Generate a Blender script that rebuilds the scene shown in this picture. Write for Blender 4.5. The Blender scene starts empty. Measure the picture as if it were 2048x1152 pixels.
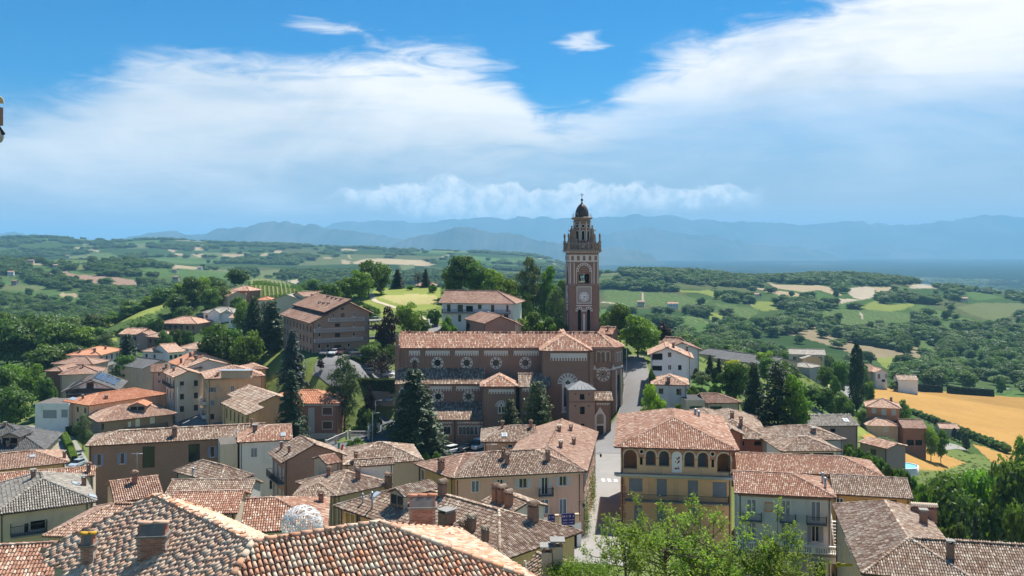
import bpy, math, random
import numpy as np
from mathutils import Vector, Matrix
from mathutils.geometry import tessellate_polygon

random.seed(7)
RNG = np.random.default_rng(7)
SC = bpy.context.scene
COL = SC.collection
R = math.radians
F, CX, HY = 1800.0,1024.0,497.0          # focal length in photo pixels, optical axis, horizon row

# ------------------------------------------------------------------ camera
cam = bpy.data.cameras.new('camera')
cam.sensor_width = 36.0
cam.lens = F / 2048.0 * 36.0
cam.shift_y = -(576.0 - HY) / 2048.0
cam.clip_start = 0.5
cam.clip_end = 200000.0
camo = bpy.data.objects.new('camera', cam)
COL.objects.link(camo)
camo.rotation_euler = (R(90), 0, 0)
SC.camera = camo

# ------------------------------------------------------------------ sun, sky, exposure
SUN_AZ, SUN_EL = R(28), R(57)              # azimuth measured from +Y towards +X
sd = Vector((math.sin(SUN_AZ) * math.cos(SUN_EL), math.cos(SUN_AZ) * math.cos(SUN_EL), math.sin(SUN_EL)))
sl = bpy.data.lights.new('sun', 'SUN')
sl.energy = 4.5
sl.angle = R(0.5)
sl.color = (1.0, 0.95, 0.87)
slo = bpy.data.objects.new('sun', sl)
COL.objects.link(slo)
slo.rotation_euler = (-sd).to_track_quat('-Z','Y').to_euler()

SC.view_settings.view_transform = 'Standard'
SC.view_settings.look = 'None'
SC.view_settings.exposure = 1.06
SC.view_settings.gamma = 1.0
SC.view_settings.use_curve_mapping = False
SC.render.engine = 'CYCLES'
cy = SC.cycles
cy.use_denoising = True
cy.max_bounces = 5
cy.diffuse_bounces = 3
cy.glossy_bounces = 2
cy.transmission_bounces = 2
cy.volume_bounces = 1
cy.transparent_max_bounces = 6
cy.use_adaptive_sampling = True
cy.adaptive_threshold = 0.02


class NT:
 """small wrapper for building node trees"""
 def __init__(s, tree):
  s.t = tree; s.n = tree.nodes; s.l = tree.links

 def put(s, sock, v):
  if v is None: return
  if isinstance(v, bpy.types.NodeSocket): s.l.new(v, sock)
  else: sock.default_value = v

 def m(s, op, a, b=None, c=None, clamp=False):
  n = s.n.new('ShaderNodeMath'); n.operation = op; n.use_clamp = clamp
  s.put(n.inputs[0], a); s.put(n.inputs[1], b)
  if c is not None: s.put(n.inputs[2], c)
  return n.outputs[0]

 def ss(s, x, lo, hi):
  n = s.n.new('ShaderNodeMapRange'); n.interpolation_type = 'SMOOTHSTEP'
  s.put(n.inputs[0], x); s.put(n.inputs[1], lo); s.put(n.inputs[2], hi)
  n.inputs[3].default_value = 0; n.inputs[4].default_value = 1
  return n.outputs[0]

 def mr(s, x, a, b, c, d):
  n = s.n.new('ShaderNodeMapRange')
  for i, v in enumerate((x, a, b, c, d)): s.put(n.inputs[i], v)
  return n.outputs[0]

 def xyz(s, x, y, z):
  n = s.n.new('ShaderNodeCombineXYZ')
  for i, v in enumerate((x, y, z)): s.put(n.inputs[i], v)
  return n.outputs[0]

 def noise(s, vec, scale, detail=4, rough=0.55, dist=0.0):
  n = s.n.new('ShaderNodeTexNoise')
  if vec is not None: s.l.new(vec, n.inputs['Vector'])
  n.inputs['Scale'].default_value = scale; n.inputs['Detail'].default_value = detail
  n.inputs['Roughness'].default_value = rough; n.inputs['Distortion'].default_value = dist
  return n.outputs[0]

 def mix(s, f, a, b, blend='MIX'):
  n = s.n.new('ShaderNodeMix'); n.data_type = 'RGBA'; n.blend_type = blend
  s.put(n.inputs[0], f)
  for k, v in ((6, a), (7, b)):
   if isinstance(v,(tuple, list)): v = (*v[:3],1)
   s.put(n.inputs[k], v)
  return n.outputs[2]

 def ramp(s, f, stops, const=False):
  n = s.n.new('ShaderNodeValToRGB'); e = n.color_ramp.elements
  if const: n.color_ramp.interpolation = 'CONSTANT'
  while len(e) < len(stops): e.new(0.5)
  for el,(p, c) in zip(e, stops): el.position = p; el.color = (*c[:3],1)
  s.put(n.inputs[0], f)
  return n.outputs[0]

 def curve(s, x, pts):
  n = s.n.new('ShaderNodeFloatCurve'); c = n.mapping.curves[0].points
  while len(c) < len(pts): c.new(0.5, 0.5)
  for p,(a, b) in zip(c, pts): p.location = (a, b); p.handle_type = 'AUTO'
  n.mapping.extend = 'HORIZONTAL'
  n.mapping.update()
  s.put(n.inputs['Value'], x)
  return n.outputs[0]


world = bpy.data.worlds.new('World')
SC.world = world
world.use_nodes = True
wt = NT(world.node_tree)
wt.n.clear()
sky = wt.n.new('ShaderNodeTexSky')
sky.sky_type = 'NISHITA'
sky.sun_disc = False
sky.sun_elevation = SUN_EL
sky.sun_rotation = SUN_AZ
sky.altitude = 500
sky.air_density = 1.0
sky.dust_density = 0.5
sky.ozone_density = 2.0
tc = wt.n.new('ShaderNodeTexCoord')
sx = wt.n.new('ShaderNodeSeparateXYZ')
wt.l.new(tc.outputs['Generated'], sx.inputs[0])
dx, dy, dz = sx.outputs
az = wt.m('ARCTAN2', dx, dy)
te = wt.m('DIVIDE', dz, wt.m('MAXIMUM', wt.m('SQRT', wt.m('ADD', wt.m('MULTIPLY', dx, dx), wt.m('MULTIPLY', dy, dy))),0.02))
an = wt.mr(az, -0.6, 0.6, 0.0, 1.0)


def skypt(px, py):                        # photo pixel -> azimuth 0..1 and tan(elevation) * 2
 a = math.atan((px - CX) / F)
 return ((a + 0.6) / 1.2,(HY - py) / F * math.cos(a) * 2)


def edge(pts):
 return wt.m('MULTIPLY', wt.curve(an,[skypt(*p) for p in pts]),0.5)


dirv = wt.xyz(dx, dy, wt.m('MULTIPLY', te, 2.6))
nbig = wt.noise(dirv, 3.2, 6, 0.58, 0.6)
nfine = wt.noise(wt.xyz(wt.m('MULTIPLY', dx,1.0), dy, wt.m('MULTIPLY', te,4.2)),13,8,0.62,0.9)
nst = wt.noise(wt.xyz(wt.m('ADD', dx, wt.m('MULTIPLY', te,-0.7)), dy, wt.m('MULTIPLY', te,7.0)),5.5,7,0.6,0.4)
wob = wt.m('MULTIPLY', wt.m('SUBTRACT', nbig,0.5),0.14)
wob2 = wt.m('MULTIPLY', wt.m('SUBTRACT', nfine,0.5),0.09)
tw = wt.m('ADD', wt.m('ADD', te, wob), wob2)
twf = wt.m('ADD', wt.m('ADD', te, wt.m('MULTIPLY', wob,0.45)), wob2)
# band of high cloud: upper and lower limits by azimuth
up = edge([(-300,200),(0,190),(180,150),(330,90),(470,100),(640,90),(850,70),(1010,110),(1110,195),(1180,190),(1260,125),(1400,55),(1550,10),(1750,-60),(1900,-160),(2048,-300),(2150,-380)])
lo = edge([(-300,380),(0,388),(300,388),(600,378),(900,360),(1130,345),(1400,335),(1700,320),(2048,310),(2400,310)])
f_up = wt.ss(wt.m('SUBTRACT', up, twf),-0.004,0.046)
f_lo = wt.ss(wt.m('SUBTRACT', tw, lo),-0.05,0.045)
band = wt.m('MULTIPLY', f_up, f_lo)
dens = wt.m('ADD', wt.ss(nst,0.24,0.60), wt.m('MULTIPLY', wt.ss(nfine,0.35,0.7),0.25), clamp=True)
band = wt.m('MULTIPLY', band, wt.mr(dens,0,1,0.72,1.0))
# left part is thinner veil at its top
lft = wt.ss(an, 0.30, 0.05)
veil = wt.ss(wt.m('SUBTRACT', up, te), 0.0, 0.085)
band = wt.m('MULTIPLY', band, wt.m('SUBTRACT',1.0, wt.m('MULTIPLY', lft, wt.m('SUBTRACT',0.6, wt.m('MULTIPLY', veil,0.6)))))
rgt = wt.ss(an, 0.50, 0.66)
dim = wt.m('MULTIPLY', rgt, wt.ss(te, 0.20, 0.11))
band = wt.m('MULTIPLY', band, wt.m('SUBTRACT',1.0, wt.m('MULTIPLY', dim,0.6)))


def puff(px, py, rx, ry, amp, k=1.0):     # small soft wisp centred on a direction
 a, t = skypt(px, py)
 u = wt.m('DIVIDE', wt.m('SUBTRACT', an, a), rx / F / 1.2)
 v = wt.m('DIVIDE', wt.m('SUBTRACT', te, t / 2), ry / F)
 r = wt.m('SQRT', wt.m('ADD', wt.m('MULTIPLY', u, u), wt.m('MULTIPLY', v, v)))
 return wt.m('MULTIPLY', wt.ss(wt.m('ADD', r, wt.m('MULTIPLY', wt.m('SUBTRACT', nfine,0.5),3.2 * k)),1.15,0.1), amp)


w1 = puff(650, 55, 125, 16, 0.75)
w2 = puff(1155, 88, 50, 22, 0.7)
w3 = puff(40, 318, 120, 14, 0.0)
high = wt.m('MAXIMUM', wt.m('MAXIMUM', band, w1), w2)
# cumulus row standing over the mountains: a ragged top and a flat base
ncu = wt.noise(wt.xyz(dx, dy, wt.m('MULTIPLY', te,1.3)),26,8,0.55,0.35)
ncu2 = wt.noise(wt.xyz(dx, dy, wt.m('MULTIPLY', te,1.0)),70,6,0.6,0.2)
ctop = edge([(560,398),(640,388),(700,368),(780,366),(850,360),(900,352),(960,362),(1010,358),(1060,366),(1105,376),(1150,362),(1230,360),(1330,366),(1440,360),(1520,372),(1600,396)])
cbot = edge([(560,392),(640,380),(760,392),(850,412),(900,428),(1000,440),(1120,440),(1180,432),(1250,400),(1400,392),(1520,386),(1600,390)])
cw = wt.m('ADD', wt.m('ADD', te,0.003), wt.m('ADD', wt.m('MULTIPLY', wt.m('SUBTRACT', ncu,0.5),0.040), wt.m('MULTIPLY', wt.m('SUBTRACT', ncu2,0.5),0.012)))
cum = wt.m('MULTIPLY', wt.ss(wt.m('SUBTRACT', ctop, cw),-0.002,0.003), wt.ss(wt.m('SUBTRACT', cw, cbot),-0.018,0.002))
cum = wt.m('MULTIPLY', cum, wt.m('MULTIPLY', wt.ss(an,0.318,0.36), wt.ss(an,0.735,0.70)))
cum2 = wt.m('MAXIMUM', puff(258,455,30,9,0.5,0.4), puff(318,453,16,7,0.4,0.4))
cum = wt.m('MAXIMUM', cum, cum2)
wash = wt.mix(1.0, sky.outputs[0],(0.06,0.60,0.98),'MULTIPLY')
hazeh = wt.m('MULTIPLY', wt.ss(te,0.18,0.0),0.9)
base = wt.mix(hazeh, wash, (6.4, 5.3, 4.5))
shade = wt.mr(wt.m('MULTIPLY', nbig, wt.mr(te,0.06,0.2,0.8,1.2)),0.3,0.62,0.0,1.0)
hcol = wt.mix(shade,(6.2,6.8,7.3),(11.0,10.6,10.2))
c1 = wt.mix(wt.m('MULTIPLY', high,0.97), base, hcol)
ccol = wt.mix(wt.ss(ncu2,0.32,0.62),(6.4,7.4,8.2),(11.5,11.4,11.2))
c2 = wt.mix(wt.m('MULTIPLY', cum, 0.97), c1, ccol)
bg = wt.n.new('ShaderNodeBackground')
bg.inputs['Strength'].default_value = 0.053
wt.l.new(c2, bg.inputs['Color'])
wo = wt.n.new('ShaderNodeOutputWorld')
wt.l.new(bg.outputs[0], wo.inputs['Surface'])


# ------------------------------------------------------------------ helpers
def W(px, py, D):
 return Vector(((px - CX) / F * D, D,-(py - HY) / F * D))


def WZ(px, py, z):                         # photo pixel met with a level plane
 return W(px, py, -z * F / (py - HY))


ZR = dict(Z1=(0,430,3.938), Z2=(500,430,3.938), Z3=(1000,430,3.938), Z4=(1500,430,3.737),
          Z5=(0,660,4.8), Z6=(380,660,4.8), Z7=(760,640,3.938), Z8=(1200,640,3.938),
          Y1=(1640,640,4.115), Y2=(0,840,3.693), Y3=(380,840,3.693), Y4=(740,840,3.692),
          Y5=(1180,800,3.272), Y6=(1600,840,3.692), HT=(540,570,7.877), BH=(860,560,9.6),
          SS=(260, 690, 7.2), PX=(0, 0, 1.0))


def q(k, x, y):                            # enlarged view coordinates -> photo pixels
 ox, oy, s = ZR[k]
 return (ox + x / s, oy + y / s)


def tag(o, label=None, cat=None, group=None, kind=None):
 if label: o['label'] = label
 if cat: o['category'] = cat
 if group: o['group'] = group
 if kind: o['kind'] = kind
 return o


def empty(name, loc=(0, 0, 0), rz=0.0):
 o = bpy.data.objects.new(name, None)
 o.empty_display_size = 0.2
 o.location = loc; o.rotation_euler = (0,0, rz)
 COL.objects.link(o)
 return o


def link(name, me, mat=None, parent=None):
 o = bpy.data.objects.new(name, me)
 if mat is not None and len(me.materials) == 0: me.materials.append(mat)
 COL.objects.link(o)
 if parent is not None: o.parent = parent
 return o


def npmesh(name, V, Q, attr=None, smooth=False, col=None):
 V = np.ascontiguousarray(V, dtype=np.float32).reshape(-1,3)
 Q = np.ascontiguousarray(Q, dtype=np.int32)
 k = Q.shape[1]
 me = bpy.data.meshes.new(name)
 me.vertices.add(len(V)); me.vertices.foreach_set('co', V.ravel())
 me.loops.add(Q.size); me.loops.foreach_set('vertex_index', Q.ravel())
 me.polygons.add(len(Q))
 me.polygons.foreach_set('loop_start', np.arange(0, Q.size, k, dtype=np.int32))
 me.polygons.foreach_set('loop_total', np.full(len(Q), k, dtype=np.int32))
 if smooth: me.polygons.foreach_set('use_smooth', np.ones(len(Q), dtype=bool))
 me.update(calc_edges=True)
 if attr is not None:
  a = me.attributes.new('rnd','FLOAT','FACE')
  a.data.foreach_set('value', np.ascontiguousarray(attr, dtype=np.float32))
 if col is not None:
  a = me.attributes.new('col','FLOAT_COLOR','POINT')
  a.data.foreach_set('color', np.ascontiguousarray(col, dtype=np.float32).ravel())
 return me


class MB:
 """collects boxes, prisms, tubes into one mesh"""
 def __init__(s): s.v = []; s.f = []; s.sm = []

 def add(s, vs, fs, smooth=False):
  b = len(s.v)
  s.v += [tuple(v) for v in vs]
  for f in fs: s.f.append([b + i for i in f]); s.sm.append(smooth)
  return s

 def box(s, x0, y0, z0, x1, y1, z1, M=None):
  vs = [Vector(p) for p in ((x0, y0, z0),(x1, y0, z0),(x1, y1, z0),(x0, y1, z0),(x0, y0, z1),(x1, y0, z1),(x1, y1, z1),(x0, y1, z1))]
  if M: vs = [M @ v for v in vs]
  return s.add(vs,[(0,3,2,1),(4,5,6,7),(0,1,5,4),(1,2,6,5),(2,3,7,6),(3,0,4,7)])

 def ring(s, prof, n=16, M=None, smooth=True, cap=True, ph=0.0):   # lathe about z: prof = [(r,z)]
  vs = []
  for r, z in prof:
   for k in range(n):
    a = 2 * math.pi * k / n + ph
    v = Vector((r * math.cos(a), r * math.sin(a), z))
    vs.append(M @ v if M else v)
  fs = []
  for i in range(len(prof) - 1):
   for k in range(n):
    fs.append((i * n + k, i * n + (k + 1) % n,(i + 1) * n + (k + 1) % n,(i + 1) * n + k))
  s.add(vs, fs, smooth)
  if cap:
   b = len(s.v) - len(vs)
   s.f.append([b + k for k in range(n)][::-1]); s.sm.append(False)
   s.f.append([b + (len(prof) - 1) * n + k for k in range(n)]); s.sm.append(False)
  return s

 def tube(s, p, q_, r0, r1=None, n=6):
  r1 = r0 if r1 is None else r1
  p, q_ = Vector(p), Vector(q_)
  d = q_ - p
  M = Matrix.Translation(p) @ d.to_track_quat('Z','Y').to_matrix().to_4x4()
  return s.ring([(r0,0),(r1, d.length)], n, M)

 def prism(s, poly, lo_, hi_, M=None, close=True):    # 2D poly (x,z) extruded along y lo..hi
  n = len(poly)
  vs = [Vector((x, lo_, z)) for x, z in poly] + [Vector((x, hi_, z)) for x, z in poly]
  if M: vs = [M @ v for v in vs]
  fs = [(i,(i + 1) % n, n + (i + 1) % n, n + i) for i in range(n)]
  if close:
   tri = tessellate_polygon([[Vector((x, z,0)) for x, z in poly]])
   fs += [tuple(t) for t in tri] + [tuple(n + i for i in t[::-1]) for t in tri]
  return s.add(vs, fs)

 def mesh(s, name):
  me = bpy.data.meshes.new(name)
  me.from_pydata(s.v, [], s.f)
  if any(s.sm): me.polygons.foreach_set('use_smooth', s.sm)
  me.update()
  return me

 def build(s, name, mat, parent=None):
  return link(name, s.mesh(name), mat, parent)


# ------------------------------------------------------------------ materials
MATS = {}


def newmat(name):
 m = bpy.data.materials.new(name); m.use_nodes = True
 t = NT(m.node_tree); t.n.clear()
 b = t.n.new('ShaderNodeBsdfPrincipled'); o = t.n.new('ShaderNodeOutputMaterial')
 t.l.new(b.outputs[0], o.inputs[0])
 MATS[name] = m
 return m, t, b


def pos(t):
 return t.n.new('ShaderNodeNewGeometry').outputs['Position']


def bump(t, b, h, dist=0.05, strength=0.6):
 n = t.n.new('ShaderNodeBump'); n.inputs['Distance'].default_value = dist; n.inputs['Strength'].default_value = strength
 t.put(n.inputs['Height'], h); t.l.new(n.outputs[0], b.inputs['Normal'])


def paint(name, c, rough=0.8, var=0.25, scale=0.7, fine=0.12, metal=0.0, spec=0.3):
 """plain material with weathering noise"""
 if name in MATS: return MATS[name]
 m, t, b = newmat(name)
 p = pos(t)
 n1 = t.noise(p, scale,5,0.6); n2 = t.noise(p, scale * 9,4,0.6)
 f = t.m('ADD', t.m('MULTIPLY', t.m('SUBTRACT', n1,0.5),2 * var), t.m('MULTIPLY', t.m('SUBTRACT', n2,0.5),2 * fine))
 g = t.m('ADD', f, 1.0)
 col_ = t.mix(1.0, c, t.xyz(g, g, g),'MULTIPLY')
 t.put(b.inputs['Base Color'], col_)
 b.inputs['Roughness'].default_value = rough
 b.inputs['Metallic'].default_value = metal
 b.inputs['Specular IOR Level'].default_value = spec
 return m


def plaster(name, c, stain=(0.22,0.19,0.165), amt=0.75):
 if name in MATS: return MATS[name]
 m, t, b = newmat(name)
 p = pos(t)
 sp = t.n.new('ShaderNodeSeparateXYZ'); t.l.new(p, sp.inputs[0])
 streak = t.noise(t.xyz(t.m('MULTIPLY', sp.outputs[0],1.0), sp.outputs[1], t.m('MULTIPLY', sp.outputs[2],0.16)),1.1,5,0.6)
 blot = t.noise(p, 0.35, 5, 0.6)
 fine = t.noise(p, 6.0, 4, 0.6)
 f = t.m('MULTIPLY', t.m('ADD', t.ss(streak,0.5,0.75), t.ss(blot,0.52,0.75)), amt * 0.6, clamp=True)
 c1 = t.mix(f, c, tuple(a * 0.35 + b_ * 0.65 for a, b_ in zip(c, stain)))
 g = t.m('ADD',0.93, t.m('MULTIPLY', fine,0.14))
 t.put(b.inputs['Base Color'], t.mix(1.0, c1, t.xyz(g, g, g),'MULTIPLY'))
 b.inputs['Roughness'].default_value = 0.9
 b.inputs['Specular IOR Level'].default_value = 0.2
 bump(t, b, fine, 0.02, 0.4)
 return m


def brick(name, c1, c2, mortar, sc=1.0):
 if name in MATS: return MATS[name]
 m, t, b = newmat(name)
 ge = t.n.new('ShaderNodeNewGeometry')
 sp = t.n.new('ShaderNodeSeparateXYZ'); t.l.new(ge.outputs['Position'], sp.inputs[0])
 sn = t.n.new('ShaderNodeSeparateXYZ'); t.l.new(ge.outputs['True Normal'], sn.inputs[0])
 sw = t.m('GREATER_THAN', t.m('ABSOLUTE', sn.outputs[0]), t.m('ABSOLUTE', sn.outputs[1]))
 mx = t.n.new('ShaderNodeMix'); t.put(mx.inputs[0], sw); t.put(mx.inputs[2], sp.outputs[0]); t.put(mx.inputs[3], sp.outputs[1])
 u = mx.outputs[0]
 br = t.n.new('ShaderNodeTexBrick')
 t.l.new(t.xyz(u, sp.outputs[2],0.0), br.inputs['Vector'])
 br.inputs['Color1'].default_value = (*c1,1); br.inputs['Color2'].default_value = (*c2,1); br.inputs['Mortar'].default_value = (*mortar,1)
 br.inputs['Scale'].default_value = 1.0
 br.inputs['Brick Width'].default_value = 0.26 * sc; br.inputs['Row Height'].default_value = 0.075 * sc
 br.inputs['Mortar Size'].default_value = 0.008 * sc; br.inputs['Bias'].default_value = 0.0
 blot = t.noise(ge.outputs['Position'],0.3,5,0.65); fine = t.noise(ge.outputs['Position'],4.0,4,0.6)
 g = t.m('ADD',0.62, t.m('ADD', t.m('MULTIPLY', blot,0.42), t.m('MULTIPLY', fine,0.34)))
 t.put(b.inputs['Base Color'], t.mix(1.0, br.outputs[0], t.xyz(g, g, g),'MULTIPLY'))
 b.inputs['Roughness'].default_value = 0.9
 b.inputs['Specular IOR Level'].default_value = 0.2
 bump(t, b, t.m('SUBTRACT',1.0, br.outputs['Fac']),0.01,0.5)
 return m


def tilemat(name, stops, lichen=0.35, moss=(0.30,0.29,0.25), rows=False):
 """roof tile: colour of each tile from its own random number, lichen patches over it"""
 if name in MATS: return MATS[name]
 m, t, b = newmat(name)
 a = t.n.new('ShaderNodeAttribute'); a.attribute_name = 'rnd'
 oi = t.n.new('ShaderNodeObjectInfo')
 r = t.m('FRACT', t.m('ADD', a.outputs['Fac'], oi.outputs['Random']))
 p = pos(t)
 if rows:                                # distant roofs: one sheet, tiles told apart by cell noise only
  vo = t.n.new('ShaderNodeTexVoronoi'); vo.inputs['Scale'].default_value = 3.2
  t.l.new(p, vo.inputs['Vector'])
  vs = t.n.new('ShaderNodeSeparateColor'); t.l.new(vo.outputs['Color'], vs.inputs[0])
  r = vs.outputs[0]
 c = t.ramp(r, stops)
 n1 = t.noise(p,0.25,5,0.6); n2 = t.noise(p,7.0,5,0.65); n3 = t.noise(p,1.3,4,0.6)
 f = t.m('MULTIPLY', t.ss(t.m('ADD', t.m('MULTIPLY', n1,0.55), t.m('MULTIPLY', n2,0.45)),0.46,0.66), lichen)
 c = t.mix(f, c, moss)
 g = t.m('ADD',0.55, t.m('ADD', t.m('MULTIPLY', n2,0.50), t.m('ADD', t.m('MULTIPLY', n3,0.55), t.m('MULTIPLY', n1,0.45))))
 t.put(b.inputs['Base Color'], t.mix(1.0, c, t.xyz(g, g, g),'MULTIPLY'))
 b.inputs['Roughness'].default_value = 0.95
 b.inputs['Specular IOR Level'].default_value = 0.12
 bump(t, b, n2, 0.015, 0.5)
 return m


def leafmat(name, stops, trans=0.35):
 if name in MATS: return MATS[name]
 m = bpy.data.materials.new(name); m.use_nodes = True
 t = NT(m.node_tree); t.n.clear(); MATS[name] = m
 a = t.n.new('ShaderNodeAttribute'); a.attribute_name = 'rnd'
 oi = t.n.new('ShaderNodeObjectInfo')
 c = t.ramp(a.outputs['Fac'], stops)
 v = t.m('ADD',0.72, t.m('MULTIPLY', oi.outputs['Random'],0.56))
 hs = t.n.new('ShaderNodeHueSaturation')
 t.put(hs.inputs['Hue'], t.m('ADD',0.482, t.m('MULTIPLY', t.m('FRACT', t.m('MULTIPLY', oi.outputs['Random'],7.31)),0.036)))
 t.put(hs.inputs['Value'], v); t.put(hs.inputs['Color'], c)
 d = t.n.new('ShaderNodeBsdfPrincipled'); d.inputs['Roughness'].default_value = 0.55; d.inputs['Specular IOR Level'].default_value = 0.25
 t.l.new(hs.outputs[0], d.inputs['Base Color'])
 tr = t.n.new('ShaderNodeBsdfTranslucent')
 t.put(tr.inputs['Color'], t.mix(1.0, hs.outputs[0],(1.15,1.25,0.6),'MULTIPLY'))
 mx = t.n.new('ShaderNodeMixShader'); mx.inputs[0].default_value = trans
 t.l.new(d.outputs[0], mx.inputs[1]); t.l.new(tr.outputs[0], mx.inputs[2])
 o = t.n.new('ShaderNodeOutputMaterial'); t.l.new(mx.outputs[0], o.inputs[0])
 return m


def glass(name='window_glass', c=(0.02,0.025,0.03)):
 if name in MATS: return MATS[name]
 m, t, b = newmat(name)
 b.inputs['Base Color'].default_value = (*c,1); b.inputs['Roughness'].default_value = 0.08
 b.inputs['Specular IOR Level'].default_value = 0.6
 return m


GLASS = glass()
DARK = paint('dark_opening',(0.012,0.011,0.010),0.9,0.1)
SLATE_BLUE = paint('shutter_blue_grey',(0.16,0.20,0.24),0.6,0.1)
LAVENDER = paint('shutter_lavender',(0.24,0.28,0.46),0.6,0.1)
MID_SH = paint('shutter_mid_grey',(0.25,0.26,0.30),0.6,0.1)
PALE_SH = paint('shutter_pale_grey',(0.50,0.51,0.50),0.6,0.1)
BROWN_SH = paint('shutter_brown',(0.10,0.05,0.03),0.6,0.1)
WHITE_P = paint('white_paint',(0.72,0.71,0.68),0.6,0.08)
GREY_P = paint('grey_paint',(0.30,0.31,0.32),0.6,0.1)
IRON = paint('dark_iron',(0.04,0.04,0.045),0.5,0.1, metal=0.3)
ZINC = paint('zinc_sheet',(0.36,0.38,0.40),0.45,0.15, metal=0.5)
CONC = paint('concrete',(0.25,0.24,0.22),0.9,0.2)
STONE = plaster('pale_stone',(0.50,0.47,0.42),(0.2,0.19,0.17),0.5)
WOOD_D = paint('dark_wood',(0.06,0.035,0.022),0.7,0.25)
SOFFIT = paint('soffit_wood',(0.16,0.11,0.08),0.8,0.2)
GUTTER = paint('brown_gutter',(0.075,0.05,0.04),0.6,0.15)

OLD = [(0.0,(0.155,0.098,0.07)),(0.22,(0.20,0.128,0.092)),(0.45,(0.25,0.165,0.12)),(0.66,(0.29,0.21,0.155)),(0.82,(0.35,0.275,0.21)),(0.95,(0.44,0.37,0.29))]
RED = [(0.0,(0.22,0.11,0.075)),(0.3,(0.29,0.15,0.10)),(0.6,(0.34,0.19,0.13)),(0.85,(0.40,0.27,0.195)),(0.96,(0.50,0.40,0.31))]
ORANGE = [(0.0,(0.30,0.125,0.07)),(0.5,(0.37,0.165,0.095)),(1.0,(0.43,0.215,0.13))]
BRN = [(0.0,(0.15,0.085,0.062)),(0.5,(0.21,0.125,0.092)),(1.0,(0.28,0.18,0.135))]
GRY = [(0.0,(0.15,0.135,0.115)),(0.5,(0.22,0.20,0.17)),(1.0,(0.31,0.28,0.24))]
SLT = [(0.0,(0.062,0.062,0.064)),(0.5,(0.085,0.085,0.086)),(1.0,(0.115,0.112,0.108))]
PNK = [(0.0,(0.21,0.12,0.085)),(0.35,(0.29,0.175,0.125)),(0.7,(0.36,0.235,0.17)),(1.0,(0.43,0.32,0.245))]
TILE = dict(old=tilemat('tile_old_mixed', OLD,0.4), red=tilemat('tile_red_mixed', RED,0.2), orange=tilemat('tile_orange', ORANGE,0.12),
   brown=tilemat('tile_brown', BRN,0.25), grey=tilemat('tile_grey', GRY,0.3), slate=tilemat('tile_dark_grey', SLT,0.2,(0.14,0.14,0.13)),
   pink=tilemat('tile_faded_pink', PNK,0.25,(0.36,0.30,0.25)),
   far_old=tilemat('sheet_old', OLD,0.3, rows=True), far_red=tilemat('sheet_red', RED,0.2, rows=True), far_orange=tilemat('sheet_orange', ORANGE,0.1, rows=True),
   far_brown=tilemat('sheet_brown', BRN,0.2, rows=True), far_grey=tilemat('sheet_grey', GRY,0.2, rows=True), far_slate=tilemat('sheet_slate', SLT,0.2,(0.14,0.14,0.13), rows=True),
   far_pink=tilemat('sheet_pink', PNK,0.2, rows=True))
DECK = {k: paint('roof_deck_' + k, c,0.95,0.3) for k, c in dict(old=(0.10,0.062,0.046), red=(0.15,0.072,0.05), orange=(0.28,0.11,0.055), brown=(0.12,0.075,0.057), grey=(0.13,0.115,0.10), slate=(0.06,0.06,0.06), pink=(0.2,0.11,0.08)).items()}
RIDGE = {'old': 'old','red': 'pink','orange': 'orange','brown': 'brown','grey': 'grey','slate': 'slate','pink': 'pink'}
# ------------------------------------------------------------------ terrain
def hash2(ix, iy, seed):
 h = (ix.astype(np.int64) * 374761393 + iy.astype(np.int64) * 668265263 + seed * 1442695041) & 0xFFFFFFFF
 h = ((h ^ (h >> 13)) * 1274126177) & 0xFFFFFFFF
 return ((h ^ (h >> 16)) & 0xFFFF) / 65535.0


def vnoise(x, y, seed=0):
 ix, iy = np.floor(x), np.floor(y)
 fx, fy = x - ix, y - iy
 fx = fx * fx * (3 - 2 * fx); fy = fy * fy * (3 - 2 * fy)
 a = hash2(ix, iy, seed); b = hash2(ix + 1, iy, seed); c = hash2(ix, iy + 1, seed); d = hash2(ix + 1, iy + 1, seed)
 return (a * (1 - fx) + b * fx) * (1 - fy) + (c * (1 - fx) + d * fx) * fy


def fbm(x, y, oct_=4, seed=0):
 s = 0; a = 1; t = 0
 for o in range(oct_):
  s = s + a * vnoise(x * 2 ** o + 17 * o, y * 2 ** o - 9 * o, seed + o); t += a; a *= 0.5
 return s / t


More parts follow.
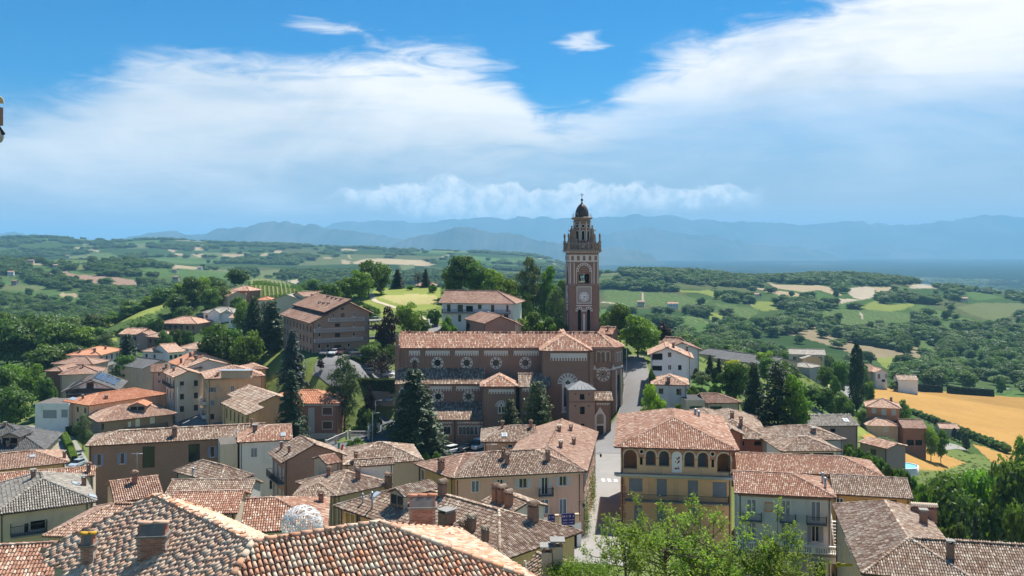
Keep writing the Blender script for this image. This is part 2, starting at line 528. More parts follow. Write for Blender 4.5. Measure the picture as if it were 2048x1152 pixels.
# ground heights: for directions (photo column) a list of (distance, height below the eye)
FAR_L = [(2100, -45), (2800, -22)]
PLAIN = [(9000, -165), (60000, -172)]
GT = {
 -250: [(8,-12),(50,-24),(90,-36),(130,-44),(170,-47),(230,-48),(300,-47),(400,-52),(520,-64),(700,-74),(900,-66),(1100,-56),(1400,-38),(1700,-22),(2100,-45),(2800,-20),(3600,42),(4300,38),(6000,-60)],
 0: [(8,-12),(50,-24),(90,-36),(130,-44),(170,-47),(230,-48),(300,-46),(360,-47),(450,-56),(650,-72),(900,-66),(1100,-55),(1400,-38),(1700,-24),(2100,-45),(2800,-22),(3600,38),(4200,36),(6000,-60)],
 100: [(8,-12),(50,-24),(90,-36),(130,-44),(170,-46.5),(230,-47),(300,-43),(350,-42),(450,-55),(620,-72),(860,-67),(1100,-53),(1400,-34),(1650,-20),(2100,-42),(2800,-20),(3600,46),(4200,40),(6000,-60)],
 200: [(8,-12),(50,-24),(90,-36),(130,-43),(170,-46),(230,-46.5),(285,-42),(330,-37),(365,-32.5),(450,-46),(600,-70),(850,-68),(1100,-51),(1400,-32),(1600,-16),(2100,-42),(2800,-18),(3600,28),(4200,25),(6000,-60)],
 300: [(8,-12),(50,-24),(90,-36),(130,-42),(170,-45.5),(230,-45),(285,-41),(330,-36),(362,-31),(392,-23.5),(500,-42),(700,-68),(1000,-51),(1300,-40),(1500,-26),(2000,-40),(2700,-24),(3600,38),(4200,30),(6000,-80)],
 355: [(8,-12),(50,-24),(90,-36),(130,-42),(170,-45),(230,-45),(285,-41),(330,-37),(366,-35),(385,-31),(402,-23),(425,-20),(530,-42),(750,-67),(1050,-50),(1400,-40),(1800,-42),(2750,-26),(3650,33),(4200,28),(6000,-85)],
 400: [(8,-12),(50,-24),(90,-36),(130,-42),(170,-44),(225,-44),(260,-41),(300,-37),(345,-34.5),(378,-32),(402,-24),(430,-19),(550,-42),(800,-66),(1100,-48),(1500,-40),(2000,-44),(2800,-28),(3700,28),(4300,22),(6000,-90)],
 500: [(8,-12),(50,-24),(90,-35),(130,-42),(170,-43.5),(215,-43.5),(245,-40),(270,-36),(300,-32),(350,-30),(405,-24),(440,-16.5),(480,-17),(600,-42),(900,-66),(1300,-52),(1800,-48),(2600,-26),(3700,18),(4300,10),(6000,-100)],
 600: [(8,-12),(50,-24),(90,-35),(130,-42),(170,-43.5),(212,-43.5),(217,-40),(228,-29),(232,-27.7),(260,-27.3),(300,-26.5),(350,-25),(420,-20),(460,-19.5),(600,-46),(1000,-64),(1500,-57),(2200,-44),(3000,-16),(3800,10),(4400,5),(6000,-110)],
 700: [(8,-12),(50,-24),(90,-35),(130,-42),(170,-43.5),(212,-43.5),(216,-38),(225,-30),(231,-27.8),(246,-27.4),(270,-26),(300,-21),(330,-17.5),(360,-15.7),(420,-18),(600,-46),(1000,-64),(1500,-57),(2200,-44),(3000,-20),(3800,-2),(4400,-6),(6000,-120)],
 770: [(8,-12),(50,-24),(90,-35),(130,-42),(170,-43.8),(222,-43.5),(226,-43),(227.5,-36),(238,-32.5),(252,-29),(280,-26),(300,-22),(330,-17.5),(360,-15.5),(420,-18),(600,-46),(1000,-64),(1500,-57),(2200,-46),(3000,-24),(3800,-6),(4400,-10),(6000,-125)],
 830: [(8,-12),(50,-24),(90,-35),(130,-42),(170,-43.8),(222,-43.5),(235,-38),(255,-27),(290,-22),(330,-17.5),(360,-15.3),(420,-18),(600,-46),(1000,-64),(1500,-58),(2200,-48),(3000,-26),(3900,-8),(4500,-14),(6000,-130)],
 920: [(8,-12),(50,-24),(90,-34),(130,-41),(170,-43.5),(222,-43.5),(240,-33),(258,-24.5),(290,-22),(330,-17),(360,-15.5),(420,-20),(600,-48),(1000,-65),(1500,-58),(2200,-52),(3000,-34),(3900,-12),(4500,-18),(6000,-135)],
 1000: [(8,-12),(50,-24),(90,-34),(125,-39),(170,-43.5),(222,-43),(240,-31),(270,-25),(300,-22),(340,-20.5),(400,-32),(600,-56),(1000,-66),(1600,-60),(2500,-58),(3500,-36),(4500,-30),(5500,-80)],
 1100: [(8,-12),(50,-24),(90,-34),(120,-38.5),(170,-43),(222,-42.5),(240,-31),(260,-28),(300,-27),(350,-31),(450,-50),(700,-70),(1100,-66),(1600,-62),(2500,-60),(3700,-42),(4500,-36),(5500,-90)],
 1200: [(8,-12),(50,-24),(90,-34),(120,-38.5),(155,-40.5),(190,-42),(215,-40),(240,-30),(262,-27),(300,-28),(400,-46),(500,-62),(700,-72),(900,-68),(1200,-62),(1450,-50),(1600,-46),(1900,-62),(2500,-100),(4000,-160)],
 1270: [(8,-12),(50,-24),(90,-34),(120,-39),(155,-41),(185,-41.5),(205,-38),(222,-32.5),(236,-29.2),(262,-27),(300,-28),(400,-48),(500,-63),(700,-73),(900,-68),(1200,-60),(1450,-46),(1650,-46),(1900,-62),(2500,-105),(4000,-162)],
 1400: [(8,-12),(50,-24),(90,-36),(120,-42),(140,-42),(165,-38.5),(195,-35.8),(215,-33),(250,-32),(300,-36),(400,-52),(550,-70),(700,-78),(900,-71),(1200,-57),(1500,-47),(1750,-50),(2100,-75),(2600,-115),(4000,-163)],
 1500: [(8,-12),(50,-24),(90,-36),(115,-42.5),(150,-42.5),(175,-40),(200,-37.5),(230,-37),(280,-40),(330,-44),(400,-55),(550,-74),(700,-82),(900,-76),(1200,-62),(1600,-58),(1900,-66),(2300,-90),(2800,-125),(4000,-164)],
 1600: [(8,-12),(50,-24),(90,-36),(115,-42.5),(150,-42.5),(170,-41.5),(200,-40),(250,-40),(300,-42),(345,-45),(420,-57),(550,-76),(700,-84),(900,-77),(1200,-60),(1600,-52),(1900,-62),(2300,-90),(2800,-128),(4000,-165)],
 1700: [(8,-12),(50,-25),(90,-38),(120,-43.5),(160,-43.5),(190,-44),(220,-45),(260,-51),(300,-53.5),(350,-58),(420,-65),(550,-80),(700,-88),(900,-80),(1200,-62),(1600,-48),(1850,-58),(2300,-95),(2800,-130),(4000,-166)],
 1800: [(8,-12),(50,-26),(90,-40),(120,-45),(170,-46),(192,-47.3),(220,-52),(250,-57),(280,-61),(330,-62.5),(380,-64.5),(430,-67),(550,-83),(700,-90),(900,-82),(1200,-64),(1600,-56),(1850,-66),(2300,-100),(2800,-138),(4000,-168)],
 1900: [(8,-12),(50,-28),(90,-44),(120,-49),(170,-54),(200,-58),(250,-63),(300,-66),(350,-67.5),(440,-70.5),(550,-85),(750,-92),(950,-83),(1200,-71),(1500,-70),(1900,-86),(2300,-110),(2800,-145),(4000,-168)],
 2048: [(8,-12),(50,-30),(90,-47),(120,-52),(170,-59),(200,-62),(250,-66),(300,-70),(360,-72),(440,-73.5),(560,-88),(750,-95),(950,-89),(1250,-82),(1500,-84),(2000,-104),(3000,-150),(4000,-168)],
 2300: [(8,-12),(50,-30),(90,-48),(120,-54),(170,-61),(200,-64),(250,-68),(300,-72),(360,-74),(440,-76),(560,-90),(750,-97),(950,-92),(1250,-86),(1500,-90),(2000,-110),(3000,-152),(4000,-168)],
}
for k in GT: GT[k] = GT[k] + PLAIN
G_AZ = np.linspace(R(-36), R(36), 289)
G_LR = np.linspace(math.log(8), math.log(60000),700)


def _table():
 ks = sorted(GT)
 ka = np.array([math.atan((k - CX) / F) for k in ks])
 rows = []
 for k in ks:
  c = math.sqrt(1 + ((k - CX) / F) ** 2)
  rr = np.log(np.array([d * c for d, z in GT[k]])); zz = np.array([z for d, z in GT[k]])
  rows.append(np.interp(G_LR, rr, zz))
 rows = np.array(rows)
 T = np.empty((len(G_AZ), len(G_LR)))
 for j in range(len(G_LR)): T[:, j] = np.interp(G_AZ, ka, rows[:, j])
 # soften: across directions everywhere, along the distance only beyond the town
 def sm(A, n, ax):
  kern = np.hanning(n + 2)[1:-1]; kern /= kern.sum()
  P = np.apply_along_axis(lambda v: np.convolve(np.pad(v, n // 2, mode='edge'), kern,'valid'), ax, A)
  return P
 S1 = sm(T, 9, 0)
 S2 = sm(sm(T, 21, 0), 21, 1)
 w = np.clip((np.exp(G_LR) - 330) / 250,0,1)[None, :]
 return S1 * (1 - w) + S2 * w


G_T = _table()


def ground(x, y):
 """ground height at world x, y (arrays or floats)"""
 x = np.asarray(x, float); y = np.asarray(y, float)
 a = np.clip(np.arctan2(x, y), G_AZ[0], G_AZ[-1])
 r = np.clip(np.hypot(x, y), 8.0, 59000)
 fa = (a - G_AZ[0]) / (G_AZ[1] - G_AZ[0]); fr = (np.log(r) - G_LR[0]) / (G_LR[1] - G_LR[0])
 ia = np.clip(fa.astype(int),0, len(G_AZ) - 2); ir = np.clip(fr.astype(int),0, len(G_LR) - 2)
 ta = fa - ia; tr = fr - ir
 z = (G_T[ia, ir] * (1 - ta) + G_T[ia + 1, ir] * ta) * (1 - tr) + (G_T[ia, ir + 1] * (1 - ta) + G_T[ia + 1, ir + 1] * ta) * tr
 far = np.clip((r - 480) / 500, 0, 1)
 flat = np.clip((9000 - r) / 4000, 0, 1)
 z = z + far * flat * ((fbm(x / 330, y / 330,4,3) - 0.5) * 16 + (fbm(x / 1500, y / 1500,3,8) - 0.5) * 26 * np.clip((r - 1500) / 1500,0,1))
 return z


def gz(x, y): return float(ground(x, y))


TAN = (0.36,0.29,0.185); PALE = (0.40,0.345,0.26); WHEAT = (0.36,0.21,0.07); SOIL = (0.30,0.205,0.15)
GR_A = (0.085,0.145,0.048); GR_B = (0.055,0.098,0.036); GR_Y = (0.20,0.235,0.065); VINE = (0.07,0.125,0.04); OLIVE = (0.135,0.16,0.072)
DRY = (0.34, 0.31, 0.14)
FIELDS = [
 ('Z1', SOIL,[(380,455),(520,440),(640,470),(850,480),(1190,535),(1080,552),(820,548),(700,540),(560,490)]),
 ('Z1', GR_A,[(140,410),(230,375),(420,420),(480,445),(330,450)]),('Z1', GR_A,[(545,435),(700,465),(640,475),(540,455)]),
 ('Z1', GR_A,[(0,490),(120,500),(330,550),(510,555),(360,585),(720,640),(660,695),(400,660),(0,600)]),
 ('Z1', OLIVE,[(0,540),(330,560),(340,590),(280,600),(0,585)]),
 ('Z1', TAN,[(480,615),(700,625),(690,655),(470,640)]),('Z1', TAN,[(660,605),(690,600),(650,635),(640,632)]),
 ('Z1', TAN,[(200,375),(340,385),(330,398),(180,385)]),
 ('Z1', OLIVE,[(520,330),(740,305),(700,340),(560,345)]),('Z1', VINE,[(730,300),(860,300),(1020,345),(880,370),(720,350)]),
 ('Z1', VINE,[(330,360),(690,345),(690,375),(420,395),(320,385)]),('Z1', OLIVE,[(560,390),(760,385),(760,425),(620,430)]),
 ('Z1', OLIVE,[(990,220),(1170,230),(1160,265),(990,270)]),('Z1', TAN,[(1320,385),(1590,415),(1530,428),(1350,412)]),
 ('Z1', TAN,[(1500,303),(1580,303),(1640,327),(1560,332)]),('Z1', TAN,[(1380,303),(1440,303),(1440,318),(1380,318)]),
 ('Z1', TAN,[(1740,308),(1950,308),(1870,337),(1760,327)]),('Z1', TAN,[(1550,233),(1670,238),(1660,252),(1550,247)]),
 ('Z1', TAN,[(1520,255),(1600,255),(1600,277),(1520,277)]),('Z1', TAN,[(1320,270),(1390,272),(1380,292),(1320,288)]),
 ('Z1', OLIVE,[(1910,240),(1990,220),(1985,247),(1920,252)]),('Z1', TAN,[(560,252),(635,255),(635,267),(560,264)]),('Z1', TAN,[(700,272),(780,278),(775,290),(700,284)]),
 ('Z1', GR_A,[(1080,420),(1330,425),(1330,470),(1130,440)]),('Z1', GR_A,[(1380,430),(2000,480),(2000,520),(1650,500),(1400,470)]),
 ('Z1', OLIVE,[(600,175),(760,185),(740,200),(600,195)]),('Z1', OLIVE,[(640,225),(760,230),(750,250),(650,245)]),
 ('Z2', OLIVE,[(20,440),(270,425),(250,480),(80,490)]),('Z2', PALE,[(290,520),(465,490),(465,510),(360,545)]),
 ('Z2', GR_Y,[(500,435),(740,440),(720,465),(560,460)]),('Z2', TAN,[(720,355),(800,365),(780,390),(720,385)]),
 ('Z2', TAN,[(40,315),(130,298),(190,315),(60,324)]),('Z2', TAN,[(170,278),(255,282),(250,302),(200,298)]),('Z2', TAN,[(700,266),(850,272),(840,284),(720,282)]),
 ('Z2', OLIVE,[(1170,395),(1300,390),(1290,420),(1200,435)]),('Z2', TAN,[(1370,380),(1480,385),(1400,407)]),('Z2', TAN,[(1500,330),(1560,310),(1560,325),(1520,345)]),
 ('Z2', GR_A,[(1080,440),(1230,450),(1240,480),(1100,490)]),('Z2', TAN,[(570,335),(640,330),(640,345),(580,348)]),('Z2', TAN,[(770,318),(785,316),(800,345),(790,346)]),
 ('Z3', VINE,[(820,590),(1110,595),(1110,690),(1010,740),(830,690)]),('Z3', VINE,[(1140,605),(1370,620),(1660,680),(1400,740),(1120,705)]),
 ('Z3', PALE,[(1116,605),(1134,605),(1124,705),(1108,705)]),('Z3', GR_Y,[(1420,590),(1540,600),(1640,590),(1780,645),(1720,660),(1560,610),(1420,610)]),
 ('Z3', GR_A,[(1310,800),(1700,880),(1720,910),(1600,940),(1350,860)]),('Z3', VINE,[(1350,795),(1560,800),(1690,865),(1500,860)]),
 ('Z3', GR_Y,[(1640,770),(1760,780),(1750,870),(1660,840)]),('Z3', TAN,[(1980,700),(2048,690),(2048,735),(1990,730)]),
 ('Z3', VINE,[(1660,690),(2000,730),(2048,760),(1960,820),(1800,760)]),('Z3', PALE,[(800,680),(900,690),(900,698),(800,690)]),
 ('Z3', GR_B,[(1000,740),(1400,740),(1300,790),(1100,770)]),('Z3', TAN,[(300,330),(385,325),(380,350),(300,345)]),('Z3', OLIVE,[(780,450),(950,440),(940,470),(800,480)]),
 ('Z4', TAN,[(130,500),(200,520),(410,525),(520,525),(600,540),(690,600),(640,600),(520,560),(400,575),(190,545)]),
 ('Z4', TAN,[(20,540),(100,545),(390,590),(420,610),(260,612)]),('Z4', PALE,[(730,550),(860,535),(940,545),(930,590),(970,605),(830,635),(770,620),(730,580)]),
 ('Z4', TAN,[(930,540),(1070,540),(1020,580),(945,580)]),('Z4', PALE,[(550,640),(680,625),(830,635),(700,660),(590,655)]),
 ('Z4', GR_A,[(1080,560),(1180,530),(1200,540),(1060,580)]),('Z4', PALE,[(1200,525),(1320,515),(1450,520),(1440,550),(1190,550)]),
 ('Z4', GR_B,[(1190,560),(1440,555),(1440,605),(1200,595)]),('Z4', GR_Y,[(800,690),(930,640),(1000,665),(1240,665),(1150,710),(1000,725)]),
 ('Z4', OLIVE,[(1550,690),(1700,655),(2048,660),(2048,740),(1800,790),(1650,740)]),('Z4', GR_A,[(1590,590),(1640,570),(1780,590),(1900,620),(1700,640)]),
 ('Z4', TAN,[(1050,730),(1180,740),(1280,765),(1230,780)]),('Z4', GR_Y,[(20,645),(180,645),(230,700),(100,720),(20,690)]),
 ('Z4', GR_A,[(0,795),(240,790),(230,830),(0,850)]),('Z4', GR_A,[(1310,800),(1400,795),(1560,835),(1650,870),(1400,850)]),
 ('Z4', VINE,[(480,720),(800,700),(1200,740),(1200,800),(700,820),(520,770)]),('Z4', VINE,[(1170,690),(1280,670),(1480,740),(1700,790),(1400,770)]),
 ('Z4', VINE,[(1150,905),(1320,940),(1400,980),(1440,1010),(1400,1045),(1180,960)]),('Z4', TAN,[(1185,990),(1280,1020),(1190,1022)]),
 ('Z4', GR_A,[(1360,1050),(1740,1045),(1740,1084),(1400,1084)]),('Z4', GR_B,[(250,700),(420,700),(430,740),(300,750)]),
 ('Z4', PALE,[(815,730),(830,728),(842,778),(830,780)]),('Z4', TAN,[(1750,815),(1850,815),(1840,835),(1760,832)]),
 ('Y1', GR_Y,[(450,320),(620,300),(880,330),(620,350),(600,440),(540,400)]),('Y1', GR_A,[(930,290),(1340,290),(1340,330),(1060,320)]),
 ('Y1', GR_A,[(1360,340),(1590,430),(1300,400),(1100,350)]),
 ('Y1', WHEAT,[(425,553),(1060,590),(1679,640),(1900,640),(1900,1150),(1679,1130),(1540,1090),(1150,880),(1050,830),(760,740),(720,700),(425,660)]),
 ('Y1', WHEAT,[(340,950),(430,930),(690,990),(880,1050),(1020,1100),(1200,1180),(1000,1240),(700,1230),(560,1150)]),
 ('Y1', WHEAT,[(1250,1015),(1540,1100),(1679,1140),(1800,1200),(1430,1180)]),
 ('Y1', GR_Y,[(300,870),(430,920),(340,955),(300,960)]),
 ('Z2',(0.20,0.205,0.09),[(-10,505),(120,498),(260,515),(390,575),(330,610),(120,640),(-10,640)]),
 ('Z2', GR_Y,[(780,700),(960,610),(1000,575),(1500,570),(1500,720),(1330,770),(1180,745),(1050,800),(900,720)]),('Z2', DRY,[(1010,640),(1300,620),(1480,640),(1470,700),(1200,710)]),
 ('Z1', GR_Y,[(715,900),(860,820),(1290,672),(1330,690),(1240,760),(1000,830),(740,915)]),('Z1', GR_Y,[(820,945),(930,925),(930,1000),(830,1000)]),
 ('Z6', GR_Y,[(690,190),(880,230),(900,330),(1100,330),(1330,440),(1330,580),(1080,580),(800,500),(720,320)]),
 ('Z8', GR_A,[(1600,640),(1720,630),(1900,690),(1930,730),(1720,730)]),('Z8', DRY,[(1690,450),(1830,480),(1910,520),(1880,580),(1740,500)]),
 ('Z8', GR_A,[(1790,330),(1880,350),(1870,410),(1790,390)]),('Z8', GR_A,[(380,430),(1100,400),(1150,560),(900,590),(700,520)]),
]


def inpoly(px, py, poly):
 c = np.zeros(px.shape, bool)
 n = len(poly)
 for i in range(n):
  x0, y0 = poly[i]; x1, y1 = poly[(i + 1) % n]
  if y0 == y1: continue
  c ^= ((y0 > py) != (y1 > py)) & (px < (x1 - x0) * (py - y0) / (y1 - y0) + x0)
 return c


def cells(x, y, r):
 """warped grid of small fields: cell numbers and place within the cell"""
 cs = np.where(r > 5000,420.0, np.where(r > 1900,190.0,120.0))
 wx = x + (fbm(x / 300, y / 300,2,41) - 0.5) * 260; wy = y + (fbm(x / 300, y / 300,2,43) - 0.5) * 260
 a, b = wx / cs, wy / (cs * 1.7)
 return np.floor(a), np.floor(b), a - np.floor(a), b - np.floor(b)


WOODS = [
 ('Z3',[(780,460),(960,400),(1100,385),(1250,395),(1400,420),(1500,440),(1680,400),(1800,395),(2048,420),(2048,560),(1900,580),(1700,560),(1600,570),(1400,610),(1100,595),(820,585)]),
 ('Z3',[(1190,720),(1330,690),(1430,700),(1600,740),(1660,790),(1640,820),(1500,790),(1220,790)]),
 ('Z3',[(1760,830),(1900,840),(2048,880),(2048,1142),(1500,1100),(1350,900),(1600,950),(1750,900)]),
 ('Z4',[(240,760),(380,730),(560,760),(700,800),(900,780),(1100,860),(1180,960),(1180,1084),(0,1084),(0,850),(230,830)]),
 ('Z4',[(0,390),(200,410),(450,420),(750,410),(930,400),(1200,450),(1350,470),(1400,500),(1000,535),(700,522),(600,532),(200,512),(0,505)]),
 ('Z4',[(1450,500),(1520,480),(1700,510),(1860,560),(1780,592),(1640,572),(1560,606),(1460,606)]),
 ('Z4',[(610,530),(720,520),(730,600),(650,580)]),('Z4',[(930,645),(1000,600),(1200,600),(1420,630),(1380,672),(1240,662),(1000,667)]),
 ('Z4',[(180,600),(400,600),(480,640),(430,720),(250,700),(170,650)]),('Z4',[(1050,820),(1500,870),(1700,880),(2048,860),(2048,1000),(1750,1040),(1450,1030),(1330,940),(1150,900)]),
 ('Z4',[(1960,700),(2048,690),(2048,800),(1970,770)]),('Y1',[(600,340),(900,300),(1100,340),(1110,430),(1300,400),(1500,430),(1900,470),(1900,600),(1060,560),(610,470)]),
 ('Z1',[(-200,620),(250,640),(450,680),(560,700),(700,620),(800,610),(1000,640),(1120,690),(1000,780),(720,900),(560,1000),(-200,1100)]),
 ('Z1',[(100,440),(330,455),(560,500),(800,550),(1280,560),(1270,600),(1100,665),(800,602),(560,592),(250,522)]),('Z1',[(-200,340),(60,350),(110,400),(60,470),(-200,480)]),
 ('Z1',[(700,370),(1000,340),(1380,400),(1300,430),(1080,440),(1080,480),(800,462)]),('Z1',[(560,310),(640,290),(740,290),(640,336)]),
 ('Z1',[(-200,170),(300,160),(600,185),(620,300),(350,335),(-200,310)]),('Z1',[(1680,370),(1900,330),(2048,330),(2048,480),(1980,470),(1760,420)]),
 ('Z2',[(0,330),(260,340),(450,360),(440,420),(270,427),(0,442)]),('Z2',[(390,545),(480,480),(650,460),(750,480),(700,540),(450,575)]),
 ('Z2',[(780,340),(1150,380),(1000,402),(800,402)]),('Z2',[(1270,390),(1390,385),(1390,412),(1270,410)]),('Z2',[(1400,420),(1560,420),(1560,500),(1400,490)]),
]


def landuse(x, y, z):
 """colour (n,3), field flag, vine flag for ground points"""
 r = np.hypot(x, y)
 front = y > 1
 yy = np.where(front, y, 1)
 px = np.where(front, CX + F * x / yy,-9e5); py = np.where(front, HY - F * z / yy,0)
 px = px + (fbm(x / (0.02 * r + 3), y / (0.02 * r + 3),2,21) - 0.5) * 4
 py = py + (fbm(x / (0.03 * r + 3), y / (0.03 * r + 3),2,31) - 0.5) * 1.6
 col = np.empty(x.shape + (3,)); col[:] = (0.062,0.098,0.034)
 n = fbm(x / 60, y / 60, 3, 5)
 col *= (0.75 + 0.6 * n)[..., None]
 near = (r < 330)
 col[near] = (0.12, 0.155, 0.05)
 field = np.zeros(x.shape, bool); vine = np.zeros(x.shape)
 # patchwork of small fields between the woods
 far = r > 470
 ix, iy, fx, fy = cells(x, y, r)
 h = hash2(ix, iy, 77); h2 = hash2(ix, iy, 78)
 pal = np.array([GR_B, GR_A, OLIVE, GR_B, VINE, GR_A, TAN, OLIVE, GR_B, VINE])
 isf = far & (h < np.where(r > 5000,0.5,0.75))
 col[isf] = pal[np.clip((h2[isf] * 10).astype(int),0,9)] * (0.55 + 0.6 * hash2(ix, iy,79)[isf])[:, None]
 vine[isf & (h2 > 0.5) & (r < 2500)] = 0.6
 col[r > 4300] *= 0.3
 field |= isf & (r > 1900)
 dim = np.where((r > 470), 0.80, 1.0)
 for k, c, poly in FIELDS:
  pp = [q(k, *p) for p in poly]
  xs = [p[0] for p in pp]; ys = [p[1] for p in pp]
  box = (px > min(xs)) & (px < max(xs)) & (py > min(ys)) & (py < max(ys)) & (r > 150) & (r < 6500)
  idx = np.nonzero(box)
  if len(idx[0]) == 0: continue
  ins = inpoly(px[idx], py[idx], pp)
  sel = tuple(i[ins] for i in idx)
  col[sel] = c; field[sel] = True
  vine[sel] = 1.0 if c == VINE else (0.35 if c is WHEAT else 0.0)
 return col * dim[..., None], field, vine


def make_terrain():
 azf = np.arctan((np.arange(-160,2210,3.3) - CX) / F)
 a0, a1 = azf[0], azf[-1]
 left = np.linspace(-math.pi, a0,40)[:-1]; right = np.linspace(a1, math.pi,40)[1:]
 az_ = np.concatenate([left, azf, right])
 rr = [8.0]
 while rr[-1] < 42000:
  r = rr[-1]
  rr.append(r * (1.03 if r < 120 else 1.0125 if r < 300 else 1.0098 if r < 2500 else 1.014 if r < 6000 else 1.03))
 rr = np.array(rr)
 A, Rr = np.meshgrid(az_, rr, indexing='ij')
 X = Rr * np.sin(A); Y = Rr * np.cos(A)
 Z = ground(X, Y)
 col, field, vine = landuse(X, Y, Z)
 na, nr = X.shape
 V = np.stack([X, Y, Z], -1).reshape(-1, 3)
 i = np.arange(na - 1)[:, None] * nr + np.arange(nr - 1)[None, :]
 Q = np.stack([i, i + 1, i + nr + 1, i + nr],-1).reshape(-1,4)[:, ::-1]
 C = np.concatenate([col, vine[..., None]],-1).reshape(-1,4)
 me = npmesh('terrain', V, Q, smooth=True, col=C)
 m, t, b = newmat('terrain')
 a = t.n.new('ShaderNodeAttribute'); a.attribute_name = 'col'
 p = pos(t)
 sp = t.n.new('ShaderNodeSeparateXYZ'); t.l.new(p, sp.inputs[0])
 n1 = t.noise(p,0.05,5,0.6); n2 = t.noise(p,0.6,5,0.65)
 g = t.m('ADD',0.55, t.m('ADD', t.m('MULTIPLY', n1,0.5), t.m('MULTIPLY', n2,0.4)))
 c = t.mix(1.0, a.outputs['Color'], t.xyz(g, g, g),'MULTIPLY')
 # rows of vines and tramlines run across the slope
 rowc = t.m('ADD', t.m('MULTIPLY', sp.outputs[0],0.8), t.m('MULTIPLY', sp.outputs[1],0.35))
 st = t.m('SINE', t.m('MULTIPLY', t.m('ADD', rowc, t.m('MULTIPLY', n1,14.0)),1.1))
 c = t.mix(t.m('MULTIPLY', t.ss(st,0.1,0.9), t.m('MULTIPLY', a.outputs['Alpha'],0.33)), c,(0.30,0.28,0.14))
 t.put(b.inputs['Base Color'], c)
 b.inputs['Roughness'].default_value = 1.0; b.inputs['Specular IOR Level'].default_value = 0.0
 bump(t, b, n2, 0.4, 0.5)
 o = link('ground', me, m)
 tag(o,'rolling ground with fields, meadows and vineyards running to the plain','ground', kind='structure')
 return o


make_terrain()


def mountains():
 m, t, b = newmat('mountain')
 p = pos(t); n1 = t.noise(p, 0.0012, 6, 0.65)
 t.put(b.inputs['Base Color'], t.mix(t.ss(n1,0.35,0.65),(0.035,0.05,0.028),(0.10,0.10,0.075)))
 b.inputs['Roughness'].default_value = 1.0; b.inputs['Specular IOR Level'].default_value = 0.0
 ranges = [
  (11500,1400,[(190,500),(230,478),(300,467),(345,460),(385,470),(410,464),(480,451),(565,440),(620,449),(690,458),(760,470),(830,482),(900,500)],3),
  (9800,1050,[(700,505),(760,492),(830,474),(920,453),(1000,463),(1080,476),(1180,489),(1300,505)],5),
  (16500,1800,[(560,470),(640,452),(700,441),(760,438),(870,442),(950,433),(1050,431),(1150,437),(1250,430),(1330,428),(1400,439),(1500,441),(1600,448),(1700,442),(1800,449),(1900,441),(1960,428),(2048,432),(2200,440),(2400,470)],7),
  (13500,1200,[(1100,500),(1230,462),(1300,455),(1400,468),(1480,480),(1560,492),(1640,500)],9),
  (15000,950,[(1600,503),(1680,492),(1740,487),(1820,496),(1900,503)],11),
  (14000,950,[(-300,462),(-100,463),(30,463),(90,472),(150,490)],13),
 ]
 for D, wd, crest, seed in ranges:
  n, k = 260, 30
  xs = np.linspace(crest[0][0], crest[-1][0], n)
  ys = np.interp(xs,[c[0] for c in crest],[c[1] for c in crest])
  X0 = (xs - CX) / F * D
  ys = ys + (fbm(xs / 26, xs * 0,4, seed) - 0.5) * 12 + (fbm(xs / 9, xs * 0 + 3,3, seed + 2) - 0.5) * 5
  top = -(ys - HY) / F * D
  s = np.linspace(-1, 1, k)
  S, XX = np.meshgrid(s, X0)
  T = np.repeat(top[:, None], k, 1)
  Yw = D + S * wd
  sp = fbm(XX / 560 + 0.3 * S, S * 3 + 5,4, seed) - 0.5
  ridge = np.abs(fbm(XX / 800, Yw / 800,4, seed + 1) - 0.5) * 2
  prof = np.clip(1 - np.abs(S) ** 1.05,0,1)
  H = -180 + (T + 180) * prof * (1 - 0.45 * ridge * (1 - prof)) + sp * 95 * prof * (1 - prof) * 2 + (fbm(XX / 160, Yw / 160,3, seed + 4) - 0.5) * 26 * prof
  V = np.stack([XX, Yw, H],-1).reshape(-1,3)
  i = np.arange(n - 1)[:, None] * k + np.arange(k - 1)[None, :]
  Q = np.stack([i, i + 1, i + k + 1, i + k],-1).reshape(-1,4)[:, ::-1]
  o = link('mountain_range', npmesh('mountain_range', V, Q, smooth=True), m)
  tag(o,'hazy blue mountain range beyond the plain','mountains','mountain ranges on the skyline','structure')


mountains()


def haze():
 mb = MB().box(-43000,-43000,-176,43000,43000,760)
 m = bpy.data.materials.new('haze'); m.use_nodes = True
 t = NT(m.node_tree); t.n.clear()
 v = t.n.new('ShaderNodeVolumePrincipled')
 v.inputs['Color'].default_value = (0.29,0.62,0.94,1)
 v.inputs['Density'].default_value = 0.92e-4
 v.inputs['Anisotropy'].default_value = 0.0
 o = t.n.new('ShaderNodeOutputMaterial'); t.l.new(v.outputs[0], o.inputs['Volume'])
 tag(mb.build('haze', m),'pale blue summer haze over the whole valley','haze', kind='stuff')


haze()
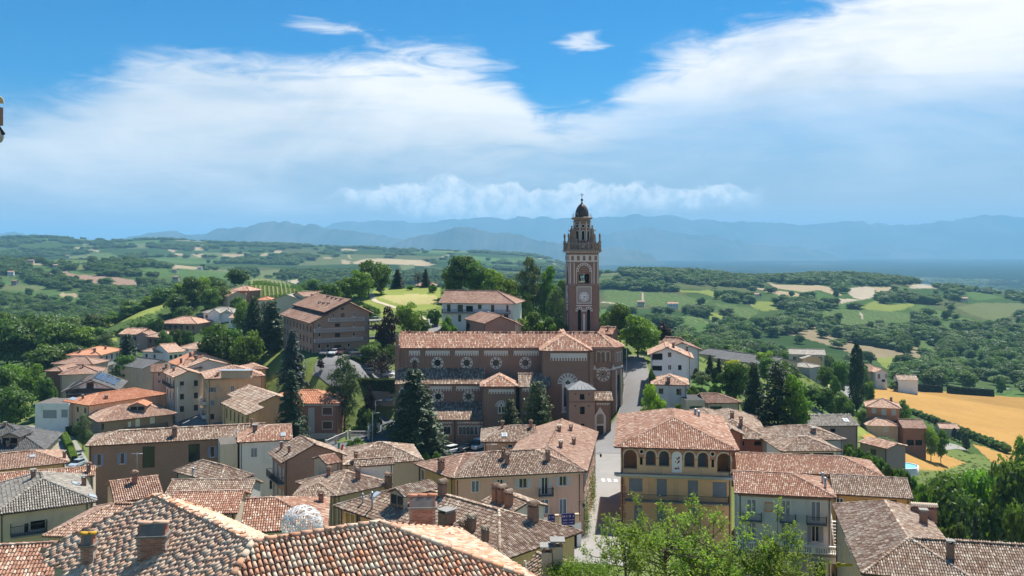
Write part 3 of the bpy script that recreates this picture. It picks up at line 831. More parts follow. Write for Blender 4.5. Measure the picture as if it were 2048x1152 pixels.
# ------------------------------------------------------------------ roof tiles
def tile_arrays(poly, pitch=0.22, expo=0.40, segs=4, hgt=0.5, lift=0.035, jit=1.0, wide=0.40):
 """curved tiles laid in columns over a plane polygon; poly[0]->poly[1] is the eave, seen from outside"""
 P = [Vector(p) for p in poly]
 u = (P[1] - P[0]).normalized()
 n = Vector((0, 0, 0))
 for i in range(len(P)): n += (P[i] - P[0]).cross(P[(i + 1) % len(P)] - P[0])
 n.normalize()
 if n.z < 0: n = -n
 v = n.cross(u)
 if v.z < 0: v = -v
 loc = [((p - P[0]).dot(u),(p - P[0]).dot(v)) for p in P]
 u0, u1 = min(a for a, b in loc), max(a for a, b in loc)
 cols = np.arange(u0 + pitch / 2, u1, pitch)
 uu, vv = [], []
 for c in cols:
  hit = []
  for i in range(len(loc)):
   (a, b),(a2, b2) = loc[i], loc[(i + 1) % len(loc)]
   if (a - c) * (a2 - c) < 0: hit.append(b + (b2 - b) * (c - a) / (a2 - a))
  if len(hit) < 2: continue
  lo_, hi_ = min(hit), max(hit)
  ks = np.arange(lo_ - 0.05 + RNG.uniform(-0.05,0.03), hi_ - expo * 0.25, expo)
  uu += [c] * len(ks); vv += list(ks)
 if not uu: return None
 uu, vv = np.array(uu), np.array(vv)
 T = len(uu)
 th = np.linspace(0, math.pi, segs + 1)
 r = pitch * wide * (1.0 + jit * RNG.normal(0,0.03, T))
 du = jit * RNG.normal(0,0.008, T); sk = jit * RNG.normal(0,0.012, T); dv = jit * RNG.normal(0,0.012, T); dh = jit * np.abs(RNG.normal(0,0.006, T))
 pts = np.empty((T, 2, segs + 1, 3))
 for e in (0, 1):
  rr = r * (1.0 if e == 0 else 0.84)
  pts[:, e, :,0] = (uu + du + (sk if e else 0))[:, None] + rr[:, None] * np.cos(th)[None]
  pts[:, e, :,1] = (vv + dv + (expo + 0.03 if e else -0.02))[:, None]
  pts[:, e, :,2] = rr[:, None] * hgt * 2 * np.sin(th)[None] + ((lift if e == 0 else 0.0) + dh)[:, None] + 0.01
 U, Vv, Nn, O = (np.array(a[:]) for a in (u, v, n, P[0]))
 X = O + pts[...,0:1] * U + pts[...,1:2] * Vv + pts[...,2:3] * Nn
 base = (np.arange(T) * 2 * (segs + 1))[:, None]
 s = np.arange(segs)[None, :]
 Q = np.stack([base + s, base + s + 1, base + segs + 1 + s + 1, base + segs + 1 + s],-1).reshape(-1,4)
 Q = Q[:, ::-1]
 rnd = np.repeat(RNG.random(T), segs)
 return X.reshape(-1, 3), Q, rnd


def ridge_arrays(a, b, size=0.30, expo=0.42, segs=5):
 """row of larger half-round tiles along a ridge or hip from a (low) to b (high)"""
 a, b = Vector(a), Vector(b)
 L = (b - a).length
 if L < 0.5: return None
 d = (b - a) / L
 side = d.cross(Vector((0, 0, 1))).normalized()
 up_ = side.cross(d)
 n = max(1, int(L / expo)); ks = np.arange(n) * (L / n); e = L / n
 th = np.linspace(-0.25, math.pi + 0.25, segs + 1)
 r = size * 0.5 * (1 + RNG.normal(0, 0.05, n))
 pts = np.empty((n, 2, segs + 1, 3))
 for k in (0, 1):
  rr = r * (1.08 if k == 0 else 0.9)
  x = rr[:, None] * np.cos(th)[None]; z = rr[:, None] * np.sin(th)[None] * 0.8 + (0.05 if k == 0 else 0.02) + 0.02
  t_ = (ks + (e + 0.04 if k else -0.02))[:, None] * np.ones_like(x)
  pts[:, k] = np.array(a[:]) + x[..., None] * np.array(side[:]) + z[..., None] * np.array(up_[:]) + t_[..., None] * np.array(d[:])
 base = (np.arange(n) * 2 * (segs + 1))[:, None]
 s = np.arange(segs)[None, :]
 Q = np.stack([base + s, base + s + 1, base + segs + 1 + s + 1, base + segs + 1 + s],-1).reshape(-1,4)
 return pts.reshape(-1,3), Q, np.repeat(RNG.random(n), segs)


def cat(parts):
 V, Q, A, o = [], [], [], 0
 for p in parts:
  if p is None: continue
  V.append(p[0]); Q.append(p[1] + o); A.append(p[2]); o += len(p[0])
 return (np.concatenate(V), np.concatenate(Q), np.concatenate(A)) if V else None


def lod(D):
 if D < 75: return dict(pitch=0.22, expo=0.38, segs=5)
 if D < 135: return dict(pitch=0.23, expo=0.42, segs=4)
 if D < 175: return dict(pitch=0.25, expo=0.5, segs=3)
 if D < 255: return dict(pitch=0.34, expo=0.8, segs=2, hgt=0.6)
 return None


def roof_planes(parent, planes, ridges, tile, D, thick=0.14, fine=None, name='roof'):
 """deck slab + tile cover + ridge tiles for a list of plane polygons"""
 mb = MB()
 for P in planes:
  n = len(P)
  vs = [Vector(p) for p in P] + [Vector(p) - Vector((0,0, thick)) for p in P]
  fs = [tuple(range(n)), tuple(range(2 * n - 1, n - 1,-1))] + [(i, n + i, n + (i + 1) % n,(i + 1) % n) for i in range(n)]
  mb.add(vs, fs)
 L = lod(D) if fine is None else fine
 deck = mb.build(name,(DECK[tile] if L else TILE['far_' + tile]), parent)
 if L:
  arr = cat([tile_arrays(P, **L) for P in planes])
  if arr:
   o = link('roof_tiles', npmesh('roof_tiles', *arr), TILE[tile], deck)
   tag(o, kind='stuff')
 rr = cat([ridge_arrays(a, b,0.30 if D < 140 else 0.4,0.42 if D < 140 else 0.9,4 if D < 140 else 3) for a, b in ridges])
 if rr:
  o = link('ridge_tiles', npmesh('ridge_tiles', *rr), TILE[RIDGE[tile]], deck)
  tag(o, kind='stuff')
 return deck


# ------------------------------------------------------------------ walls with real openings
def arch_pts(u0, u1, v0, v1, n=8, pointed=False):
 """opening outline with a round (or pointed) head reaching v1"""
 w = (u1 - u0); r = w / 2; c = (u0 + u1) / 2
 if pointed:
  hh = w * 0.95; s = v1 - hh; pts = [(u0, v0),(u1, v0)]
  for k in range(n + 1):
   t = k / n; pts.append((u1 - r * t ** 1.7, s + hh * math.sin(t * math.pi / 2) ** 0.9 if t < 1 else v1))
  for k in range(n - 1, -1, -1):
   t = k / n; pts.append((u0 + r * t ** 1.7, s + hh * math.sin(t * math.pi / 2) ** 0.9))
  return pts
 s = v1 - r
 return [(u0, v0),(u1, v0)] + [(c + r * math.cos(a), s + r * math.sin(a)) for a in np.linspace(0, math.pi, n + 1)]


def circ_pts(cu, cv, r, n=20):
 return [(cu + r * math.cos(a), cv + r * math.sin(a)) for a in np.linspace(0,2 * math.pi, n, endpoint=False)]


class Wall:
 """a vertical wall plane: O origin, U direction to the right seen from outside, N outward normal"""
 def __init__(s, O, U, N):
  s.O = Vector((O[0], O[1],0)); s.U = Vector(U).normalized(); s.N = Vector(N).normalized()
  s.M = Matrix(((s.U.x,-s.N.x,0, s.O.x),(s.U.y,-s.N.y,0, s.O.y),(0,0,1,0),(0,0,0,1)))   # local x=U, y=inward, z=up

 def uv(s, px, py):
  d = Vector(((px - CX) / F,1,-(py - HY) / F))
  t = s.O.dot(s.N) / d.dot(s.N)
  P = d * t
  return ((P - s.O).dot(s.U), P.z)

 def p(s, u, v, out=0.0): return s.O + s.U * u + s.N * out + Vector((0,0, v))

 def mesh(s, mb, outer, holes, depth=0.2):
  loops = [[Vector((u, v,0)) for u, v in outer]] + [[Vector((u, v,0)) for u, v in h] for h in holes]
  flat = [p for l in loops for p in l]
  tris = tessellate_polygon(loops)
  vs = [s.p(p.x, p.y) for p in flat]
  fs = []
  for t in tris:
   a, b, c = (vs[i] for i in t)
   fs.append(t if (b - a).cross(c - a).dot(s.N) > 0 else t[::-1])
  mb.add(vs, fs)
  for h in holes:
   n = len(h)
   vs = [s.p(u, v) for u, v in h] + [s.p(u, v,-depth) for u, v in h]
   mb.add(vs,[(i,(i + 1) % n, n + (i + 1) % n, n + i) for i in range(n)])


_wm = {}


def cached(key, fn):
 if key not in _wm: _wm[key] = fn()
 return _wm[key]


def put(name, me, mat, parent, M):
 o = bpy.data.objects.new(name, me)
 if len(me.materials) == 0: me.materials.append(mat)
 COL.objects.link(o)
 o.parent = parent
 o.matrix_local = M
 return o


def window(parent, wall, u0, v0, u1, v1, kind='pl', sh=SLATE_BLUE, det=2):
 """window set into its opening; child meshes: frame pane, shutters. local origin lower-left corner of the opening"""
 w = round(u1 - u0,1) or 0.1; h = round(v1 - v0,1) or 0.1
 M = wall.M @ Matrix.Translation((u0, 0, v0))
 pname = {'sh': 'window','cl': 'window','pl': 'window','dk': 'opening','rl': 'window','dr': 'door','ga': 'garage_door','wd': 'window'}[kind]

 def frame():
  b = MB(); t = 0.07
  b.box(0.01,0.10,0.01, t,0.16, h - 0.01).box(w - t,0.10,0.01, w - 0.01,0.16, h - 0.01).box(t,0.10, h - t, w - t,0.16, h - 0.01).box(t,0.10,0.01, w - t,0.16, t)
  if w > 0.7: b.box(w / 2 - 0.035,0.11, t, w / 2 + 0.035,0.155, h - t)
  if kind in ('sh','pl') and h < 2.0: b.box(-0.08,-0.06,-0.07, w + 0.08,0.12,-0.003)
  return b.mesh('window_frame')

 if kind == 'dk':
  return put(pname, cached(('dk', w, h), lambda: MB().box(0,0.5,0, w,0.55, h).mesh('opening')), DARK, parent, M)
 if kind in ('rl', 'ga', 'dr'):
  def slab():
   b = MB(); n = max(2, int(h / (0.22 if kind == 'rl' else 0.45)))
   if kind == 'dr':
    b.box(0,0.12,0, w,0.17, h).box(w * 0.12,0.10, h * 0.08, w * 0.88,0.12, h * 0.45).box(w * 0.12,0.10, h * 0.53, w * 0.88,0.12, h * 0.92)
   else:
    for k in range(n): b.box(0,0.10, h * k / n + 0.004, w,0.16, h * (k + 1) / n - 0.012)
    b.box(0, 0.15, 0, w, 0.17, h)
   return b.mesh(pname)
  m = sh
  return put(pname, cached((kind, w, h, m.name), slab), m, parent, M)
 if kind == 'cl':                        # closed louvred leaves
  wroot = put(pname, cached(('clf', w, h), lambda: MB().box(0,0.14,0, w,0.18, h).box(-0.07,-0.05,-0.07, w + 0.07,0.1,-0.003).box(-0.07,-0.03,0,-0.003,0.05, h).box(w + 0.003,-0.03,0, w + 0.07,0.05, h).box(-0.07,-0.03, h + 0.003, w + 0.07,0.05, h + 0.08).box(w / 2 - 0.04,0.02,0, w / 2 + 0.04,0.14, h).mesh('window_frame')), WHITE_P, parent, M)
  def leaf():
   b = MB(); lw = w / 2 - 0.015; t = 0.06
   b.box(0,0,0, t,0.05, h).box(lw - t,0,0, lw,0.05, h).box(t,0,0, lw - t,0.05, t).box(t,0, h - t, lw - t,0.05, h).box(t,0, h * 0.45, lw - t,0.05, h * 0.45 + t)
   n = int(h / 0.12)
   for k in range(n):
    z = t + (h - 2 * t) * k / n
    b.add([(t,0.005, z),(lw - t,0.005, z),(lw - t,0.045, z + 0.1),(t,0.045, z + 0.1)],[(0,1,2,3)])
   return b.mesh('shutter')
  me = cached(('leaf', w, h, sh.name), leaf)
  put('shutter', me, sh, wroot, Matrix.Translation((0.005,0.04,0)))
  put('shutter', me, sh, wroot, Matrix.Translation((w / 2 + 0.01,0.04,0)))
  return wroot
 wroot = put(pname, cached(('fr', w, h, kind == 'wd'), frame), WOOD_D if kind == 'wd' else WHITE_P, parent, M)
 put('pane', cached(('pane', w, h), lambda: MB().box(0.03,0.13,0.03, w - 0.03,0.14, h - 0.03).mesh('pane')), GLASS, wroot, Matrix())
 if kind == 'sh':
  def leaf2():
   b = MB(); lw = w / 2; t = 0.06
   b.box(0,0,0, t,0.04, h).box(lw - t,0,0, lw,0.04, h).box(t,0,0, lw - t,0.04, t).box(t,0, h - t, lw - t,0.04, h).box(t,0, h * 0.5 - t / 2, lw - t,0.04, h * 0.5 + t / 2)
   n = max(3, int(h / 0.12))
   for k in range(n):
    z = t + (h - 2 * t) * k / n
    b.add([(t,0.004, z),(lw - t,0.004, z),(lw - t,0.036, z + 0.1),(t,0.036, z + 0.1)],[(0,1,2,3)])
   return b.mesh('shutter')
  me = cached(('leaf2', w, h, sh.name), leaf2)
  put('shutter', me, sh, wroot, Matrix.Translation((-w / 2 - 0.03,-0.06,0)))
  put('shutter', me, sh, wroot, Matrix.Translation((w + 0.03,-0.06,0)))
 return wroot


def balcony(parent, wall, u0, u1, v, depth=1.0, h=1.0, mat=IRON, slab=CONC, solid=False, step=0.14):
 b = MB().box(u0,-depth, v - 0.16, u1,-0.003, v, wall.M)
 o = b.build('balcony', slab, parent)
 r = MB()
 pts = [(u0 + 0.03,-0.03),(u0 + 0.03,-depth + 0.03),(u1 - 0.03,-depth + 0.03),(u1 - 0.03,-0.03)]
 for (a, b_), (c, d) in zip(pts, pts[1:]):
  if solid:
   r.box(min(a, c) - 0.03, min(b_, d) - 0.02, v + 0.08, max(a, c) + 0.03, max(b_, d) + 0.02, v + h, wall.M)
   continue
  r.box(min(a, c) - 0.025, min(b_, d) - 0.025, v + h - 0.05, max(a, c) + 0.025, max(b_, d) + 0.025, v + h, wall.M)
  r.box(min(a, c) - 0.02, min(b_, d) - 0.02, v + 0.08, max(a, c) + 0.02, max(b_, d) + 0.02, v + 0.11, wall.M)
  L = math.hypot(c - a, d - b_); n = max(2, int(L / step))
  for k in range(n + 1):
   x, y = a + (c - a) * k / n, b_ + (d - b_) * k / n
   r.box(x - 0.012, y - 0.012, v, x + 0.012, y + 0.012, v + h - 0.05, wall.M)
 r.build('railing', mat, o)
 return o


def ray_plane(px, py, P):
 d = Vector(((px - CX) / F, 1, -(py - HY) / F))
 n = (Vector(P[1]) - Vector(P[0])).cross(Vector(P[2]) - Vector(P[0]))
 if n.length < 1e-6: return None
 dn = d.dot(n)
 if abs(dn) < 1e-9: return None
 return d * (Vector(P[0]).dot(n) / dn)


def on_roof(px, py, planes):
 """world point where the sight line through a photo pixel meets a set of roof planes, and that plane"""
 best = None
 for P in planes:
  h = ray_plane(px, py, P)
  if h is None or h.y < 1: continue
  xs = [p[0] for p in P]; ys = [p[1] for p in P]
  if inpoly(np.array([h.x]), np.array([h.y]), list(zip(xs, ys)))[0] and (best is None or h.y < best[0].y): best = (h, P)
 return best


CH_BR = brick('chimney_brick',(0.26,0.12,0.08),(0.20,0.10,0.07),(0.30,0.27,0.23),1.0)
CH_PL = plaster('chimney_render',(0.36,0.30,0.26))


def chimney(parent, P, rz=0.0, w=0.6, d=0.6, h=1.2, kind='tile', body=None, n=None):
 """shaft standing on the roof at P, with a little tiled roof on piers, a slab cap or a metal cowl"""
 w *= 0.86; d *= 0.86
 M = Matrix.Translation(P) @ Matrix.Rotation(rz,4,'Z')
 b = MB().box(-w / 2,-d / 2,-0.6, w / 2, d / 2, h, M)
 b.box(-w / 2 - 0.05,-d / 2 - 0.05, h, w / 2 + 0.05, d / 2 + 0.05, h + 0.07, M)
 body = body or (CH_BR if kind != 'pipe' else ZINC)
 if kind == 'pipe':
  b = MB().tube(M @ Vector((0,0,-0.3)), M @ Vector((0,0, h)), w / 2, n=8).ring([(w * 0.9, h),(w * 0.9, h + 0.1),(0.02, h + 0.25)],8, M)
  return b.build('chimney', ZINC, parent)
 o = b.build('chimney', body, parent)
 c = MB()
 if kind == 'tile':
  for sx_ in (-1, 1):
   for sy_ in (-1,1): c.box(sx_ * w * 0.38 - 0.06, sy_ * d * 0.38 - 0.06, h + 0.07, sx_ * w * 0.38 + 0.06, sy_ * d * 0.38 + 0.06, h + 0.33, M)
  c.build('pier', body, o)
  e = 0.1; r = MB()
  prof = [(-w / 2 - e, h + 0.33),(w / 2 + e, h + 0.33),(w / 2 + e, h + 0.38),(0, h + 0.38 + w * 0.32),(-w / 2 - e, h + 0.38)]
  r.prism(prof, -d / 2 - e, d / 2 + e, M)
  k = max(3, int((d + 2 * e) / 0.2))
  for i in range(k):
   y = -d / 2 - e + (i + 0.5) * (d + 2 * e) / k
   for s_ in (-1, 1):
    r.tube(M @ Vector((s_ * (w / 2 + e), y, h + 0.40)), M @ Vector((0, y, h + 0.40 + w * 0.32)),0.07, n=6)
  r.build('cap', TILE['old'], o)
 elif kind == 'slab':
  for sx_ in (-1,1): c.box(sx_ * w * 0.4 - 0.06,-d / 2, h + 0.07, sx_ * w * 0.4 + 0.06, d / 2, h + 0.3, M)
  c.box(-w / 2 - 0.1,-d / 2 - 0.1, h + 0.3, w / 2 + 0.1, d / 2 + 0.1, h + 0.38, M)
  c.build('cap', CONC, o)
 elif kind == 'cowl':
  c.ring([(w * 0.3, h + 0.05),(w * 0.3, h + 0.35),(w * 0.45, h + 0.4),(0.03, h + 0.6)],8, M).build('cap', ZINC, o)
 return o


def skylight(parent, h, P, w=0.8, l=1.1, mat=None):
 u = (Vector(P[1]) - Vector(P[0])).normalized()
 n = (Vector(P[1]) - Vector(P[0])).cross(Vector(P[2]) - Vector(P[0])).normalized()
 if n.z < 0: n = -n
 v = n.cross(u)
 if v.z < 0: v = -v
 M = Matrix(((u.x, v.x, n.x, h.x),(u.y, v.y, n.y, h.y),(u.z, v.z, n.z, h.z),(0,0,0,1)))
 o = MB().box(-w / 2,-l / 2,-0.05, w / 2, l / 2,0.2, M).build('skylight', ZINC, parent)
 MB().box(-w / 2 + 0.08,-l / 2 + 0.08,0.203, w / 2 - 0.08, l / 2 - 0.08,0.215, M).build('pane', mat or SKYGLASS, o)
 return o


SKYGLASS = glass('skylight_glass',(0.35,0.40,0.44))


# ------------------------------------------------------------------ houses
def wing(root, a, b, D, depth, roof='hip', pitch=20, tile='old', wall=None, oh=0.5, base=None, wins=(), auto=(), chim=(), sky=(), sh=SLATE_BLUE, bal=(), fine=None, det=2, rf=0.5, down=None, ze=None, h=None, cut=()):
 """one rectangular wing. a, b: photo pixels of the near eave line, left and right; D: distance of its left end."""
 z = -(a[1] - HY) / F * D if ze is None else ze
 A = WZ(*a, z); B = WZ(*b, z)
 ex = (B - A); w = ex.length; ex.normalize()
 ey = Vector((-ex.y, ex.x, 0))
 d = depth
 tp = math.tan(R(pitch))
 C = B + ey * d; Dd = A + ey * d
 up_ = Vector((0, 0, 1))
 pl, rd = [], []
 gab = {}
 if roof == 'hip':
  if w >= d:
   e = d / 2; h_ = e * tp
   R1 = A + ex * e + ey * e + up_ * h_; R2 = B - ex * e + ey * e + up_ * h_
   pl = [[A, B, R2, R1],[B, C, R2],[C, Dd, R1, R2],[Dd, A, R1]]
   rd = [(R1, R2),(A, R1),(B, R2),(C, R2),(Dd, R1)]
  else:
   e = w / 2; h_ = e * tp
   R1 = A + ex * e + ey * e + up_ * h_; R2 = A + ex * e + ey * (d - e) + up_ * h_
   pl = [[A, B, R1],[B, C, R2, R1],[C, Dd, R2],[Dd, A, R1, R2]]
   rd = [(R1, R2),(A, R1),(B, R1),(C, R2),(Dd, R2)]
 elif roof in ('gx', 'hipL', 'hipR'):
  e = d * rf; h_ = e * tp
  eb = d - e
  R1 = A + ey * e + up_ * h_; R2 = B + ey * e + up_ * h_
  if roof == 'hipL': R1 = R1 + ex * d * 0.5
  if roof == 'hipR': R2 = R2 - ex * d * 0.5
  pl = [[A, B, R2, R1], [C, Dd, R1, R2]]
  rd = [(R1, R2)]
  if roof == 'hipL': pl.append([Dd, A, R1]); rd += [(A, R1),(Dd, R1)]
  else: gab['L'] = (e, h_)
  if roof == 'hipR': pl.append([B, C, R2]); rd += [(B, R2),(C, R2)]
  else: gab['R'] = (e, h_)
 elif roof in ('gy', 'gyh'):
  e = w * rf; h_ = e * tp; hr = (w - e)
  R1 = A + ex * e + up_ * h_; R2 = R1 + ey * (d - (w / 2 if roof == 'gyh' else 0))
  zb = z + h_ - hr * tp
  B2 = B.copy(); C2 = C.copy(); B2.z = C2.z = zb
  pl = [[B2, C2, R2, R1], [Dd, A, R1, R2]]
  rd = [(R1, R2)]
  gab['F'] = (e, h_)
  if roof == 'gyh': pl.append([C2, Dd, R2]); rd += [(C2, R2),(Dd, R2)]
  else: gab['B'] = (w - e, h_)
 elif roof == 'shed':
  h_ = d * tp
  pl = [[A, B, C + up_ * h_, Dd + up_ * h_]]
  rd = []
 elif roof == 'flat':
  h_ = 0; pl = []
 dk = None
 if pl: dk = roof_planes(root, pl, rd, tile, D, fine=fine)
 # walls
 wo_ = oh
 A1 = A + ex * wo_ + ey * wo_; B1 = B - ex * wo_ + ey * wo_; C1 = C - ex * wo_ - ey * wo_; D1 = Dd + ex * wo_ - ey * wo_
 if base is None: base = min(gz(p.x, p.y) for p in (A1, B1, C1, D1)) - 0.6
 if h is not None: base = z - h
 if down is not None: base = min(base, z - down)
 lift = wo_ * tp - 0.06 if roof != 'flat' else 0.0
 ww, wd = w - 2 * wo_, d - 2 * wo_
 walls = {'F': (Wall(A1, ex,-ey), ww),'R': (Wall(B1, ey, ex), wd),'B': (Wall(C1,-ex, ey), ww),'L': (Wall(D1,-ey,-ex), wd)}
 tops = {}
 for k, (wl, L) in walls.items():
  zt = z + lift
  top = [(L, zt), (0, zt)]
  if roof == 'shed':
   zf, zb_ = z + wo_ * tp - 0.06, z + (d - wo_) * tp - 0.06
   top = {'F': [(L, zf),(0, zf)],'B': [(L, zb_),(0, zb_)],'R': [(L, zb_),(0, zf)],'L': [(L, zf),(0, zb_)]}[k]
  if k in gab:
   e, hh = gab[k]
   if k in 'FB' and roof in ('gy','gyh'):
    zr_ = z + hh - 0.06
    zl = z + wo_ * tp - 0.06; zr2 = z + hh - (w - wo_ - w * rf) * tp - 0.06
    top = [(L, zr2 if k == 'F' else zl),(e - wo_, zr_),(0, zl if k == 'F' else zr2)]
   else:
    e2 = e if k == 'R' else d - e
    zb_ = z + h_ - (d - e - wo_) * tp - 0.06
    top = [(L, zb_ if k == 'R' else zt),(e2 - wo_, z + hh - 0.06),(0, zt if k == 'R' else zb_)]
  tops[k] = top
 holes = {k: [] for k in 'FRBL'}
 specs = []
 for wdw in wins:                        # (face, view, x0, y0, x1, y1, kind[, shutter material])
  f, view, x0, y0, x1, y1, kd = wdw[:7]
  wl, L = walls[f]
  c1, c2 = q(view, x0, y1), q(view, x1, y0)
  u0, v0 = wl.uv(*c1); u1, v1 = wl.uv(*c2)
  cu = (u0 + u1) / 2; va, vb = wl.uv(cu and (c1[0] + c2[0]) / 2, c1[1])[1], wl.uv((c1[0] + c2[0]) / 2, c2[1])[1]
  specs.append((f, u0, va, u1, vb, kd, wdw[7] if len(wdw) > 7 else sh))
 for au in auto:                         # (face, columns, storeys, width, height, kind, storey height[, first drop][, shutter])
  f, nc, nr, aw, ah, kd = au[:6]; sh_h = au[6] if len(au) > 6 else 3.0; drop = au[7] if len(au) > 7 else 0.9
  wl, L = walls[f]
  for i in range(nc):
   for j in range(nr):
    cu = L * (i + 0.5) / nc; vt = z - drop - j * sh_h
    specs.append((f, cu - aw / 2, vt - ah, cu + aw / 2, vt, kd, au[8] if len(au) > 8 else sh))
 good = []
 for (f, u0, v0, u1, v1, kd, s_) in specs:
  wl, L = walls[f]
  u0, u1 = max(0.12, min(u0, u1)), min(L - 0.12, max(u0, u1))
  v1 = v1 if f in gab else min(v1, z + lift - 0.08); v0 = max(v0, base + 0.1)
  if u1 - u0 < 0.25 or v1 - v0 < 0.25: continue
  w_, h2 = round(u1 - u0,1), round(v1 - v0,1)
  u1 = u0 + w_; v1 = v0 + h2
  if any(not (u1 < g[1] - 0.05 or u0 > g[3] + 0.05 or v1 < g[2] - 0.05 or v0 > g[4] + 0.05) for g in good if g[0] == f): continue
  good.append((f, u0, v0, u1, v1, kd, s_))
  holes[f].append([(u0, v0),(u1, v0),(u1, v1),(u0, v1)])
 for f, fn in cut: holes[f] += fn(walls[f][0])
 mb = MB()
 for k, (wl, L) in walls.items():
  wl.mesh(mb,[(0, base),(L, base)] + tops[k], holes[k],0.2 if k else 0.2)
 if roof == 'flat':
  MB().add([A1.xyz, B1.xyz, C1.xyz, D1.xyz],[(0,1,2,3)]).build('roof', DECK[tile], root)
 mb.build('wall', wall or PL['cream'], root)
 for (f, u0, v0, u1, v1, kd, s_) in good: window(root, walls[f][0], u0, v0, u1, v1, kd, s_)
 for bl in bal:                          # (face, view, x0, x1, yfloor[, depth, mat, solid])
  f, view, x0, x1, yf = bl[:5]
  wl, L = walls[f]
  p0, p1 = q(view, x0, yf), q(view, x1, yf if len(bl) < 9 else bl[8])
  u0, v0 = wl.uv(*p0); u1, v1 = wl.uv(*p1)
  dp = bl[5] if len(bl) > 5 else 1.0
  balcony(root, wl, max(0.0, min(u0, u1)), min(L, max(u0, u1)),(v0 + v1) / 2, dp, mat=(bl[6] if len(bl) > 6 and bl[6] else IRON), solid=(bl[7] if len(bl) > 7 else False))
 rz = math.atan2(ex.y, ex.x)
 if D < 260 and roof != 'flat' or D == 0:
  if roof not in ('gy', 'gyh'):
   MB().tube(A - ey * 0.06 - up_ * 0.06, B - ey * 0.06 - up_ * 0.06,0.075, n=5).build('gutter', GUTTER, root)
  for wl, L in (walls['F'],):
   for u in (0.25, L - 0.25):
    MB().tube(wl.p(u, base,0.09), wl.p(u, z - 0.05,0.09),0.055, n=5).build('downpipe', GUTTER, root)
 for c in chim:                          # (view, x, y, w, h, kind)
  px_, py_ = q(c[0], c[1], c[2])
  hit = on_roof(px_, py_, pl)
  if hit: chimney(root, hit[0], rz, c[3], c[3] * (c[6] if len(c) > 6 else 1.0), c[4], c[5] if len(c) > 5 else 'tile')
 for c in sky:
  px_, py_ = q(c[0], c[1], c[2])
  hit = on_roof(px_, py_, pl)
  if hit: skylight(root, hit[0], hit[1], c[3] if len(c) > 3 else 0.8, c[4] if len(c) > 4 else 1.1)
 return dict(A=A, B=B, C=C, D=Dd, z=z, ex=ex, ey=ey, w=w, d=d, planes=pl, walls=walls, base=base, rz=rz, deck=dk)


def house(name, label, cat_='house', group=None):
 o = empty(name)
 tag(o, label, cat_, group)
 return o


PL = dict(cream=plaster('wall_cream',(0.64,0.55,0.42)), white=plaster('wall_white',(0.78,0.77,0.75), amt=0.35), pink=plaster('wall_pink',(0.66,0.42,0.32)),
          peach=plaster('wall_peach',(0.68,0.45,0.29)), yellow=plaster('wall_yellow',(0.70,0.45,0.24)), ochre=plaster('wall_ochre',(0.52,0.33,0.13)),
          grey=plaster('wall_grey',(0.40,0.40,0.38)), bluegrey=plaster('wall_blue_grey',(0.52,0.53,0.54)), tan=plaster('wall_tan',(0.48,0.395,0.305)), red=plaster('wall_red',(0.32,0.13,0.10)),
          rust=plaster('wall_rust',(0.52,0.235,0.125)), dusk=plaster('wall_dusky',(0.36,0.26,0.24)))
BR_RED = brick('brick_red',(0.30,0.14,0.10),(0.25,0.115,0.08),(0.24,0.16,0.12))
BR_OLD = brick('brick_old',(0.38,0.21,0.155),(0.31,0.17,0.125),(0.30,0.24,0.19))
BR_TAN = brick('brick_tan',(0.38,0.255,0.19),(0.32,0.21,0.155),(0.30,0.25,0.2))
BR_CH = brick('brick_church',(0.285,0.165,0.115),(0.24,0.135,0.095),(0.28,0.20,0.155))


def settle(root):
 """put an assembled thing's origin at the foot of its parts (children keep their places)"""
 xs, ys, zs = [], [], []
 for c in root.children:
  if c.type == 'MESH':
   M = c.matrix_basis
   for k in (0, 6):
    p = M @ Vector(c.bound_box[k]); xs.append(p.x); ys.append(p.y); zs.append(p.z)
 if not xs: return
 L = Vector(((min(xs) + max(xs)) / 2,(min(ys) + max(ys)) / 2, min(zs)))
 root.location = root.location + L
 for c in root.children: c.matrix_basis = Matrix.Translation(-L) @ c.matrix_basis
# ------------------------------------------------------------------ the parish church
CST = plaster('church_stone',(0.62,0.585,0.53),(0.2,0.19,0.175),0.4)
CBR = BR_CH
TBR = brick('brick_tower',(0.285,0.16,0.12),(0.24,0.13,0.10),(0.27,0.19,0.15))
LEAD = paint('lead_sheet',(0.20,0.205,0.21),0.7,0.3)
DOME = paint('dome_copper_brown',(0.085,0.065,0.058),0.5,0.35, metal=0.3)
DST = plaster('dark_weathered_stone',(0.29,0.225,0.18),(0.10,0.08,0.065),0.8)


def voussoirs(wall, cu, cv, r0, r1, a0, a1, n, out=0.05):
 """ring of alternating wedge stones: returns (light, dark) builders"""
 L, Dk = MB(), MB()
 for k in range(n):
  b0 = a0 + (a1 - a0) * k / n; b1 = a0 + (a1 - a0) * (k + 1) / n
  pts = [(cu + r * math.cos(a), cv + r * math.sin(a)) for r, a in ((r0, b0),(r1, b0),(r1,(b0 + b1) / 2),(r1, b1),(r0, b1),(r0,(b0 + b1) / 2))]
  (L if k % 2 == 0 else Dk).prism(pts,-out,0.1, wall.M)
  for ra, rb in ((r1, r1 + 0.13),(r0, r0 + 0.09)):
   L.prism([(cu + r * math.cos(a), cv + r * math.sin(a)) for r, a in ((ra, b0),(rb, b0),(rb, b1),(ra, b1))],-out - 0.02,0.08, wall.M)
 return L, Dk


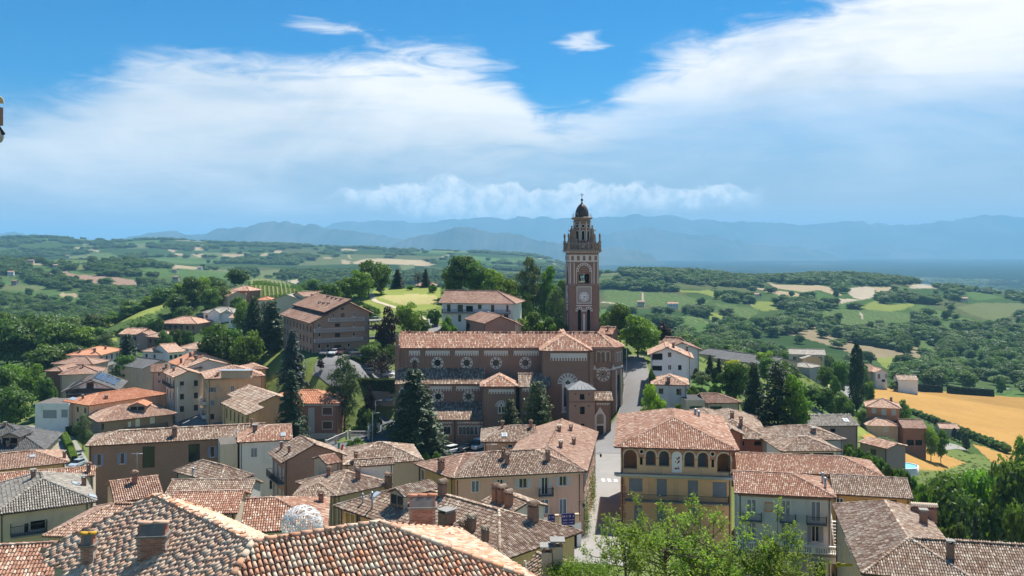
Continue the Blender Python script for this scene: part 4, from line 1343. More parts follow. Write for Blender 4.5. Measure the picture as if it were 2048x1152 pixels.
def rose(root, wall, cu, cv, r0, r1, n=16, spokes=8):
 L, Dk = voussoirs(wall, cu, cv, r0 * 1.02, r1,0,2 * math.pi, n)
 w = empty('rose_window'); w.parent = root
 L.build('stone_ring', CST, w); Dk.build('brick_ring', CBR, w)
 MB().prism(circ_pts(cu, cv, r0,24),0.26,0.30, wall.M).build('pane', GLASS, w)
 t = MB()
 for k in range(spokes):
  a = 2 * math.pi * k / spokes
  c = (cu + r0 * 0.62 * math.cos(a), cv + r0 * 0.62 * math.sin(a))
  ring_o, ring_i = circ_pts(*c, r0 * 0.27,10), circ_pts(*c, r0 * 0.2,10)
  for i in range(10):
   t.prism([ring_o[i], ring_o[(i + 1) % 10], ring_i[(i + 1) % 10], ring_i[i]],0.16,0.24, wall.M)
 tag(t.build('tracery', IRON if spokes == 6 else CST, w), kind='stuff')
 return circ_pts(cu, cv, r0, 24)


def frieze(root, wall, u0, u1, v0, v1, step=0.55, pointed=True):
 """pale panel with a row of hanging arches cut in brick along its lower edge"""
 w = MB().box(u0,-0.06, v0, u1,0.05, v1, wall.M).build('frieze', CST, root)
 z = MB(); n = max(2, int((u1 - u0) / step)); s = (u1 - u0) / n; h = (v1 - v0) * 0.62
 for k in range(n):
  c = u0 + (k + 0.5) * s
  if pointed: z.prism([(c - s * 0.30, v0 + 0.001),(c + s * 0.30, v0 + 0.001),(c, v0 + h)],-0.072,-0.05, wall.M)
  else: z.prism([(c - s * 0.27, v0 + 0.001)] + [(c + s * 0.27, v0 + 0.001)] + [(c + s * 0.27 * math.cos(a), v0 + h * 0.5 + s * 0.27 * math.sin(a)) for a in np.linspace(0, math.pi,6)],-0.072,-0.05, wall.M)
 tag(z.build('arch_row', CBR, w), kind='stuff')
 return w


def lancets(root, wall, us, v0, v1, half, holes, depth=0.35):
 for u in us:
  holes.append(arch_pts(u - half, u + half, v0, v1,8))
  L = MB(); c = v1 - half
  o = [(u + (half + 0.16) * math.cos(a), c + (half + 0.16) * math.sin(a)) for a in np.linspace(0, math.pi,9)]
  i = [(u + (half + 0.01) * math.cos(a), c + (half + 0.01) * math.sin(a)) for a in np.linspace(0, math.pi,9)]
  for k in range(8): L.prism([o[k], o[k + 1], i[k + 1], i[k]],-0.05,0.1, wall.M)
  for s_ in (-1,1): L.box(u + s_ * (half + 0.085) - 0.07,-0.05, v0, u + s_ * (half + 0.085) + 0.07,0.1, c, wall.M)
  w = L.build('arched_window', CST, root)
  MB().box(u - half, depth - 0.04, v0, u + half, depth - 0.02, v1, wall.M).build('pane', GLASS, w)


def make_church():
 root = house('church','long brick church with striped rose windows and red tiled roofs beside the bell tower','church')
 N_ = Vector((0, -1, 0)); U = Vector((1, 0, 0))
 zg = -45.0
 # ---- nave and choir
 ze = -23.2; zr = -20.1; Dn = 210.0; Dr = 216.2; Db = 222.4
 X0 = WZ(798, 696, ze).x; XB = 23.9; XR = 20.6
 e = 0.45
 Pa = [Vector((X0 - e, Dn - e, ze)), Vector((XB, Dn + 0.6 - e, ze)), Vector((26.6,213.2, ze)), Vector((26.6,219.2, ze)), Vector((XB, Db + e, ze)), Vector((X0 - e, Db + e, ze))]
 Rl, Rr = Vector((X0 - e, Dr, zr)), Vector((XR, Dr, zr))
 planes = [[Pa[0], Pa[1], Rr, Rl],[Pa[1], Pa[2], Rr],[Pa[2], Pa[3], Rr],[Pa[3], Pa[4], Rr],[Pa[4], Pa[5], Rl, Rr]]
 roof_planes(root, planes,[(Rl, Rr)] + [(p, Rr) for p in Pa[1:5]],'red',210)
 wl = Wall((X0, Dn, 0), U, N_)
 uv = lambda x, y, w_=wl: w_.uv(*q('Z7', x, y))
 holes = []
 L = XB - X0
 for cx in (453, 683, 914, 1144):
  cu, cv = uv(cx, 338)
  holes.append(rose(root, wl, cu, cv,0.78,1.28,16,6))
 # lancet with a round head in the first bay
 cu, cv = uv(273, 335)
 holes.append(arch_pts(cu - 0.5, cu + 0.5, cv - 2.3, cv + 0.6))
 Lw, Dk = voussoirs(wl, cu, cv + 0.1,0.52,0.98,0, math.pi,9)
 aw = Lw.build('arched_window', CST, root); Dk.build('brick_ring', CBR, aw)
 MB().box(cu - 0.5,0.25, cv - 2.3, cu + 0.5,0.28, cv + 0.6, wl.M).build('pane', GLASS, aw)
 # choir bay: triple arcade under the eave and a wheel window
 lancets(root, wl,[uv(x,290)[0] for x in (1721,1757,1795)], uv(1757,330)[1], uv(1757,250)[1],0.42, holes)
 cu, cv = uv(1757, 427)
 holes.append(rose(root, wl, cu, cv,0.95,1.55,20,8))
 mb = MB()
 wl.mesh(mb,[(0, zg),(L, zg),(L, ze + 0.2),(0, ze + 0.2)], holes,0.3)
 pts = [(XB, Dn),(26.2,213.3),(26.2,219.0),(XB, Db),(X0, Db),(X0, Dn)]
 for (x0, y0), (x1, y1) in zip(pts, pts[1:]):
  u_ = Vector((x1 - x0, y1 - y0,0)); n_ = Vector((u_.y,-u_.x,0))
  w2 = Wall((x0, y0, 0), u_, n_)
  hh = []
  if (x0, y0) == (XB, Dn):            # angled facet of the apse with its tall window
   ll = u_.length
   hh.append(arch_pts(ll * 0.3, ll * 0.72,-38.0,-29.5,8, True))
   lancets(root, w2,[ll * 0.28, ll * 0.55, ll * 0.82],-26.6,-24.4,0.3, hh)
   fr = MB().box(ll * 0.16,-0.09,-39, ll * 0.27,0.05,-28.5, w2.M).box(ll * 0.75,-0.09,-39, ll * 0.86,0.05,-28.5, w2.M).box(ll * 0.1,-0.14,-39.5, ll * 0.92,0.05,-39, w2.M)
   f_ = fr.build('window_surround', CST, root)
   MB().box(ll * 0.3,0.25,-38, ll * 0.72,0.28,-29.5, w2.M).build('pane', GLASS, f_)
   MB().box(0,-0.18,-28.1, ll,0.02,-27.7, w2.M).build('string_course', CST, root)
  w2.mesh(mb,[(0, zg),(u_.length, zg),(u_.length, ze + 0.2),(0, ze + 0.2)], hh,0.3)
 # west front gable
 mb.add([(X0, Dn, ze + 0.2),(X0, Db, ze + 0.2),(X0, Dr, zr - 0.1)],[(0,2,1)])
 mb.build('nave_wall', CBR, root)
 # pilasters, cornice, friezes of the nave
 for x in (207, 338, 570, 803, 1031):
  u0 = uv(x - 11,300)[0]; u1 = uv(x + 11,300)[0]
  MB().box(u0,-0.28,-33, u1,0.02, ze - 0.35, wl.M).build('pilaster', CBR, root)
 MB().box(0,-0.34, ze - 0.34, L,0.02, ze - 0.12, wl.M).box(0,-0.25, ze - 0.6, L,0.02, ze - 0.344, wl.M).build('cornice', TBR, root)
 for x0, x1 in ((228,316),(358,549),(590,777),(819,1009),(1052,1250)):
  frieze(root, wl, uv(x0,260)[0], uv(x1,260)[0], uv(x0,283)[1], uv(x0,237)[1])
 frieze(root, wl, uv(1703,240)[0], uv(1816,240)[0], uv(1757,246)[1], uv(1757,230)[1],0.4)
 for x in (1690, 1836):
  c = uv(x, 400)[0]
  MB().box(c - 0.38,-0.55, zg, c + 0.38,0.02,-28.2, wl.M).box(c - 0.26,-0.30,-28.2, c + 0.26,0.02, ze - 0.62, wl.M).build('buttress', CBR, root)
  MB().prism([(c - 0.5,-28.2),(c + 0.5,-28.2),(c,-27.0)],-0.68,0.02, wl.M).build('buttress_cap', CST, root)
 MB().box(uv(1700,340)[0],-0.2,-28.4, uv(1826,340)[0],0.02,-28.05, wl.M).build('string_course', CST, root)
 # corner turret with pinnacle at the west front
 b = MB().box(X0 - 0.9, Dn - 0.7, zg, X0 + 0.15, Dn + 0.5, ze + 0.4)
 b.build('corner_buttress', CBR, root)
 MB().box(X0 - 1.0, Dn - 0.8, ze + 0.4, X0 + 0.25, Dn + 0.6, ze + 0.75).ring([(0.42, ze + 0.75),(0.40, ze + 2.2),(0.55, ze + 2.3),(0.5, ze + 2.5),(0.06, ze + 3.6),(0.16, ze + 3.7),(0.02, ze + 4.0)],8, Matrix.Translation((X0 - 0.4, Dn - 0.1,0))).build('pinnacle', DST, root)
 # ---- transept
 tr = wing(root, q('Z7',1262,244), q('Z7',1672,244),203.6,24.5,'hip',27,'red', CBR,0.45, base=zg)
 w3, L3 = tr['walls']['F']
 uv3 = lambda x, y: w3.uv(*q('Z7', x, y))
 frieze(root, w3, uv3(1342,280)[0], uv3(1630,280)[0], uv3(1480,322)[1], uv3(1480,262)[1],0.62, False)
 for x in (1300, 1665):
  c = uv3(x, 400)[0]
  MB().box(c - 0.45,-0.3, zg, c + 0.45,0.02, tr['z'] - 0.3, w3.M).build('pilaster', CBR, root)
 MB().box(0.0,-0.32, tr['z'] - 0.28, L3,0.0, tr['z'] + 0.1, w3.M).build('cornice', TBR, root)
 cu = uv3(1480, 500)[0]
 vs, vt = uv3(1480, 500)[1], uv3(1480, 388)[1]
 Lw, Dk = voussoirs(w3, cu, vs,1.36,2.2,-0.05, math.pi + 0.05,17)
 ww = Lw.build('great_window', CST, root); Dk.build('brick_ring', CBR, ww)
 vb = uv3(1480, 735)[1]
 MB().prism(arch_pts(cu - 1.34, cu + 1.34, vb + 0.5, vs + 1.34,10),-0.03,0.0, w3.M).build('stone_panel', CST, ww)
 for du in (-0.68, 0.0, 0.68):
  MB().prism(arch_pts(cu + du - 0.25, cu + du + 0.25, vb + 1.5, vs - 0.9,6),-0.05,-0.032, w3.M).build('pane', GLASS, ww)
 for (a, bb) in ((0,0.33),(0,-0.33),(0.33,0),(-0.33,0)):
  MB().prism(circ_pts(cu + a, vs + 0.15 + bb,0.24,12),-0.05,-0.032, w3.M).build('quatrefoil', DARK, ww)
 for du in (-0.6,0.0,0.6): MB().prism(circ_pts(cu + du, vb + 0.95,0.17,10),-0.05,-0.032, w3.M).build('foil', DARK, ww)
 MB().box(cu - 1.5,-0.3, vb + 0.15, cu + 1.5,0.0, vb + 0.5, w3.M).build('sill', CST, ww)
 # ---- aisle: lean-to roof against the nave
 za0, za1, Da = -27.9, -30.8, 204.4
 xa0 = X0 - 0.3; xa1 = W(960, 768, Da).x + 1.0
 roof_planes(root,[[Vector((xa0, Da, za1)), Vector((xa1, Da, za1)), Vector((xa1, Dn - 0.003, za0)), Vector((xa0, Dn - 0.003, za0))]],[],'old',205)
 wa = Wall((X0 + 0.1, Da + 0.5, 0), U, N_)
 uva = lambda x, y: wa.uv(*q('Z7', x, y))
 ha = []
 for cx in (458,697): ha.append(rose(root, wa, *uva(cx,603),0.74,1.22,16,6))
 mb = MB()
 wa.mesh(mb,[(0, zg),(xa1 - X0 - 0.2, zg),(xa1 - X0 - 0.2, za1 + 0.1),(0, za1 + 0.1)], ha,0.3)
 mb.add([(X0 + 0.1, Da + 0.5, zg),(X0 + 0.1, Dn, zg),(X0 + 0.1, Dn, za0 - 0.1),(X0 + 0.1, Da + 0.5, za1 + 0.12)],[(3,2,1,0)])
 mb.build('aisle_wall', CBR, root)
 for x in (582, 800, 330):
  c = uva(x, 600)[0]
  MB().box(c - 0.4,-0.3, zg, c + 0.4,0.02, za1 - 0.15, wa.M).build('pilaster', CBR, root)
 for x0, x1 in ((392,566),(600,785),(165,318)):
  frieze(root, wa, uva(x0,540)[0], uva(x1,540)[0], uva(600,560)[1], uva(600,522)[1],0.62, False)
 MB().box(-0.2,-0.25, za1 - 0.2, xa1 - X0 - 0.2,0.0, za1 + 0.02, wa.M).build('cornice', TBR, root)
 # ---- chapel beside the aisle and link to the transept
 ch = wing(root, q('Z7',788,525), q('Z7',1085,525),199.2,11.2,'hip',25,'red', CBR,0.4, base=zg)
 wc, Lc = ch['walls']['F']
 uvc = lambda x, y: wc.uv(*q('Z7', x, y))
 frieze(root, wc, uvc(855,560)[0], uvc(1058,560)[0], uvc(950,582)[1], uvc(950,546)[1],0.6, False)
 c, v = uvc(955, 680)
 Lw, Dk = voussoirs(wc, c, v,0.78,1.2,0, math.pi,13)
 cwn = Lw.build('chapel_window', CST, root); Dk.build('brick_ring', CBR, cwn)
 vb = uvc(955, 740)[1]
 MB().prism(arch_pts(c - 0.76, c + 0.76, vb, v + 0.76,8),-0.03,0.0, wc.M).build('stone_panel', CST, cwn)
 for du in (-0.34,0.34): MB().prism(arch_pts(c + du - 0.22, c + du + 0.22, vb + 0.3, v - 0.05,6),-0.05,-0.032, wc.M).build('pane', GLASS, cwn)
 MB().prism(circ_pts(c, v + 0.3,0.2,10),-0.05,-0.032, wc.M).build('foil', DARK, cwn)
 lk = wing(root, q('Z7',1087,528), q('Z7',1345,528),200.4,9.4,'gx',26,'old', CBR,0.4, base=zg)
 wk, Lk = lk['walls']['F']
 frieze(root, wk,0.6, Lk - 0.6, lk['z'] - 1.1, lk['z'] - 0.3,0.6, False)
 # ---- low annex with arcaded windows
 an_ = wing(root, q('Z7',330,787), q('Z7',812,787),198.0,6.9,'shed',22,'old', CBR,0.35, base=zg)
 wn, Ln = an_['walls']['F']
 uvn = lambda x, y: wn.uv(*q('Z7', x, y))
 for grp in ((450,483,515,545),(632,663,694,725,757,790)):
  for x in grp:
   u, v1 = uvn(x,838); v0 = uvn(x,902)[1]
   p = MB().prism(arch_pts(u - 0.5, u + 0.5, v0 - 0.1, v1 + 0.25,8),-0.04,0.0, wn.M).build('arched_window', CST, root)
   MB().prism(arch_pts(u - 0.32, u + 0.32, v0, v1,8),-0.06,-0.042, wn.M).build('pane', GLASS, p)
 for x0, x1 in ((425, 568), (612, 808)):
  frieze(root, wn, uvn(x0,810)[0], uvn(x1,810)[0], uvn(700,818)[1], uvn(700,803)[1],0.5, False)
 c = uvn(590, 850)[0]
 MB().box(c - 0.12,-0.14, zg, c + 0.12,0.0, an_['z'] - 0.1, wn.M).build('downpipe', IRON, root)
 settle(root)
 # ---- old brick turret with a lead roof, standing before the transept
 t = house('brick_turret','square old brick turret with pale sheet metal pyramid roof beside the church portal','turret')
 tw_ = wing(t, q('Z7',1480,550), q('Z7',1702,548),191.5,5.9,'flat',0,'grey', BR_OLD,0.28, base=zg,
               wins=[('F','Z7',1574,582,1610,628,'dk'),('F','Z7',1576,682,1612,742,'dk'),('F','Z7',1582,818,1612,850,'dk')])
 A, B, C, D_ = tw_['A'], tw_['B'], tw_['C'], tw_['D']
 ap = (A + C) / 2 + Vector((0, 0, 1.5))
 rb = MB()
 for p_, q2 in ((A, B),(B, C),(C, D_),(D_, A)):
  rb.add([p_, q2, ap], [(0, 1, 2)])
  for k in range(1, 6):
   s_ = p_.lerp(q2, k / 6)
   e2 = s_.lerp(ap,1 - abs(k / 6 - 0.5) * 2 * 0.98)
   rb.tube(s_ + Vector((0,0,0.03)), e2 + Vector((0,0,0.03)),0.035, n=4)
 rb.add([A, B, C, D_, A - Vector((0,0, .2)), B - Vector((0,0, .2)), C - Vector((0,0, .2)), D_ - Vector((0,0, .2))],[(0,4,5,1),(1,5,6,2),(2,6,7,3),(3,7,4,0),(4,7,6,5)])
 rb.build('roof', LEAD, t)
 wt_, Lt = tw_['walls']['F']
 for x, y in ((1540,583),(1645,583),(1538,677),(1645,677)):
  u, v = wt_.uv(*q('Z7', x, y))
  MB().prism(circ_pts(u, v,0.16,10),-0.02,0.0, wt_.M).build('putlog_hole', DARK, t)
 MB().box(-0.05,-0.12, wt_.uv(*q('Z7',1590,652))[1], Lt + 0.05,0.0, wt_.uv(*q('Z7',1590,640))[1], wt_.M).build('string_course', BR_RED, t)
 settle(t)
 # ---- side portal block
 p = house('church_portal','brick side portal block with a pale gabled gothic doorway and a lean tiled roof','portal')
 pw = wing(p, q('Z7',1680,636), q('Z7',1832,636),199.0,6.0,'gx',24,'old', CBR,0.3, base=zg)
 wp, Lp = pw['walls']['F']
 uvp = lambda x, y: wp.uv(*q('Z7', x, y))
 g = MB()
 x0, x1 = uvp(1688,760)[0], uvp(1778,760)[0]; xc = (x0 + x1) / 2
 g.prism([(x0, uvp(1730,950)[1]),(x1, uvp(1730,950)[1]),(x1, uvp(1730,755)[1]),(xc, uvp(1730,682)[1]),(x0, uvp(1730,755)[1])],-0.35,0.0, wp.M)
 g.build('gabled_surround', CST, p)
 MB().prism(arch_pts(x0 + 0.5, x1 - 0.5, uvp(1730,815)[1], uvp(1730,735)[1],8),-0.36,-0.33, wp.M).build('tympanum', DST, p)
 MB().box(x0 + 0.55,-0.37, uvp(1730,948)[1], x1 - 0.55,-0.345, uvp(1730,830)[1], wp.M).build('door', WOOD_D, p)
 MB().box(x0 + 0.35,-0.42, uvp(1730,828)[1], x1 - 0.35,-0.352, uvp(1730,815)[1], wp.M).build('lintel', CST, p)
 frieze(p, wp,0.2, Lp - 0.2, uvp(1750,670)[1], uvp(1750,655)[1],0.5, False)
 MB().box(xc - 2.4,-1.1, uvp(1730,950)[1] - 0.6, xc + 2.4,0.0, uvp(1730,950)[1] - 0.02, wp.M).build('step', CONC, p)
 settle(p)


make_church()


# ------------------------------------------------------------------ bell tower
def make_tower():
 t = house('bell_tower','tall brick bell tower with clock, statues and brown dome behind the church','tower')
 cx, cyy = 17.55, 225.9
 T0 = Matrix.Translation((cx, cyy,0)) @ Matrix.Rotation(R(4),4,'Z')
 Rk = [T0 @ Matrix.Rotation(k * math.pi / 2,4,'Z') for k in range(4)]
 hw = 3.62

 class FW(Wall):
  def __init__(s, M, hw_):
   O = M @ Vector((-hw_,-hw_,0)); U = (M.to_3x3() @ Vector((1,0,0))); N = (M.to_3x3() @ Vector((0,-1,0)))
   Wall.__init__(s, O, U, N)

 def band(z0, z1, h_, name, mat, M=T0):
  return MB().box(-h_,-h_, z0, h_, h_, z1, M).build(name, mat, t)

 shaft = MB(); bel = MB(); pil = MB(); strips = MB()
 faces = [FW(M, hw) for M in Rk]
 W2 = hw * 2
 for k, f in enumerate(faces):
  # lower stage with twin lancets and clock stage
  holes = [arch_pts(W2 / 2 - 1.55, W2 / 2 - 0.72,-24.0,-15.0), arch_pts(W2 / 2 + 0.72, W2 / 2 + 1.55,-24.0,-15.0)]
  f.mesh(shaft,[(0,-46),(W2,-46),(W2,-9.1),(0,-9.1)], holes,0.5)
  for s_ in (-1, 1):
   d = MB().box(W2 / 2 + s_ * 1.135 - 0.42,0.5,-24, W2 / 2 + s_ * 1.135 + 0.42,0.52,-15, f.M).build('slit_window', DARK, t)
   Lw, Dk = voussoirs(f, W2 / 2 + s_ * 1.135,-15.45,0.44,0.95,-0.1, math.pi + 0.1,9)
   Lw.build('stone_ring', CST, d); Dk.build('brick_ring', TBR, d)
  strips.box(W2 / 2 - 0.22,-0.06,-24, W2 / 2 + 0.22,0.0,-16.2, f.M)
  strips.box(W2 / 2 - 2.0,-0.08,-14.25, W2 / 2 + 2.0,0.0,-13.95, f.M)
  for s_ in (0, 1):
   x = 0 if s_ == 0 else W2
   pil.box(x - (0.16 if s_ == 0 else 1.5),-0.16,-46, x + (1.5 if s_ == 0 else 0.16),0.0,-9.3, f.M)
  # belfry stage: open pointed arch with a colonnette
  ho = arch_pts(W2 / 2 - 1.32, W2 / 2 + 1.32,-9.0,-5.55,10)
  f.mesh(bel,[(0,-8.9),(W2,-8.9),(W2,-1.0),(0,-1.0)],[[(u, max(v,-8.6)) for u, v in ho]],0.75)
  Lw, Dk = voussoirs(f, W2 / 2,-5.5,1.36,1.85,-0.15, math.pi + 0.15,19)
  br = Lw.build('belfry_arch', CST, t); Dk.build('brick_ring', TBR, br)
  tr = MB().prism([(W2 / 2 - 1.3,-6.3)] + [(W2 / 2 + 1.3 * math.cos(a),-5.6 + 0.04 + 1.3 * math.sin(a)) for a in np.linspace(math.pi,0,10)] + [(W2 / 2 + 1.3,-6.3)],0.12,0.3, f.M)
  tr.build('tympanum', TBR, br)
  st = MB()
  for a in range(4):
   M2 = f.M @ Matrix.Translation((W2 / 2,0.1,-5.1)) @ Matrix.Rotation(a * math.pi / 4,4,'Y')
   st.box(-0.62,-0.02,-0.06,0.62,0.02,0.06, M2)
  st.build('star', CST, br)
  MB().ring([(0.14,-8.9),(0.11,-8.6),(0.11,-6.5),(0.2,-6.3)],8, f.M @ Matrix.Translation((W2 / 2,0.35,0))).build('colonnette', CST, br)
  for u in (0.12,1.05, W2 - 1.25, W2 - 0.32):
   strips.box(u,-0.09,-8.7, u + 0.2,0.0,-3.5, f.M)
  for u in (W2 / 2 - 2.0, W2 / 2 + 1.85): strips.box(u,-0.07,-8.7, u + 0.15,0.0,-5.8, f.M)
  # corbel table: pale band with blind arches
  cb = MB().box(-0.1,-0.12,-3.3, W2 + 0.1,0.0,-1.55, f.M).build('corbel_band', CST, t)
  ar = MB()
  for i in range(5):
   u = W2 * (i + 0.5) / 5
   ar.prism(arch_pts(u - 0.34, u + 0.34,-2.95,-1.75,6),-0.14,-0.122, f.M)
  tag(ar.build('blind_arch', TBR, cb), kind='stuff')
  # balustrade between the corner piers
  bl = MB()
  y = -0.32
  for z in (-0.4,1.05): bl.box(-0.3, y - 0.1, z, W2 + 0.3, y + 0.1, z + 0.22, f.M)
  n = 9
  for i in range(n):
   a = 0.3 + (W2 - 0.6) * i / n; b_ = 0.3 + (W2 - 0.6) * (i + 1) / n
   for (p0, p1) in (((a,-0.2),(b_,1.07)),((b_,-0.2),(a,1.07))):
    bl.tube(f.p(p0[0], p0[1],0.32), f.p(p1[0], p1[1],0.32),0.07, n=4)
   if i % 3 == 0 and i: bl.box(a - 0.16, y - 0.16,-0.4, a + 0.16, y + 0.16,1.5, f.M)
  bl.build('balustrade', DST, t)
 shaft.build('shaft', TBR, t); bel.build('belfry', TBR, t); tag(pil.build('corner_pilaster', TBR, t), kind='stuff'); tag(strips.build('stone_strip', CST, t), kind='stuff')
 band(-9.12, -8.85, hw + 0.22, 'cornice', DST)
 band(-1.05, -0.75, hw + 0.35, 'cornice', DST)
 c = band(-0.72,-0.42, hw + 0.72,'cornice', DST)
 dn = MB()
 for M in Rk:
  for i in range(17): dn.box(-hw - 0.3 + i * 0.49,-hw - 0.6,-1.02,-hw - 0.3 + i * 0.49 + 0.22,-hw - 0.3,-0.735, M)
 tag(dn.build('dentil', CST, c), kind='stuff')
 # clock on each face
 for k, f in enumerate(faces):
  pn = MB().box(W2 / 2 - 1.9,-0.1,-13.6, W2 / 2 + 1.9,0.0,-9.35, f.M).build('clock_panel', plaster('clock_panel_stone',(0.36,0.31,0.28),(0.2,0.17,0.15),0.5), t)
  fr = MB()
  for x0, z0, x1, z1 in ((-1.9,-13.6,1.9,-13.4),(-1.9,-9.55,1.9,-9.35),(-1.9,-13.4,-1.72,-9.55),(1.72,-13.4,1.9,-9.55)):
   fr.box(W2 / 2 + x0,-0.17, z0, W2 / 2 + x1,-0.101, z1, f.M)
  fr.build('panel_border', CST, pn)
  cz = -11.9
  MB().prism(circ_pts(W2 / 2, cz,1.42,28),-0.15,-0.101, f.M).build('clock_rim', DST, pn)
  dl = MB().prism(circ_pts(W2 / 2, cz,1.24,28),-0.18,-0.151, f.M).build('clock_face', paint('clock_white',(0.72,0.71,0.69),0.5,0.05), pn)
  nm = MB()
  for h_ in range(12):
   M2 = f.M @ Matrix.Translation((W2 / 2,0, cz)) @ Matrix.Rotation(h_ * math.pi / 6,4,'Y')
   for o_ in ((-0.09,0.0,0.09) if h_ in (3,8,7,2,4,9) else (-0.05,0.05)):
    nm.box(o_ - 0.025,-0.20,0.78, o_ + 0.025,-0.181,1.13, M2)
  tag(nm.build('numeral', IRON, pn), kind='stuff')
  hd = MB()
  for ang, l_, w_ in ((math.radians(100),0.7,0.06),(math.radians(186),1.0,0.045)):
   M2 = f.M @ Matrix.Translation((W2 / 2,0, cz)) @ Matrix.Rotation(ang,4,'Y')
   hd.box(-w_,-0.225,-0.2, w_,-0.205, l_, M2)
  hd.build('clock_hands', IRON, pn)
 # corner piers with finials
 for M in Rk:
  P = M @ Matrix.Translation((-hw - 0.25,-hw - 0.25,0))
  MB().box(-0.3,-0.3,-0.42,0.3,0.3,1.7, P).box(-0.38,-0.38,1.7,0.38,0.38,1.85, P).ring([(0.2,1.85),(0.22,2.9),(0.34,3.0),(0.3,3.15),(0.2,3.3),(0.26,3.55),(0.04,3.8)],8, P).build('corner_pinnacle', DST, t)
 # octagonal lantern
 MB().ring([(2.75,-0.45),(2.75,1.5),(2.45,1.7),(2.05,1.9),(2.05,7.2)],8, T0, smooth=False, ph=math.pi / 8).build('lantern_drum', TBR, t)
 MB().ring([(2.1,6.5),(2.3,6.7),(2.3,6.9),(2.1,6.95)],8, T0, False, ph=math.pi / 8).ring([(2.3,7.2),(2.75,7.5),(2.75,7.75),(2.45,7.9)],8, T0, False, ph=math.pi / 8).build('lantern_cornice', DST, t)
 for k in range(8):
  M = T0 @ Matrix.Rotation(k * math.pi / 4,4,'Z')
  ap_ = 2.05 * math.cos(math.pi / 8)
  y = -ap_
  wn = MB().prism(circ_pts(0,5.6,0.5,16), y - 0.06, y + 0.02, M).build('oculus', CST, t)
  MB().prism(circ_pts(0,5.6,0.36,16), y - 0.08, y - 0.062, M).build('pane', DARK, wn)
  nc = MB().prism(arch_pts(-0.48,0.48,2.2,4.6,6), y - 0.05, y + 0.02, M).build('niche', CST, t)
  MB().prism(arch_pts(-0.34,0.34,2.2,4.4,6), y - 0.07, y - 0.052, M).build('niche_recess', DARK, nc)
  MB().box(-0.4,-2.75 * math.cos(math.pi / 8) - 0.05,0.2,0.4,-2.4,1.3, M).build('panel', CST, t)
  M8 = T0 @ Matrix.Rotation((k + 0.5) * math.pi / 4,4,'Z')
  MB().ring([(0.2,1.9),(0.15,2.1),(0.15,6.3),(0.24,6.5)],8, M8 @ Matrix.Translation((0,-2.1,0))).build('colonnette', CST, t)
 # statues on pedestals at the four corners (and a half volute behind each)
 for M in Rk:
  P = M @ Matrix.Translation((-2.25,-2.25,0)) @ Matrix.Rotation(R(-45),4,'Z')
  MB().box(-0.6,-0.6,-0.42,0.6,0.6,2.2, P).box(-0.7,-0.7,2.2,0.7,0.7,2.45, P).build('pedestal', DST, t)
  s = MB().ring([(0.55,2.45),(0.5,2.9),(0.42,3.6),(0.46,4.3),(0.5,4.75),(0.3,5.05),(0.16,5.15),(0.15,5.25)],10, P)
  s.ring([(0.05,5.2),(0.2,5.3),(0.24,5.5),(0.2,5.7),(0.06,5.8)],8, P)
  s.tube(P @ Vector((-0.42,0,4.7)), P @ Vector((-0.62,-0.3,4.0)),0.15,0.12); s.tube(P @ Vector((-0.62,-0.3,4.0)), P @ Vector((-0.3,-0.6,4.4)),0.12,0.09)
  s.tube(P @ Vector((0.42,0,4.7)), P @ Vector((0.75,-0.2,4.3)),0.15,0.12); s.tube(P @ Vector((0.75,-0.2,4.3)), P @ Vector((0.95,-0.45,4.75)),0.12,0.09)
  for a in range(7):
   an_ = a * 0.9
   s.tube(P @ Vector((0.5 * math.cos(an_),0.5 * math.sin(an_),2.5)), P @ Vector((0.42 * math.cos(an_ + .3),0.42 * math.sin(an_ + .3),4.6)),0.1,0.05)
  s.build('statue', DST, t)
 # dome with ribs, lantern ball and cross
 pr = [(1.66,7.9),(1.70,8.3),(1.66,8.9),(1.52,9.5),(1.28,10.1),(0.92,10.65),(0.5,11.05),(0.22,11.25)]
 d = MB().ring(pr,24, T0).build('dome', DOME, t)
 rb = MB()
 for k in range(8):
  a = (k + 0.5) * math.pi / 4
  for (r0, z0), (r1, z1) in zip(pr, pr[1:]):
   rb.tube(T0 @ Vector((r0 * math.cos(a), r0 * math.sin(a), z0)), T0 @ Vector((r1 * math.cos(a), r1 * math.sin(a), z1)),0.07, n=4)
 rb.build('rib', DOME, d)
 MB().ring([(0.22,11.2),(0.3,11.35),(0.16,11.5),(0.14,11.9),(0.3,12.05),(0.34,12.25),(0.2,12.45),(0.06,12.55),(0.05,12.9)],10, T0).build('finial', IRON, t)
 MB().box(-0.06,-0.05,12.85,0.06,0.05,13.95, T0).box(-0.42,-0.05,13.4,0.42,0.05,13.52, T0).build('cross', IRON, t)
 rl = MB()
 for M in Rk:
  for x in (-1, 1):
   rl.tube(M @ Vector((x * 1.9,-1.9,7.9)), M @ Vector((x * 1.9,-1.9,8.8)),0.04, n=4)
   rl.tube(M @ Vector((x * 1.9,-1.9,8.75)), M @ Vector((x * 1.3,-2.2,8.75)),0.03, n=4)
   rl.tube(M @ Vector((x * 1.3,-2.2,7.9)), M @ Vector((x * 1.3,-2.2,8.8)),0.03, n=4)
 tag(rl.build('rail', ZINC, t), kind='stuff')
 # bells inside
 for x in (-0.75, 0.75):
  MB().ring([(0.62,-8.1),(0.5,-7.8),(0.36,-7.2),(0.3,-6.9),(0.05,-6.75)],12, T0 @ Matrix.Translation((x,0,0))).build('bell', IRON, t)
 MB().box(-3.3,-0.12,-6.75,3.3,0.12,-6.55, T0).build('bell_beam', WOOD_D, t)
 settle(t)
 t.location *= 1.07; t.scale = (1.07,) * 3      # stands a little behind the choir


make_tower()
